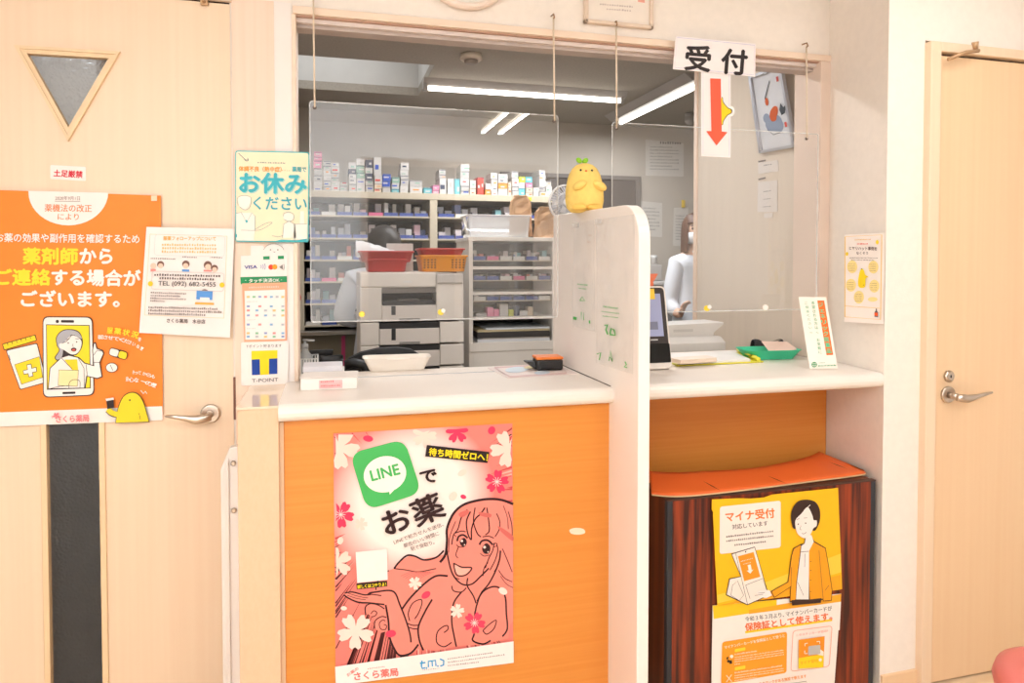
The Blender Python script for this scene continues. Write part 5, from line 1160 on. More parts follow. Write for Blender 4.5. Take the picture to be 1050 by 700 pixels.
# medicine jar
jar = ZS(zB, [(34, 262), (208, 222), (262, 440), (112, 482)])
A.add('illustration_line', K_, [rquad(jar, 0.06)] + [rquad(ZS(zB, [(14, 228), (198, 176), (206, 210), (24, 264)]), 0.15)])
A.add('jar_body', WT_, [rquad(ZS(zB, [(39, 266), (205, 227), (257, 437), (115, 477)]), 0.06)])
A.add('jar_yellow', (250, 214, 40), [rquad(ZS(zB, [(19, 231), (194, 181), (202, 207), (28, 259)]), 0.12), ZS(zB, [(84, 342), (220, 298), (238, 412), (122, 450)])])
A.add('jar_detail', K_, [q for u in range(6) for q in stroke(ZS(zB, [(44 + 25 * u, 224 - 7.2 * u), (47 + 25 * u, 236 - 7.2 * u)]), 0.6)] + stroke(ZS(zB, [(84, 342), (220, 298), (238, 412), (122, 450)]), 0.55, True) + stroke(ZS(zB, [(52, 288), (60, 318)]), 0.5) + [ZS(zB, [(150, 342), (176, 336), (180, 360), (204, 354), (208, 380), (184, 387), (188, 406), (162, 412), (157, 393), (134, 397), (129, 374), (154, 367)])])
A.add('jar_cross', WT_, [ZS(zB, [(153, 345), (173, 340), (177, 364), (201, 358), (204, 378), (180, 384), (184, 403), (164, 408), (160, 389), (136, 393), (132, 376), (157, 370)])])
# phone
A.add('phone_outline', K_, [rquad(ZS(zB, [(238, 76), (514, 78), (524, 512), (240, 524)]), 0.12)])
A.add('phone_body', WT_, [rquad(ZS(zB, [(243, 81), (509, 83), (519, 507), (245, 519)]), 0.12)])
A.add('phone_screen_line', K_, [ZS(zB, [(258, 120), (498, 124), (504, 472), (262, 480)])] + [rquad(ZS(zB, [(340, 96), (412, 97), (412, 111), (340, 110)]), 0.4)] + [circ(*zB(320, 104), 1.7)] + [rquad(ZS(zB, [(348, 492), (420, 490), (420, 502), (348, 504)]), 0.4)])
A.add('phone_screen', (250, 218, 40), [ZS(zB, [(262, 124), (494, 128), (500, 468), (266, 476)])])
# woman on the phone
A.add('figure_line', K_, [S(ZS(zB, [(318, 236), (314, 190), (345, 154), (392, 146), (440, 160), (460, 205), (455, 250), (430, 285), (412, 292), (350, 310), (318, 318), (306, 300), (330, 262)]), 4, True)] + [ZS(zB, [(268, 476), (278, 360), (340, 300), (384, 286), (440, 300), (472, 330), (520, 345), (516, 300), (512, 262), (520, 222), (532, 218), (540, 250), (572, 262), (578, 280), (556, 330), (570, 410), (540, 420), (486, 408), (476, 472)])])
A.add('figure_hair', (176, 172, 176), [S(ZS(zB, [(322, 236), (318, 192), (347, 158), (392, 150), (436, 164), (455, 200), (400, 176), (370, 215), (350, 222), (352, 262), (345, 300), (322, 314), (312, 300), (334, 262)]), 4, True)])
A.add('figure_white', WT_, [S(ZS(zB, [(356, 220), (400, 180), (450, 205), (450, 248), (428, 280), (396, 284), (360, 262), (334, 248), (332, 226)]), 4, True)] + [ZS(zB, [(273, 472), (283, 362), (344, 304), (384, 292), (436, 304), (470, 335), (524, 350), (520, 300), (517, 262), (524, 226), (529, 226), (536, 254), (568, 266), (573, 280), (551, 330), (564, 406), (540, 414), (480, 402), (471, 468)])])
A.add('figure_top', (250, 214, 40), [ZS(zB, [(360, 314), (430, 312), (436, 372), (404, 372)])])
A.add('figure_folder', (252, 232, 170), [ZS(zB, [(330, 370), (438, 372), (432, 460), (326, 456)])])
A.add('figure_detail', K_, stroke(ZS(zB, [(330, 370), (438, 372), (432, 460), (326, 456)]), 0.5, True) + stroke(S(ZS(zB, [(268, 476), (330, 462), (382, 456)])), 0.5) + stroke(S(ZS(zB, [(386, 470), (388, 440), (410, 424), (444, 430), (446, 470)])), 0.5) + stroke(ZS(zB, [(344, 304), (402, 364)]), 0.5) + stroke(ZS(zB, [(436, 304), (468, 360), (470, 470)]), 0.5) + stroke(ZS(zB, [(480, 340), (486, 405)]), 0.5) + [circ(*zB(382, 222), 0.7)] + [circ(*zB(428, 216), 0.7)] + stroke(ZS(zB, [(370, 204), (388, 200)]), 0.5) + stroke(ZS(zB, [(420, 198), (440, 200)]), 0.5) + [circ(*zB(412, 258), 2.8, 2.0)] + stroke(ZS(zB, [(408, 226), (404, 240), (412, 242)]), 0.4) + stroke(S(ZS(zB, [(518, 330), (560, 328)])), 0.5) + stroke(ZS(zB, [(520, 290), (540, 262), (572, 268)]), 0.5) + stroke(ZS(zB, [(350, 222), (372, 214), (402, 178)]), 0.5))
A.add('figure_mouth', (220, 90, 80), [circ(*zB(412, 260), 1.8, 1.1)])
# pills
A.add('pill_line', K_, [rquad(ZS(zB, [(612, 244), (712, 272), (702, 318), (602, 288)]), 0.45)] + [circ(*zB(621, 357), 6.2, 5.0)])
A.add('pill_white', WT_, [rquad(ZS(zB, [(615, 249), (664, 263), (654, 300), (606, 285)]), 0.4)] + [circ(*zB(621, 357), 5.6, 4.4)])
A.add('pill_yellow', (250, 214, 40), [rquad(ZS(zB, [(664, 263), (708, 275), (699, 313), (654, 300)]), 0.4)])
A.add('pill_detail', K_, stroke(ZS(zB, [(664, 262), (652, 302)]), 0.6) + stroke(ZS(zB, [(614, 342), (628, 372)]), 0.5))
# curved captions
def ctext(body, pts, h, bold):
    out = []; n = len(body); q = S(ZS(zB, pts), 8)
    for i, ch in enumerate(body):
        k = (len(q) - 1) * i / n; k2 = (len(q) - 1) * (i + 0.9) / n
        a = q[int(k)]; b_ = q[min(len(q) - 1, int(k2))]
        if ch != ' ': out += text(ch, a[0], a[1], b_[0], b_[1], h, bold)
    return out
A.add('caption_yellow', (255, 222, 50), ctext('服薬状況', [(596, 166), (650, 170), (710, 180), (770, 196)], 7.0, 0.03))
A.add('caption_white', WT_, ctext('を', [(764, 206), (782, 214)], 4.5, 0.02) + ctext('確認させてくださいね！', [(546, 198), (600, 200), (680, 214), (740, 236), (792, 266)], 4.6, 0.02) + ctext('待ってからも', [(736, 390), (790, 396), (862, 418)], 4.2, 0.02) + ctext('安心なーの！', [(698, 430), (780, 440), (868, 470)], 5.4, 0.02) + stroke(ZS(zB, [(782, 482), (796, 500), (806, 486), (816, 500)]), 0.7))
# yellow chick drawing
A.add('chick_line', K_, [S(ZS(zB, [(642, 662), (652, 590), (680, 520), (722, 492), (764, 498), (796, 540), (818, 610), (830, 656)]), 4) + [zB(830, 656), zB(642, 662)]] + stroke(S(ZS(zB, [(655, 615), (625, 608), (600, 588)])), 6.4))
A.add('chick_body', (248, 212, 40), [S(ZS(zB, [(646, 659), (656, 590), (683, 523), (722, 496), (762, 502), (792, 542), (814, 610), (826, 653)]), 4)] + stroke(S(ZS(zB, [(660, 615), (625, 605), (600, 585)])), 5.4))
A.add('chick_detail', K_, [circ(*zB(722, 535), 0.9)] + stroke(ZS(zB, [(772, 606), (780, 640)]), 0.5) + [ZS(zB, [(592, 530), (632, 522), (636, 576), (598, 584)])])
A.add('chick_phone', (236, 232, 228), [ZS(zB, [(588, 528), (632, 520), (635, 532), (594, 540)])])
A.add('logo_text', (244, 130, 134), text('さくら薬局', *zB(318, 655), *zB(498, 648), 7.6, 0.03) + [flower(*zB(318, 620), 3.4, 20)] + text('お薬の', *zB(296, 634), *zB(338, 612), 3.0, 0.02))
obj('tape', MB().prism([UY(*p, -0.0165) for p in ((155, 200.5), (161, 200.5), (161, 206), (155, 206))], (0, -0.0004, 0)), ink((250, 214, 180)), s)
# ---- white notice beside it
P = PYp(-0.020)
zN = zf(140, 225, 5.6)
s = sheet('phone_notice', ZS(zN, [(57, 42), (563, 54), (536, 678), (15, 650)]), P, NY, (250, 238, 232), 'white notice with a telephone number overlapping the orange poster', 'notice')
A = Art(s, P, NY)
A.add('border', (252, 214, 160), stroke(ZS(zN, [(78, 84), (520, 96), (502, 566), (46, 548)]), 0.6, True))
A.add('heading_frame', (226, 214, 208), stroke(rquad(ZS(zN, [(108, 84), (508, 94), (504, 214), (102, 204)]), 0.15), 0.4, True))
A.add('heading', (246, 176, 66), text('服薬フォローアップについて', *zN(154, 117), *zN(456, 120), 4.6, 0.02))
A.add('intro_text', (244, 190, 110), greek(*zN(146, 150), *zN(462, 153), 3.0, 22, 1) + greek(*zN(148, 170), *zN(464, 173), 3.0, 22, 2) + greek(*zN(146, 190), *zN(462, 193), 3.0, 22, 3))
A.add('captions', (140, 120, 116), greek(*zN(82, 226), *zN(226, 230), 1.8, 14, 4) + greek(*zN(264, 218), *zN(350, 221), 1.8, 9, 5) + greek(*zN(424, 220), *zN(496, 223), 1.8, 8, 6))
A.each('people_hair', (120, 84, 70), [circ(*zN(139, 258), 3.6), circ(*zN(284, 256), 3.8), circ(*zN(410, 262), 4.2), circ(*zN(448, 280), 3.6), circ(*zN(392, 428), 5.0)] )
A.each('people_face', (248, 204, 180), [circ(*zN(139, 266), 2.6), circ(*zN(97, 266), 3.0), circ(*zN(283, 266), 2.8), circ(*zN(411, 272), 3.0), circ(*zN(449, 288), 2.6), circ(*zN(392, 434), 3.4)])
A.each('people_red', (240, 150, 140), [ZS(zN, [(82, 282), (112, 284), (112, 298), (82, 298)]), ZS(zN, [(386, 288), (432, 290), (432, 300), (386, 298)])])
A.each('people_blue', (90, 150, 216), [ZS(zN, [(262, 286), (304, 287), (304, 299), (262, 298)]), ZS(zN, [(346, 408), (438, 410), (436, 462), (344, 458)])])
A.add('people_white', (250, 240, 236), [ZS(zN, [(366, 446), (420, 448), (422, 476), (362, 474)])]); A.add('people_desk', (246, 176, 80), [ZS(zN, [(338, 474), (446, 478), (446, 490), (336, 486)])])
A.add('phone_panel', (214, 200, 194), stroke(rquad(ZS(zN, [(92, 296), (504, 308), (500, 412), (86, 398)]), 0.15), 0.5, True))
A.add('panel_text', (84, 66, 64), greek(*zN(104, 322), *zN(486, 330), 2.8, 26, 7) + greek(*zN(134, 342), *zN(450, 349), 2.8, 22, 8))
A.add('telephone_number', (74, 60, 60), text('TEL (092) 682-5455', *zN(126, 377), *zN(456, 385), 6.4, 0.01))
A.add('bells', (248, 200, 40), [circ(*zN(82, 368), 2.6), circ(*zN(492, 375), 2.6)])
A.add('body_text', (130, 112, 108), greek(*zN(84, 422), *zN(292, 430), 2.2, 18, 9) + greek(*zN(84, 439), *zN(256, 445), 2.2, 15, 10) + greek(*zN(82, 455), *zN(290, 462), 2.2, 18, 11) + greek(*zN(82, 470), *zN(166, 473), 2.2, 8, 12) + greek(*zN(72, 508), *zN(470, 518), 2.8, 34, 13) + greek(*zN(70, 526), *zN(494, 537), 2.8, 36, 14) + greek(*zN(70, 544), *zN(400, 553), 2.8, 28, 15))
A.add('shop_name', (84, 64, 60), text('さくら薬局　水谷店', *zN(176, 588), *zN(396, 595), 4.6, 0.02))
# ---- notices on the pillar
P = PYp(-0.016); zO = zf(238, 148, 6.37)
s = sheet('rest_sign', ZS(zO, [(20, 40), (506, 50), (500, 640), (20, 636)]), P, NY, (84, 186, 190), 'pale yellow sign with teal border offering a rest, beside the window', 'sign', t=0.003, r=0.04)
A = Art(s, P, NY)
A.add('panel', (253, 236, 200), [rquad(ZS(zO, [(27, 47), (498, 57), (493, 632), (27, 628)]), 0.03)])
A.add('line_art', (110, 110, 110), stroke(ZS(zO, [(42, 58), (88, 102), (106, 100)]), 0.6) + stroke(S(ZS(zO, [(78, 94), (92, 108), (106, 104), (100, 88)])), 0.6) + greek(*zO(166, 122), *zO(350, 126), 1.6, 18, 1))
A.add('small_orange_text', (244, 150, 60), text('体調不良（熱中症）', *zO(44, 172), *zO(322, 177), 5.6, 0.03) + greek(*zO(326, 172), *zO(386, 174), 1.0, 4, 2))
A.add('small_teal_text', (70, 168, 176), text('薬局で', *zO(392, 176), *zO(484, 178), 5.8, 0.03))
A.add('big_text_edge', (176, 216, 206), text('お休み', *zO(56, 308), *zO(488, 316), 22.5, 0.055))
A.add('big_text', (62, 176, 188), text('お休み', *zO(50, 304), *zO(482, 312), 22.5, 0.035))
A.add('second_text', (60, 168, 180), text('ください', *zO(140, 418), *zO(486, 424), 15.0, 0.02))
A.each('staff_white', (250, 244, 230), [ZS(zO, [(28, 450), (60, 446), (130, 446), (150, 470), (150, 560), (142, 628), (28, 628)]), S(ZS(zO, [(40, 350), (80, 336), (122, 350), (112, 410), (80, 425), (50, 405)]), 3, True), ZS(zO, [(336, 520), (370, 500), (410, 520), (420, 610), (330, 610)]), ZS(zO, [(406, 520), (490, 520), (490, 620), (400, 620)]), S(ZS(zO, [(336, 460), (370, 446), (400, 462), (396, 492), (366, 500), (340, 488)]), 3, True), ZS(zO, [(446, 436), (470, 436), (472, 520), (442, 520)])])
A.add('staff_line', (166, 164, 156), stroke(S(ZS(zO, [(40, 400), (36, 350), (80, 334), (124, 350), (116, 410), (84, 428), (50, 408)])), 0.5) + stroke(ZS(zO, [(28, 450), (60, 444), (96, 510), (130, 446), (152, 470), (150, 560)]), 0.5) + stroke(S(ZS(zO, [(60, 560), (150, 562), (200, 552), (262, 512), (220, 516), (150, 556)])), 0.5) + stroke(S(ZS(zO, [(336, 470), (340, 450), (372, 442), (402, 458), (398, 494), (366, 502), (340, 490)])), 0.5) + stroke(ZS(zO, [(330, 610), (338, 520), (372, 502), (410, 522), (418, 610)]), 0.5) + stroke(ZS(zO, [(262, 596), (300, 604), (334, 596)]), 0.5) + stroke(ZS(zO, [(406, 620), (406, 520), (490, 520)]), 0.4))
A.add('teal_wave', (64, 178, 186), [ZS(zO, [(146, 632), (280, 632), (320, 622), (420, 626), (490, 616), (488, 636), (146, 636)]), ZS(zO, [(86, 500), (96, 490), (104, 504), (96, 516)]), circ(*zO(27, 596), 1.0, 2.0)])
zV = zf(238, 245, 4.516)
P = PYp(-0.0075)
s = sheet('payment_sign', [zV(40, 78), zV(86, 76), zV(86, 30), zV(144, 30), *[zV(193 + 49 * math.cos(a), 62 + 42 * math.sin(a) * 1.0) for a in [math.pi * (1.15 + 0.7 * k / 8) for k in range(9)]], zV(258, 80), zV(254, 204), zV(40, 210)], P, NY, (250, 238, 230), 'white contactless payment sign with green band on the pillar', 'sign', t=0.001)
A = Art(s, P, NY)
A.add('green_band', (34, 140, 84), [ZS(zV, [(38, 176), (254, 172), (254, 204), (40, 210)]), ZS(zV, [(144, 80), (174, 79), (174, 94), (144, 95)]), ZS(zV, [(212, 78), (240, 77), (240, 92), (212, 93)])])
A.add('visa_text', (40, 60, 140), text('VISA', *zV(58, 138), *zV(116, 136), 4.8, 0.03))
A.add('wave_marks', (110, 120, 170), [q for k in range(3) for q in stroke([zV(128 + 9 * k + 8 * math.cos(a), 128 + (8 + 4 * k) * math.sin(a)) for a in [-1 + 2 * i / 5 for i in range(6)]], 0.6)])
A.add('red_disc', (232, 66, 40), [circ(*zV(180, 130), 2.6)]); A.add('orange_disc', (246, 160, 40), [circ(*zV(198, 129), 2.6)])
A.add('grey_mark', (140, 130, 126), [ZS(zV, [(218, 130), (234, 118), (236, 142)])] + stroke(ZS(zV, [(239, 116), (242, 130), (239, 144)]), 0.5))
A.add('band_text', (250, 246, 236), text('タッチ決済OK', *zV(78, 201), *zV(220, 197), 4.4, 0.025) + greek(*zV(60, 192), *zV(72, 192), 0.6, 1, 1) + greek(*zV(226, 190), *zV(236, 190), 0.6, 1, 1))
A.add('face_detail', (120, 100, 90), [circ(*zV(178, 50), 0.7), circ(*zV(212, 50), 0.7)] + stroke(ZS(zV, [(192, 58), (196, 62), (200, 58)]), 0.5) + stroke([zV(193 + 49 * math.cos(a), 62 + 40 * math.sin(a)) for a in [math.pi * (1.1 + 0.8 * k / 10) for k in range(11)]], 0.35))
P = PYp(-0.0095)
s = sheet('card_list', ZS(zV, [(46, 206), (254, 200), (254, 470), (56, 478)]), P, NY, (246, 172, 136), 'white list of card logos with salmon border on the pillar', 'notice', t=0.001)
A = Art(s, P, NY)
A.add('panel', (252, 240, 234), [ZS(zV, [(58, 240), (244, 234), (246, 462), (62, 466)])])
A.add('heading', (252, 206, 184), greek(*zV(78, 228), *zV(222, 224), 2.6, 14, 1))
rl = random.Random(9); LG = [(150, 160, 200), (232, 150, 145), (140, 180, 212), (196, 192, 194), (244, 196, 130), (150, 200, 160)]
rows_ = ((268, 7), (312, 4), (331, 5), (354, 5), (396, 4), (436, 5), (452, 5))
for ci in range(6):
    pl = []
    for yy, n in rows_:
        for i in range(n):
            if (i + yy) % 6 != ci: continue
            x = 72 + 160 * i / max(1, n - 1) - 4; pl.append(ZS(zV, [(x, yy - 5), (x + 14, yy - 5.4), (x + 14, yy + 4), (x, yy + 4.4)]))
    if pl: A.each('card_logo', LG[ci], pl)
A.add('fine_print', (214, 190, 180), greek(*zV(70, 292), *zV(120, 290), 1.0, 8, 1) + greek(*zV(70, 376), *zV(110, 374), 1.0, 6, 2) + greek(*zV(70, 416), *zV(110, 414), 1.0, 6, 3))
P = PYp(-0.0115)
s = sheet('point_sign', ZS(zV, [(40, 478), (262, 472), (258, 672), (42, 680)]), P, NY, (252, 240, 232), 'white sticker with large blue and yellow letter T on the pillar', 'sign', t=0.001, r=0.05)
A = Art(s, P, NY)
A.add('blue_square', (20, 62, 150), [ZS(zV, [(90, 548), (210, 543), (210, 624), (92, 630)])])
A.add('yellow_letter', (252, 216, 20), [ZS(zV, [(90, 518), (210, 514), (210, 552), (171, 554), (171, 627), (130, 629), (128, 556), (90, 558)])])
A.add('lettering', (90, 74, 70), text('T-POINT', *zV(92, 664), *zV(214, 658), 5.2, 0.0) + text('Tポイント貯まります', *zV(66, 503), *zV(230, 499), 3.6, 0.0))
# ---- reception sign and arrow
P = PYp(-0.040); zU = zf(680, 30, 5.0)
s = sheet('arrow_sign', ZS(zU, [(195, 190), (346, 205), (346, 658), (195, 650)]), PYp(-0.037), NY, (250, 240, 236), 'white paper with red arrow pointing down under the reception sign', 'sign', t=0.001)
A = Art(s, PYp(-0.037), NY)
A.add('border', (206, 206, 226), stroke(ZS(zU, [(204, 200), (338, 214), (338, 646), (204, 640)]), 0.4, True))
A.add('chick_halo', (252, 246, 240), [circ(*zU(344, 420), 4.6, 5.4)])
A.add('chick_line', K_, [S(ZS(zU, [(296, 362), (305, 350), (308, 372), (330, 400), (352, 412), (350, 430), (330, 442), (310, 470), (306, 488), (296, 480)]), 3, True)])
A.add('chick_peek', (250, 208, 30), [S(ZS(zU, [(296, 364), (303, 353), (305, 374), (329, 404), (346, 414), (346, 428), (328, 439), (307, 468), (304, 485), (296, 478)]), 3, True)])
A.add('red_arrow', (250, 96, 66), [ZS(zU, [(240, 252), (294, 254), (299, 524), (328, 528), (272, 596), (219, 522), (246, 522)])])
s = sheet('reception_sign', ZS(zU, [(65, 34), (475, 74), (472, 243), (50, 204)]), P, NY, (252, 240, 236), 'white sign with large black reception characters above the window', 'sign', t=0.0015)
A = Art(s, P, NY)
A.add('border', (196, 192, 222), stroke(ZS(zU, [(72, 42), (468, 82), (465, 234), (59, 196)]), 0.4, True))
A.add('lettering', (40, 28, 26), text('受', *zU(110, 196), *zU(238, 207), 27.5, 0.03) + text('付', *zU(296, 214), *zU(424, 224), 27.5, 0.03))
# ---- LINE poster on the orange panel
P = PYp(-0.302); z6 = zf(335, 430, 5.0); z7 = zf(335, 560, 5.0)
def mprint():
    m = bpy.data.materials.new('poster_burst'); m.use_nodes = True; nt = m.node_tree; N = nt.nodes; L = nt.links; bs = N['Principled BSDF']
    bs.inputs['Roughness'].default_value = 0.45; bs.inputs['Specular IOR Level'].default_value = 0.3
    c = UY(424, 512, -0.302); tc = N.new('ShaderNodeTexCoord'); mp = N.new('ShaderNodeMapping'); mp.vector_type = 'POINT'
    mp.inputs['Location'].default_value = (-c.x / 0.215, 0, -c.z / 0.215); mp.inputs['Scale'].default_value = (1 / 0.215, 0.0, 1 / 0.215)
    ln = N.new('ShaderNodeVectorMath'); ln.operation = 'LENGTH'; cr = N.new('ShaderNodeValToRGB')
    cr.color_ramp.elements[0].position = 0.62; cr.color_ramp.elements[0].color = lin((252, 234, 224)); cr.color_ramp.elements[1].position = 1.05; cr.color_ramp.elements[1].color = lin((238, 128, 116))
    L.new(tc.outputs['Object'], mp.inputs['Vector']); L.new(mp.outputs[0], ln.inputs[0]); L.new(ln.outputs['Value'], cr.inputs[0]); L.new(cr.outputs[0], bs.inputs['Base Color'])
    return m
PQ = [z6(34, 72), z6(952, 20), z7(956, 590), z7(46, 706)]
s = sheet('line_poster', PQ, P, NY, (240, 130, 120), 'pink poster with a green speech logo and drawn woman on the counter front', 'poster', mat=mprint())
A = Art(s, P, NY, 0.00025)
def inq(p):     # inside the poster outline
    for i in range(4):
        a, b_ = PQ[i], PQ[(i + 1) % 4]
        if (b_[0] - a[0]) * (p[1] - a[1]) - (b_[1] - a[1]) * (p[0] - a[0]) < -0.0: return False
    return True
def burst(a0, a1, n, r0, seed, wmin, wmax):
    rr = random.Random(seed); out = []; c = (424, 512)
    for i in range(n):
        a = math.radians(a0 + (a1 - a0) * rr.random()); d = (math.cos(a), math.sin(a)); r = r0 * rr.uniform(0.9, 1.35); e = r
        while inq((c[0] + d[0] * (e + 1.5), c[1] + d[1] * (e + 1.5))) and e < 260: e += 1.5
        if e - r < 6: continue
        w_ = rr.uniform(wmin, wmax); t_ = (-d[1], d[0])
        p0 = (c[0] + d[0] * r, c[1] + d[1] * r); pa = (c[0] + d[0] * e + t_[0] * w_, c[1] + d[1] * e + t_[1] * w_); pb_ = (c[0] + d[0] * e - t_[0] * w_, c[1] + d[1] * e - t_[1] * w_)
        if inq(pa) and inq(pb_): out.append([p0, pa, pb_])
    return out
A.add('burst_red', (206, 74, 74), burst(0, 360, 150, 84, 1, 0.4, 1.3))
A.add('burst_pale', (248, 176, 160), burst(0, 360, 90, 92, 2, 0.4, 1.2))
A.add('burst_dark', (92, 38, 38), burst(92, 165, 200, 96, 3, 0.5, 1.7) + burst(25, 80, 40, 150, 4, 0.4, 1.2) + burst(-150, -100, 34, 92, 5, 0.3, 0.9) + burst(-60, -10, 26, 100, 6, 0.3, 0.9))
def clipflow(f): return [p for p in f if inq(p)] if sum(inq(p) for p in f) < len(f) else f
FW_ = lambda *f: [q for q in (clipflow(x) for x in f) if len(q) > 3]
A.each('petals_white', (250, 214, 198), FW_(flower(*z6(62, 145), 22, 10), flower(*z6(930, 150), 19, 30), flower(*z6(500, 82), 13, 0), flower(*z7(52, 82), 16, 40), flower(*z6(175, 535), 7, 0), circ(*z6(70, 620), 3, 4, 20), circ(*z6(695, 272), 5, 3, -30), circ(*z6(648, 392), 3.6, 5, 30)))
A.each('petals_pink', (236, 56, 92), FW_(flower(*z6(72, 486), 14, 12), flower(*z6(668, 62), 12, 50), flower(*z6(872, 318), 12.5, -10), circ(*z6(212, 97), 5.2, 3.2, 10), circ(*z6(845, 55), 3.6, 4.2, 30), circ(*z6(700, 395), 3.0, 2.2, 20)))
A.add('petal_stamens', (252, 214, 204), [q for c_ in (z6(72, 486), z6(872, 318)) for k in range(10) for q in stroke([c_, (c_[0] + 5 * math.cos(k * 0.628), c_[1] + 5 * math.sin(k * 0.628))], 0.6)])
# drawn woman: fills then ink
PINK = (244, 138, 122)
hairq = ZS(z6, [(955, 440)]) + [z6(*p) for p in ((880, 408), (800, 408), (720, 425), (650, 480), (615, 560), (618, 640), (600, 690))] + ZS(z7, [(560, 52), (480, 66), (430, 44), (380, 70), (345, 112), (310, 125), (275, 150), (250, 200), (205, 300), (200, 340), (240, 360), (245, 420), (280, 440), (318, 430), (330, 500), (370, 556), (430, 548), (480, 520), (560, 535), (660, 510), (800, 500), (930, 470), (940, 400), (955, 380)])
A.add('woman_fill', PINK, [hairq, ZS(z7, [(88, 238), (110, 228), (200, 240), (300, 222), (340, 235), (370, 290), (330, 320), (304, 300), (200, 285), (110, 268)])])
BK = (52, 24, 28)
def ln6(pts, w=0.9, n=6): return stroke(smooth(ZS(z6, pts), n), w * 1.3)
def ln7(pts, w=0.9, n=6): return stroke(smooth(ZS(z7, pts), n), w * 1.3)
ik = []
ik += ln6([(955, 432), (900, 412), (840, 406), (770, 414), (700, 436), (650, 480), (617, 555), (616, 620), (608, 690), (580, 730)], 1.9)
ik += ln7([(600, 20), (560, 55), (500, 68), (450, 48), (410, 46), (370, 80), (345, 112)], 1.4) + ln7([(345, 112), (400, 118), (470, 128), (560, 112)], 0.7)
ik += ln7([(318, 122), (280, 150), (256, 190), (252, 222)], 1.0)
ik += ln7([(216, 238), (250, 232), (320, 224), (352, 240), (372, 290), (400, 360), (425, 440), (432, 490)], 1.3)
ik += ln7([(92, 238), (130, 232), (190, 246), (226, 244)], 1.1) + ln7([(88, 246), (110, 262), (160, 284), (220, 288), (296, 296)], 1.2) + ln7([(110, 238), (170, 256), (212, 262)], 0.5) + ln7([(104, 248), (150, 264), (200, 272)], 0.5) + ln7([(210, 240), (232, 244), (280, 250)], 0.8)
ik += ln7([(302, 298), (316, 380), (322, 460), (345, 520), (375, 556), (430, 545), (470, 500)], 1.5) + ln7([(385, 320), (430, 260), (500, 190), (560, 150), (620, 150)], 1.5)
ik += ln7([(540, 270), (505, 330), (470, 410), (475, 480), (495, 530)], 1.4) + ln7([(425, 380), (418, 340), (440, 290), (480, 270), (488, 290), (470, 340), (450, 370)], 0.8) + ln7([(412, 392), (440, 402), (470, 402)], 0.8) + ln7([(418, 412), (444, 420), (470, 420)], 0.8)
ik += ln7([(200, 350), (198, 310), (222, 292), (262, 298), (296, 318)], 0.9) + ln7([(230, 360), (250, 352), (256, 336), (240, 328), (226, 344)], 0.7) + ln7([(245, 420), (248, 380), (280, 358), (306, 362)], 0.9) + ln7([(300, 380), (286, 376), (270, 392), (276, 420), (300, 424), (306, 404), (292, 398)], 0.7)
ik += ln7([(640, 200), (650, 226), (690, 232), (715, 210)], 0.9) + ln7([(690, 232), (650, 290), (640, 380), (655, 470), (664, 512)], 1.2) + ln7([(600, 440), (620, 424), (618, 404), (592, 412), (566, 440), (564, 490), (600, 512), (640, 490)], 0.9)
ik += ln7([(760, 330), (756, 440), (748, 480), (800, 498), (840, 480)], 1.3) + ln7([(770, 280), (800, 230), (850, 205), (890, 215), (915, 260), (920, 340), (925, 420), (900, 460)], 1.3) + ln7([(800, 430), (830, 400), (868, 376), (856, 420), (820, 448), (800, 430)], 0.8)
# face and raised hand
ik += ln7([(612, -10), (622, 60), (645, 140), (690, 190), (742, 192), (790, 150), (830, 110)], 1.2) + ln7([(722, 160), (720, 200), (750, 250), (765, 290)], 1.1)
ik += ln7([(650, 84), (690, 104), (742, 108), (720, 140), (690, 150), (662, 140), (650, 84)], 1.0) + ln7([(660, 160), (680, 166)], 0.7) + ln7([(676, -2), (662, 40), (672, 58)], 0.7)
ik += ln7([(890, 20), (884, 70), (862, 130), (830, 190), (790, 240), (768, 300), (762, 330)], 1.2) + ln7([(812, 110), (830, 60), (850, 20), (858, -20)], 0.8) + ln7([(836, 120), (862, 70), (876, 20), (870, -18)], 0.8) + ln7([(800, 150), (806, 110), (826, 80)], 0.8) + ln7([(858, 128), (880, 90), (888, 40)], 0.7)
ik += ln6([(736, 470), (716, 520), (722, 580), (740, 614), (742, 560), (760, 510), (790, 480), (810, 450)], 1.1) + ln6([(760, 450), (752, 520), (770, 580), (790, 600)], 0.9) + ln6([(820, 450), (830, 520), (832, 570), (812, 590)], 0.9) + ln6([(870, 480), (886, 520), (884, 560), (862, 600)], 0.8) + ln6([(720, 460), (690, 500), (672, 560), (650, 590), (640, 640)], 0.9) + ln6([(660, 520), (630, 600), (624, 680)], 0.6)
ik += ln6([(930, 470), (948, 540), (950, 620)], 0.7) + ln6([(905, 440), (925, 500), (930, 560)], 0.5) + ln7([(900, 10), (930, 80), (950, 130)], 0.7) + ln7([(880, 120), (910, 160), (950, 180)], 0.7) + ln7([(890, 150), (920, 190), (954, 210)], 0.5)
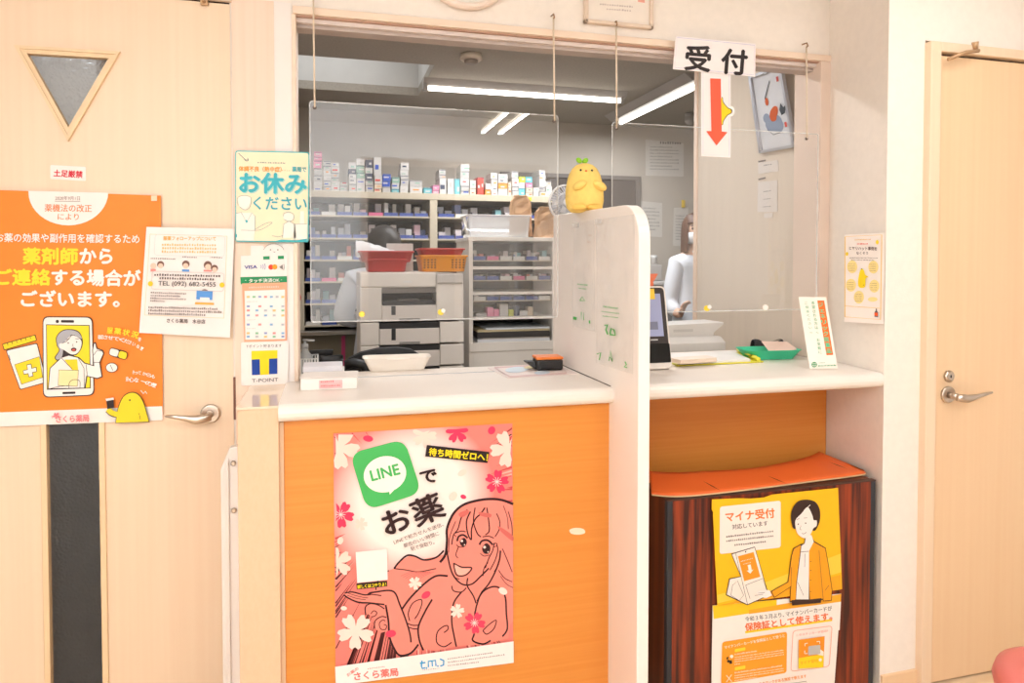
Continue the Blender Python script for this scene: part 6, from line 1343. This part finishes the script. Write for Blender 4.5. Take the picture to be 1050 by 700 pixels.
# lashes, brows
ik += ln6([(668, 622), (676, 598), (700, 590), (722, 606)], 1.5) + ln6([(782, 640), (796, 620), (826, 618), (850, 640)], 1.5) + ln6([(660, 580), (690, 570), (712, 574)], 0.8) + ln6([(798, 600), (828, 596), (856, 606)], 0.8) + ln6([(664, 600), (654, 590)], 0.6) + ln6([(852, 640), (868, 630)], 0.6) + ln6([(854, 652), (872, 646)], 0.6) + ln6([(664, 640), (680, 652), (704, 650)], 0.6) + ln6([(786, 684), (806, 698), (834, 692)], 0.6)
A.add('woman_ink', BK, ik)
A.add('woman_shade', (214, 104, 96), [S(ZS(z6, p), 3, True) for p in (((676, 480), (720, 462), (726, 480), (690, 500)), ((780, 474), (840, 482), (836, 500), (790, 492)), ((880, 545), (950, 590), (950, 620), (890, 570)))] + [q for k in range(7) for q in ln7([(380 + 12 * k, 150 + 6 * k), (430 + 10 * k, 130 + 4 * k), (490 + 10 * k, 128)], 0.35)])
A.each('eye_iris', BK, [S(ZS(z6, [(682, 620), (704, 604), (718, 624), (708, 648), (688, 644)]), 4, True), S(ZS(z6, [(796, 654), (818, 632), (838, 652), (830, 684), (804, 682)]), 4, True)])
A.add('eye_glint', (250, 220, 208), [circ(*z6(692, 620), 1.2), circ(*z6(808, 652), 1.4), circ(*z6(706, 640), 0.7), circ(*z6(826, 676), 0.8)])
A.add('mouth_fill', (250, 178, 160), [S(ZS(z7, [(656, 92), (692, 110), (734, 112), (716, 136), (690, 145), (666, 136)]), 3, True)])
A.each('front_petals', (250, 222, 208), [flower(*z7(148, 432), 19, 20), flower(*z7(452, 186), 7, 10), flower(*z7(668, 328), 7.6, -8), circ(*z7(902, 226), 4.8, 3.4, 30), circ(*z7(88, 314), 3.2, 2.2)])
A.each('front_petals_pink', (240, 66, 96), [flower(*z7(756, 388), 11.5, 10), circ(*z7(508, 246), 5.0, 3.2, -35), circ(*z7(328, 444), 5.4, 3.6, -10)])
A.add('front_stamens', (252, 214, 204), [q for k in range(10) for q in stroke([z7(756, 388), (z7(756, 388)[0] + 4.2 * math.cos(k * 0.628), z7(756, 388)[1] + 4.2 * math.sin(k * 0.628))], 0.6)])
# logo, captions
A.add('logo_green', (72, 178, 92), [rquad(ZS(z6, [(118, 172), (396, 98), (486, 372), (206, 462)]), 0.24, 8)])
A.add('speech_bubble', (252, 236, 228), [circ(*z6(298, 278), 22, 18.4, -16, 36), ZS(z6, [(318, 345), (322, 382), (372, 330)])])
A.add('logo_text', (72, 178, 92), text('LINE', *z6(232, 312), *z6(376, 276), 15.5, 0.03))
A.each('black_label', (40, 26, 28), [ZS(z6, [(512, 128), (832, 164), (822, 220), (504, 186)]), ZS(z7, [(152, 186), (308, 172), (310, 200), (154, 216)])])
A.add('label_text', (250, 220, 30), text('待ち時間ゼロへ！', *z6(522, 178), *z6(822, 208), 8.6, 0.035) + text('詳しくはコチラよ！', *z7(158, 211), *z7(304, 196), 4.2, 0.03))
A.add('headline_text', (48, 24, 26), text('で', *z6(484, 324), *z6(566, 310), 16.5, 0.035) + text('お', *z6(308, 586), *z6(440, 540), 28.0, 0.026) + text('薬', *z6(462, 540), *z6(610, 478), 30.0, 0.022))
A.add('body_text', (96, 60, 60), text('LINEで処方せんを送信、', *z6(346, 634), *z6(598, 540), 4.8, 0.0) + text('都合のいい時間に', *z6(396, 652), *z6(576, 586), 4.8, 0.0) + text('駅で受取り。', *z6(432, 668), *z6(552, 632), 4.8, 0.0))
A.add('white_square', (252, 238, 230), [ZS(z7, [(148, 24), (308, 10), (312, 166), (156, 182)])])
A.add('footer_band', (252, 240, 234), [[z7(43, 610), z7(955, 480), PQ[2], PQ[3]]])
A.add('footer_pink_text', (244, 120, 110), text('さくら薬局', *z7(142, 676), *z7(366, 652), 8.8, 0.035) + text('お薬の', *z7(108, 660), *z7(164, 622), 3.6, 0.02) + greek(*z7(210, 622), *z7(300, 610), 1.2, 10, 1))
A.add('footer_blue_text', (60, 160, 214), stroke(ZS(z7, [(476, 592), (505, 588)]), 1.6) + stroke(ZS(z7, [(487, 578), (484, 606), (488, 618), (504, 615)]), 1.6) + stroke(ZS(z7, [(520, 612), (519, 582), (556, 577), (558, 606)]), 1.6) + stroke(ZS(z7, [(538, 580), (540, 608)]), 1.4) + stroke(ZS(z7, [(578, 570), (598, 578), (597, 600), (580, 606)]), 1.6) + [circ(*z7(510, 616), 0.9), circ(*z7(568, 606), 0.9)])
A.add('fine_print', (150, 130, 130), greek(*z7(618, 572), *z7(850, 540), 1.6, 26, 2) + greek(*z7(620, 590), *z7(912, 550), 1.6, 32, 3) + greek(*z7(620, 606), *z7(780, 588), 1.6, 18, 4) + greek(*z7(490, 628), *z7(580, 618), 0.9, 10, 5))
# ---- yellow posters on the cabinet
YC = BYF - 0.003
P = PYp(YC); zL = zf(725, 600, 7.0); zH = zf(725, 500, 5.834)
LQ = ZS(zL, [(40, 145), (962, 60), (915, 700), (880, 960), (28, 1100), (32, 690)])
s = sheet('card_poster', LQ, P, NY, (252, 240, 230), 'white and orange card poster on the lower half of the rosewood cabinet', 'poster')
A = Art(s, P, NY, 0.00025)
A.add('yellow_corner', (252, 198, 36), [ZS(zL, [(40, 145), (500, 102), (500, 170), (48, 240)])])
A.add('orange_wedge', (248, 172, 44), [ZS(zL, [(300, 175), (962, 60), (960, 118), (300, 204)])])
A.add('white_panel', (252, 240, 230), [ZS(zL, [(48, 242), (960, 116), (950, 320), (46, 330)])])
A.add('date_text', (70, 50, 46), text('令和３年３月より、', *zL(274, 256), *zL(552, 222), 5.4, 0.01) + text('マイナンバーカードが', *zL(566, 220), *zL(896, 176), 5.4, 0.01))
A.add('yellow_rule', (252, 206, 40), stroke(ZS(zL, [(272, 335), (896, 246)]), 2.2))
A.add('headline_text', (240, 116, 62), text('保険証として使えます。', *zL(274, 322), *zL(896, 240), 8.6, 0.03))
A.add('orange_panel', (248, 160, 44), [rquad(ZS(zL, [(106, 404), (572, 330), (568, 624), (98, 708)]), 0.07)])
A.add('panel_title', (252, 240, 230), text('マイナンバーカードを保険証として使うと', *zL(124, 452), *zL(556, 366), 3.6, 0.015))
A.each('yellow_tags', (252, 214, 60), [rquad(ZS(zL, [(196, 454), (272, 440), (272, 462), (196, 476)]), 0.3), rquad(ZS(zL, [(196, 584), (272, 570), (272, 594), (196, 608)]), 0.3)])
A.add('panel_text', (252, 236, 214), [q for k, (v, e, h) in enumerate(((496, 358, 1.9), (516, 548, 1.3), (532, 548, 1.3), (548, 552, 1.3), (566, 240, 1.3), (628, 540, 1.9), (648, 548, 1.3), (664, 550, 1.3), (682, 360, 1.3))) for q in greek(*zL(196, v), *zL(e, v - (e - 196) * 0.15), h, int((e - 196) / 9), k)])
A.add('panel_icons', (60, 40, 36), [circ(*zL(150, 540), 1.4), ZS(zL, [(136, 512), (150, 508), (148, 526), (136, 528)]), ZS(zL, [(156, 536), (174, 532), (176, 556), (158, 560)])])
A.add('icon_cross', (252, 236, 214), stroke(ZS(zL, [(134, 640), (174, 686)]), 0.7) + stroke(ZS(zL, [(172, 636), (134, 690)]), 0.7) + [circ(*zL(172, 505), 1.8)])
A.add('frame_line', (246, 150, 110), stroke(rquad(ZS(zL, [(612, 322), (892, 286), (872, 576), (596, 612)]), 0.09), 0.5, True))
A.add('frame_caption', (244, 150, 130), text('このステッカーが目印！', *zL(636, 360), *zL(862, 328), 2.6, 0.01))
A.add('card_square', (246, 150, 40), [ZS(zL, [(652, 386), (838, 360), (830, 580), (650, 592)])])
A.add('card_yellow', (252, 214, 40), [ZS(zL, [(650, 516), (832, 488), (828, 582), (650, 592)])])
A.add('card_marks', (252, 238, 224), stroke(ZS(zL, [(696, 430), (696, 412), (716, 409)]), 0.8) + stroke(ZS(zL, [(780, 398), (802, 396), (802, 412)]), 0.8) + stroke(ZS(zL, [(694, 462), (694, 484), (714, 482)]), 0.8) + [circ(*zL(806, 528), 1.6), ZS(zL, [(780, 488), (806, 452), (830, 470), (828, 500)])])
A.add('card_grey', (196, 190, 186), [rquad(ZS(zL, [(720, 430), (806, 420), (806, 486), (718, 496)]), 0.15)])
A.add('card_caption', (248, 160, 40), text('マイナ受付', *zL(662, 562), *zL(790, 542), 4.0, 0.01))
A.add('bottom_text', (246, 150, 50), text('このマークがある施設で使えます', *zL(370, 708), *zL(706, 652), 3.6, 0.02))
A.add('bottom_rule', (150, 130, 124), stroke(ZS(zL, [(536, 704), (706, 680), (706, 700)]), 0.5))
HQ = ZS(zH, [(30, 70), (190, 62), (260, 64), (340, 58), (390, 40), (784, 0), (808, 604), (798, 608), (62, 704), (36, 160), (38, 148), (28, 130)])
P2 = PYp(YC - 0.0045)
s = sheet('reader_poster', HQ, P2, NY, (252, 188, 30), 'yellow poster of a drawn woman at a card reader on the cabinet', 'poster')
A = Art(s, P2, NY, 0.00025)
A.add('orange_wedge', (248, 168, 36), [ZS(zH, [(70, 704), (380, 618), (800, 520), (806, 600), (798, 608)])])
A.add('pale_wedge', (253, 206, 70), [ZS(zH, [(62, 690), (60, 640), (360, 560), (800, 392), (802, 505), (380, 618)])])
A.add('speech_panel', (250, 234, 222), [rquad(ZS(zH, [(76, 112), (440, 76), (440, 356), (74, 396)]), 0.06)])
A.add('headline_text', (244, 120, 40), text('マイナ受付', *zH(112, 198), *zH(404, 172), 10.6, 0.03))
A.add('subtitle_text', (84, 66, 62), text('対応しています', *zH(150, 246), *zH(362, 222), 5.6, 0.01) + greek(*zH(114, 296), *zH(400, 262), 2.4, 22, 1) + greek(*zH(114, 322), *zH(402, 290), 2.4, 24, 2) + greek(*zH(164, 346), *zH(356, 324), 2.4, 15, 3))
A.add('figure_line', (60, 40, 36), [ZS(zH, [(142, 392), (284, 350), (358, 606), (384, 636), (240, 700), (110, 640), (130, 540), (200, 528)])])
A.add('reader_white', (250, 234, 222), [ZS(zH, [(147, 396), (282, 355), (354, 608), (376, 634), (240, 695), (116, 636), (135, 545), (204, 530)])])
A.add('reader_screen', (248, 150, 40), [ZS(zH, [(182, 408), (276, 382), (316, 530), (220, 556)])])
A.add('reader_detail', (60, 40, 36), stroke(ZS(zH, [(152, 392), (168, 388), (240, 696)]), 0.4) + stroke(ZS(zH, [(150, 580), (180, 555), (216, 640), (190, 672), (140, 640), (150, 580)]), 0.4) + stroke(ZS(zH, [(228, 580), (330, 540), (354, 608)]), 0.4) + stroke(ZS(zH, [(228, 580), (254, 660)]), 0.4) + [circ(*zH(228, 380), 0.7)])
A.add('reader_arrow', (250, 236, 226), [ZS(zH, [(240, 460), (258, 456), (264, 488), (274, 486), (256, 510), (234, 494), (246, 491)])] + greek(*zH(200, 440), *zH(274, 420), 1.0, 8, 1) + greek(*zH(214, 456), *zH(262, 444), 1.0, 6, 2))
A.add('woman_line', (60, 40, 36), [ZS(zH, [(378, 616), (478, 560), (500, 400), (512, 360), (556, 334), (576, 330), (584, 292), (620, 290), (640, 318), (706, 356), (726, 470), (746, 610), (742, 672), (690, 676), (690, 668), (610, 672), (490, 682), (496, 590), (398, 656)])])
A.add('woman_cardigan', (248, 160, 34), [ZS(zH, [(383, 618), (482, 562), (504, 402), (516, 363), (556, 340), (550, 400), (530, 560), (526, 664), (494, 677), (500, 584), (400, 650)]), ZS(zH, [(634, 322), (702, 360), (722, 470), (742, 610), (738, 668), (692, 672), (690, 660), (612, 668), (604, 480), (604, 372)])])
A.add('woman_white', (250, 238, 230), [ZS(zH, [(560, 344), (580, 330), (588, 280), (620, 280), (634, 320), (606, 374), (604, 664), (528, 664), (534, 560), (554, 400)]), ZS(zH, [(290, 622), (330, 604), (370, 610), (384, 640), (350, 656), (310, 650)])])
A.add('trousers', (64, 44, 38), [ZS(zH, [(500, 668), (612, 664), (680, 656), (676, 684), (504, 700)])])
A.add('woman_hair', (62, 42, 36), [S(ZS(zH, [(520, 244), (500, 200), (500, 140), (530, 85), (580, 68), (640, 80), (670, 130), (668, 200), (634, 256), (580, 200)]), 4, True)])
A.add('woman_face', (250, 234, 224), [S(ZS(zH, [(524, 190), (560, 150), (596, 112), (624, 160), (632, 190), (650, 192), (650, 224), (630, 240), (610, 280), (578, 298), (540, 276), (526, 240)]), 4, True)])
A.add('woman_detail', (90, 66, 58), [circ(*zH(540, 214), 0.7), circ(*zH(584, 208), 0.7)] + stroke(S(ZS(zH, [(530, 188), (546, 180)])), 0.4) + stroke(S(ZS(zH, [(572, 178), (594, 176)])), 0.4) + stroke(ZS(zH, [(556, 222), (550, 246), (560, 248)]), 0.35) + stroke(S(ZS(zH, [(562, 268), (574, 272), (588, 262)])), 0.4) + stroke(ZS(zH, [(556, 380), (602, 376)]), 0.5) + stroke(ZS(zH, [(580, 390), (578, 470)]), 0.35) + stroke(ZS(zH, [(536, 560), (572, 640)]), 0.35) + stroke(ZS(zH, [(664, 370), (680, 560), (690, 670)]), 0.4) + stroke(ZS(zH, [(500, 470), (496, 600)]), 0.4) + [circ(*zH(614, v), 0.5) for v in (436, 490, 548, 616)] + stroke(ZS(zH, [(700, 610), (722, 580)]), 0.4) + stroke(ZS(zH, [(280, 640), (330, 632)]), 0.35) + stroke(ZS(zH, [(300, 626), (340, 622)]), 0.35))
A.add('hair_parting', (250, 236, 226), stroke(ZS(zH, [(592, 116), (612, 98)]), 0.6))
# ---- small poster on the return wall
RN = Vector((-0.32, -0.053, 0)).normalized()
P0_ = Vector((1.652, -0.32, 0))
def PR(x, y):
    d = ray(x, y); n = RN; t_ = (P0_ - CAM).dot(n) / d.dot(n); return CAM + d * t_ + n * 0.002
zR = zf(855, 230, 6.357)
s = sheet('chick_poster', ZS(zR, [(72, 66), (336, 54), (326, 650), (70, 634)]), PR, RN, (250, 236, 226), 'small white poster with yellow border on the wall beside the worktop', 'poster')
A = Art(s, PR, RN, 0.0005)
A.add('border', (250, 200, 80), stroke(ZS(zR, [(78, 80), (316, 68), (308, 620), (76, 602)]), 0.8, True))
A.add('circles', (252, 226, 150), [circ(*zR(*p), 5.2, 6.6) for p in ((124, 276), (262, 278), (116, 396), (268, 402), (168, 474))] + [circ(*zR(258, 488), 5.0, 2.4)])
A.add('heading', (120, 92, 84), text('ヒヤリハット事例を', *zR(106, 164), *zR(286, 168), 4.0, 0.02) + text('なくそう', *zR(152, 194), *zR(228, 194), 3.0, 0.02) + greek(*zR(108, 220), *zR(294, 222), 1.2, 22, 1) + greek(*zR(120, 234), *zR(270, 236), 1.2, 16, 2))
A.add('red_text', (240, 120, 100), greek(*zR(158, 132), *zR(232, 130), 2.0, 8, 3)); A.add('gold_text', (240, 184, 70), greek(*zR(142, 104), *zR(250, 100), 1.4, 14, 4))
A.add('circle_text', (170, 130, 100), [q for k, (cx_, cy_) in enumerate(((124, 276), (262, 278), (116, 396), (268, 402), (168, 474))) for j in range(4) for q in greek(*zR(cx_ - 22, cy_ - 16 + 14 * j), *zR(cx_ + 22, cy_ - 16 + 14 * j), 0.9, 7, k + j)])
A.add('chick', (248, 212, 40), [S(ZS(zR, [(190, 288), (176, 310), (166, 370), (170, 405), (190, 414), (212, 404), (216, 352), (232, 342), (212, 326), (204, 300)]), 4, True), circ(*zR(94, 192), 1.3, 2.0), circ(*zR(291, 116), 1.5, 2.3)])
A.add('chick_detail', (140, 110, 50), stroke(ZS(zR, [(186, 290), (194, 290)]), 1.0) + stroke(ZS(zR, [(198, 398), (208, 392)]), 0.4))
A.add('bottle', (110, 92, 90), [ZS(zR, [(274, 574), (282, 560), (282, 548), (290, 548), (290, 560), (298, 576), (297, 604), (274, 602)])]); A.add('bottle_label', (240, 90, 40), [ZS(zR, [(275, 574), (296, 576), (296, 596), (275, 594)])])
A.add('divider', (250, 200, 80), stroke(ZS(zR, [(80, 530), (310, 546)]), 0.4))
# ---- leaning leaflet card on the right worktop
b0 = UZ(830, 378.5, 1.0015); b1 = UZ(858.5, 378, 1.0015)
cn = (b1 - b0).cross(Vector((0, 0, 1))).normalized()
if cn.y > 0: cn = -cn
tp = UY(819, 304.5, b0.y + 0.07); 
vdir = (tp - b0); cn2 = (b1 - b0).cross(vdir).normalized()
if cn2.y > 0: cn2 = -cn2
def PL(x, y):
    d = ray(x, y); t_ = (b0 - CAM).dot(cn2) / d.dot(cn2); return CAM + d * t_
zP = zf(810, 295, 7.367)
s = sheet('leaflet_card', [(819, 304.3), (847, 304.5), (859, 377.5), (830.5, 378)], PL, cn2, (252, 240, 226), 'white upright card with orange strip and green lettering on the worktop', 'card', t=0.003)
A = Art(s, PL, cn2, 0.0004)
A.add('orange_strip', (246, 112, 44), [ZS(zP, [(206, 96), (258, 96), (326, 506), (276, 508)])])
def vtext(body, p0, p1, h, bold):
    out = []; n = len(body); q0, q1 = zP(*p0), zP(*p1)
    dx, dy = (q1[0] - q0[0]) / n, (q1[1] - q0[1]) / n
    for i, ch_ in enumerate(body):
        bx_, by_ = q0[0] + dx * (i + 0.86), q0[1] + dy * (i + 0.86)
        if ch_ != '　': out += text(ch_, bx_, by_, bx_ + h * 0.92, by_ + 0.1, min(h, dy * 1.0), bold, up=(-dx / math.hypot(dx, dy), -dy / math.hypot(dx, dy)))
    return out
A.add('strip_text', (90, 200, 150), vtext('ジェネリック医薬品', (210, 104), (278, 496), 5.2, 0.03))
A.add('green_text', (80, 170, 110), vtext('希望される方は、　お気軽に', (158, 98), (216, 500), 3.6, 0.0) + vtext('ご相談ください。', (108, 98), (150, 345), 3.2, 0.0))
A.add('emblem', (60, 160, 100), stroke(circ(*zP(182, 580), 2.4, 2.4, n=20), 0.7, True) + stroke(ZS(zP, [(164, 580), (200, 580)]), 0.7) + stroke(ZS(zP, [(182, 562), (182, 598)]), 0.7) + greek(*zP(212, 594), *zP(350, 590), 1.8, 13, 1) + greek(*zP(216, 570), *zP(264, 568), 0.9, 7, 2))
# ---- picture and notes on the inner side wall
pic = thing('framed_picture', 'tilted silver framed watercolour on the inner wall behind the window', 'picture', (1.70, 0.28, 1.77))
XP = 1.712
bl_, br_ = UX(781, 157, XP), UX(818, 150.5, XP)
tl_ = UX(770, 78, XP - 0.045); tr_ = UX(803, 66, XP - 0.045)
pn = (bl_ - br_).cross(tl_ - br_).normalized()
if pn.x > 0: pn = -pn
def bil(u, v, off=0.0): return bl_.lerp(br_, u).lerp(tl_.lerp(tr_, u), v) + pn * off
obj('picture_sheet', MB().prism([bil(0.03, 0.02), bil(0.97, 0.02), bil(0.97, 0.98), bil(0.03, 0.98)], pn * 0.004), ink((222, 222, 226)), pic)
m_sil = M('silver_frame', (206, 206, 212), rough=0.3, metal=0.6)
for (u0, v0, u1, v1) in ((0, 0, 1, 0.035), (0, 0.965, 1, 1), (0, 0, 0.06, 1), (0.94, 0, 1, 1)):
    obj('frame_bar', MB().prism([bil(u0, v0), bil(u1, v0), bil(u1, v1), bil(u0, v1)], pn * 0.014), m_sil, pic)
PA = lambda u, v: bil(u, v)
A = Art(pic, PA, pn, 0.0005); A.k = 9
A.add('painting_grey', (150, 160, 180), [circ(0.50, 0.34, 0.24, 0.11), circ(0.32, 0.42, 0.10, 0.06), circ(0.62, 0.30, 0.14, 0.09)])
A.add('painting_orange', (206, 96, 50), [circ(0.55, 0.46, 0.14, 0.07, 20), circ(0.40, 0.62, 0.05, 0.05), circ(0.52, 0.40, 0.09, 0.04)])
A.add('painting_dark', (70, 74, 80), [[(0.72, 0.48), (0.78, 0.56), (0.84, 0.50), (0.94, 0.53), (0.86, 0.43), (0.76, 0.41)]] + stroke([(0.36, 0.66), (0.58, 0.86)], 0.02) + stroke([(0.3, 0.28), (0.45, 0.2), (0.66, 0.21)], 0.008))
A.each('painting_seal', (210, 90, 80), [[(0.78, 0.82), (0.84, 0.82), (0.84, 0.88), (0.78, 0.88)], [(0.80, 0.26), (0.86, 0.26), (0.86, 0.32), (0.80, 0.32)]])
PW = lambda x, y: UX(x, y, 1.713)
z9 = zf(560, 60, 3.5)
for quad, lab, ln in ((ZS(z9, [(760, 374), (832, 364), (834, 404), (762, 414)]), 'short white memo on the inner wall below the framed picture', 1), (ZS(z9, [(760, 444), (830, 436), (830, 550), (758, 550)]), 'taller white memo on the inner wall under the short memo', 3), (ZS(z9, [(782, 556), (812, 553), (812, 570), (782, 572)]), 'tiny white tag below the two memos on the inner wall', 0)):
    s = sheet('wall_memo', quad, PW, (-1, 0, 0), (226, 216, 208), lab, 'memo'); A = Art(s, PW, (-1, 0, 0), 0.0005)
    q0, q1, q2, q3 = quad; m_ = lambda u, v: (q0[0] * (1 - u) * (1 - v) + q1[0] * u * (1 - v) + q2[0] * u * v + q3[0] * (1 - u) * v, q0[1] * (1 - u) * (1 - v) + q1[1] * u * (1 - v) + q2[1] * u * v + q3[1] * (1 - u) * v)
    if ln: A.add('lettering', (110, 96, 90), [f for k in range(ln) for f in greek(*m_(0.3, 0.35 + 0.25 * k), *m_(0.7, 0.33 + 0.25 * k), 1.2, 5, k)] + stroke([m_(0.03, -0.09), m_(0.4, -0.12)], 1.6))
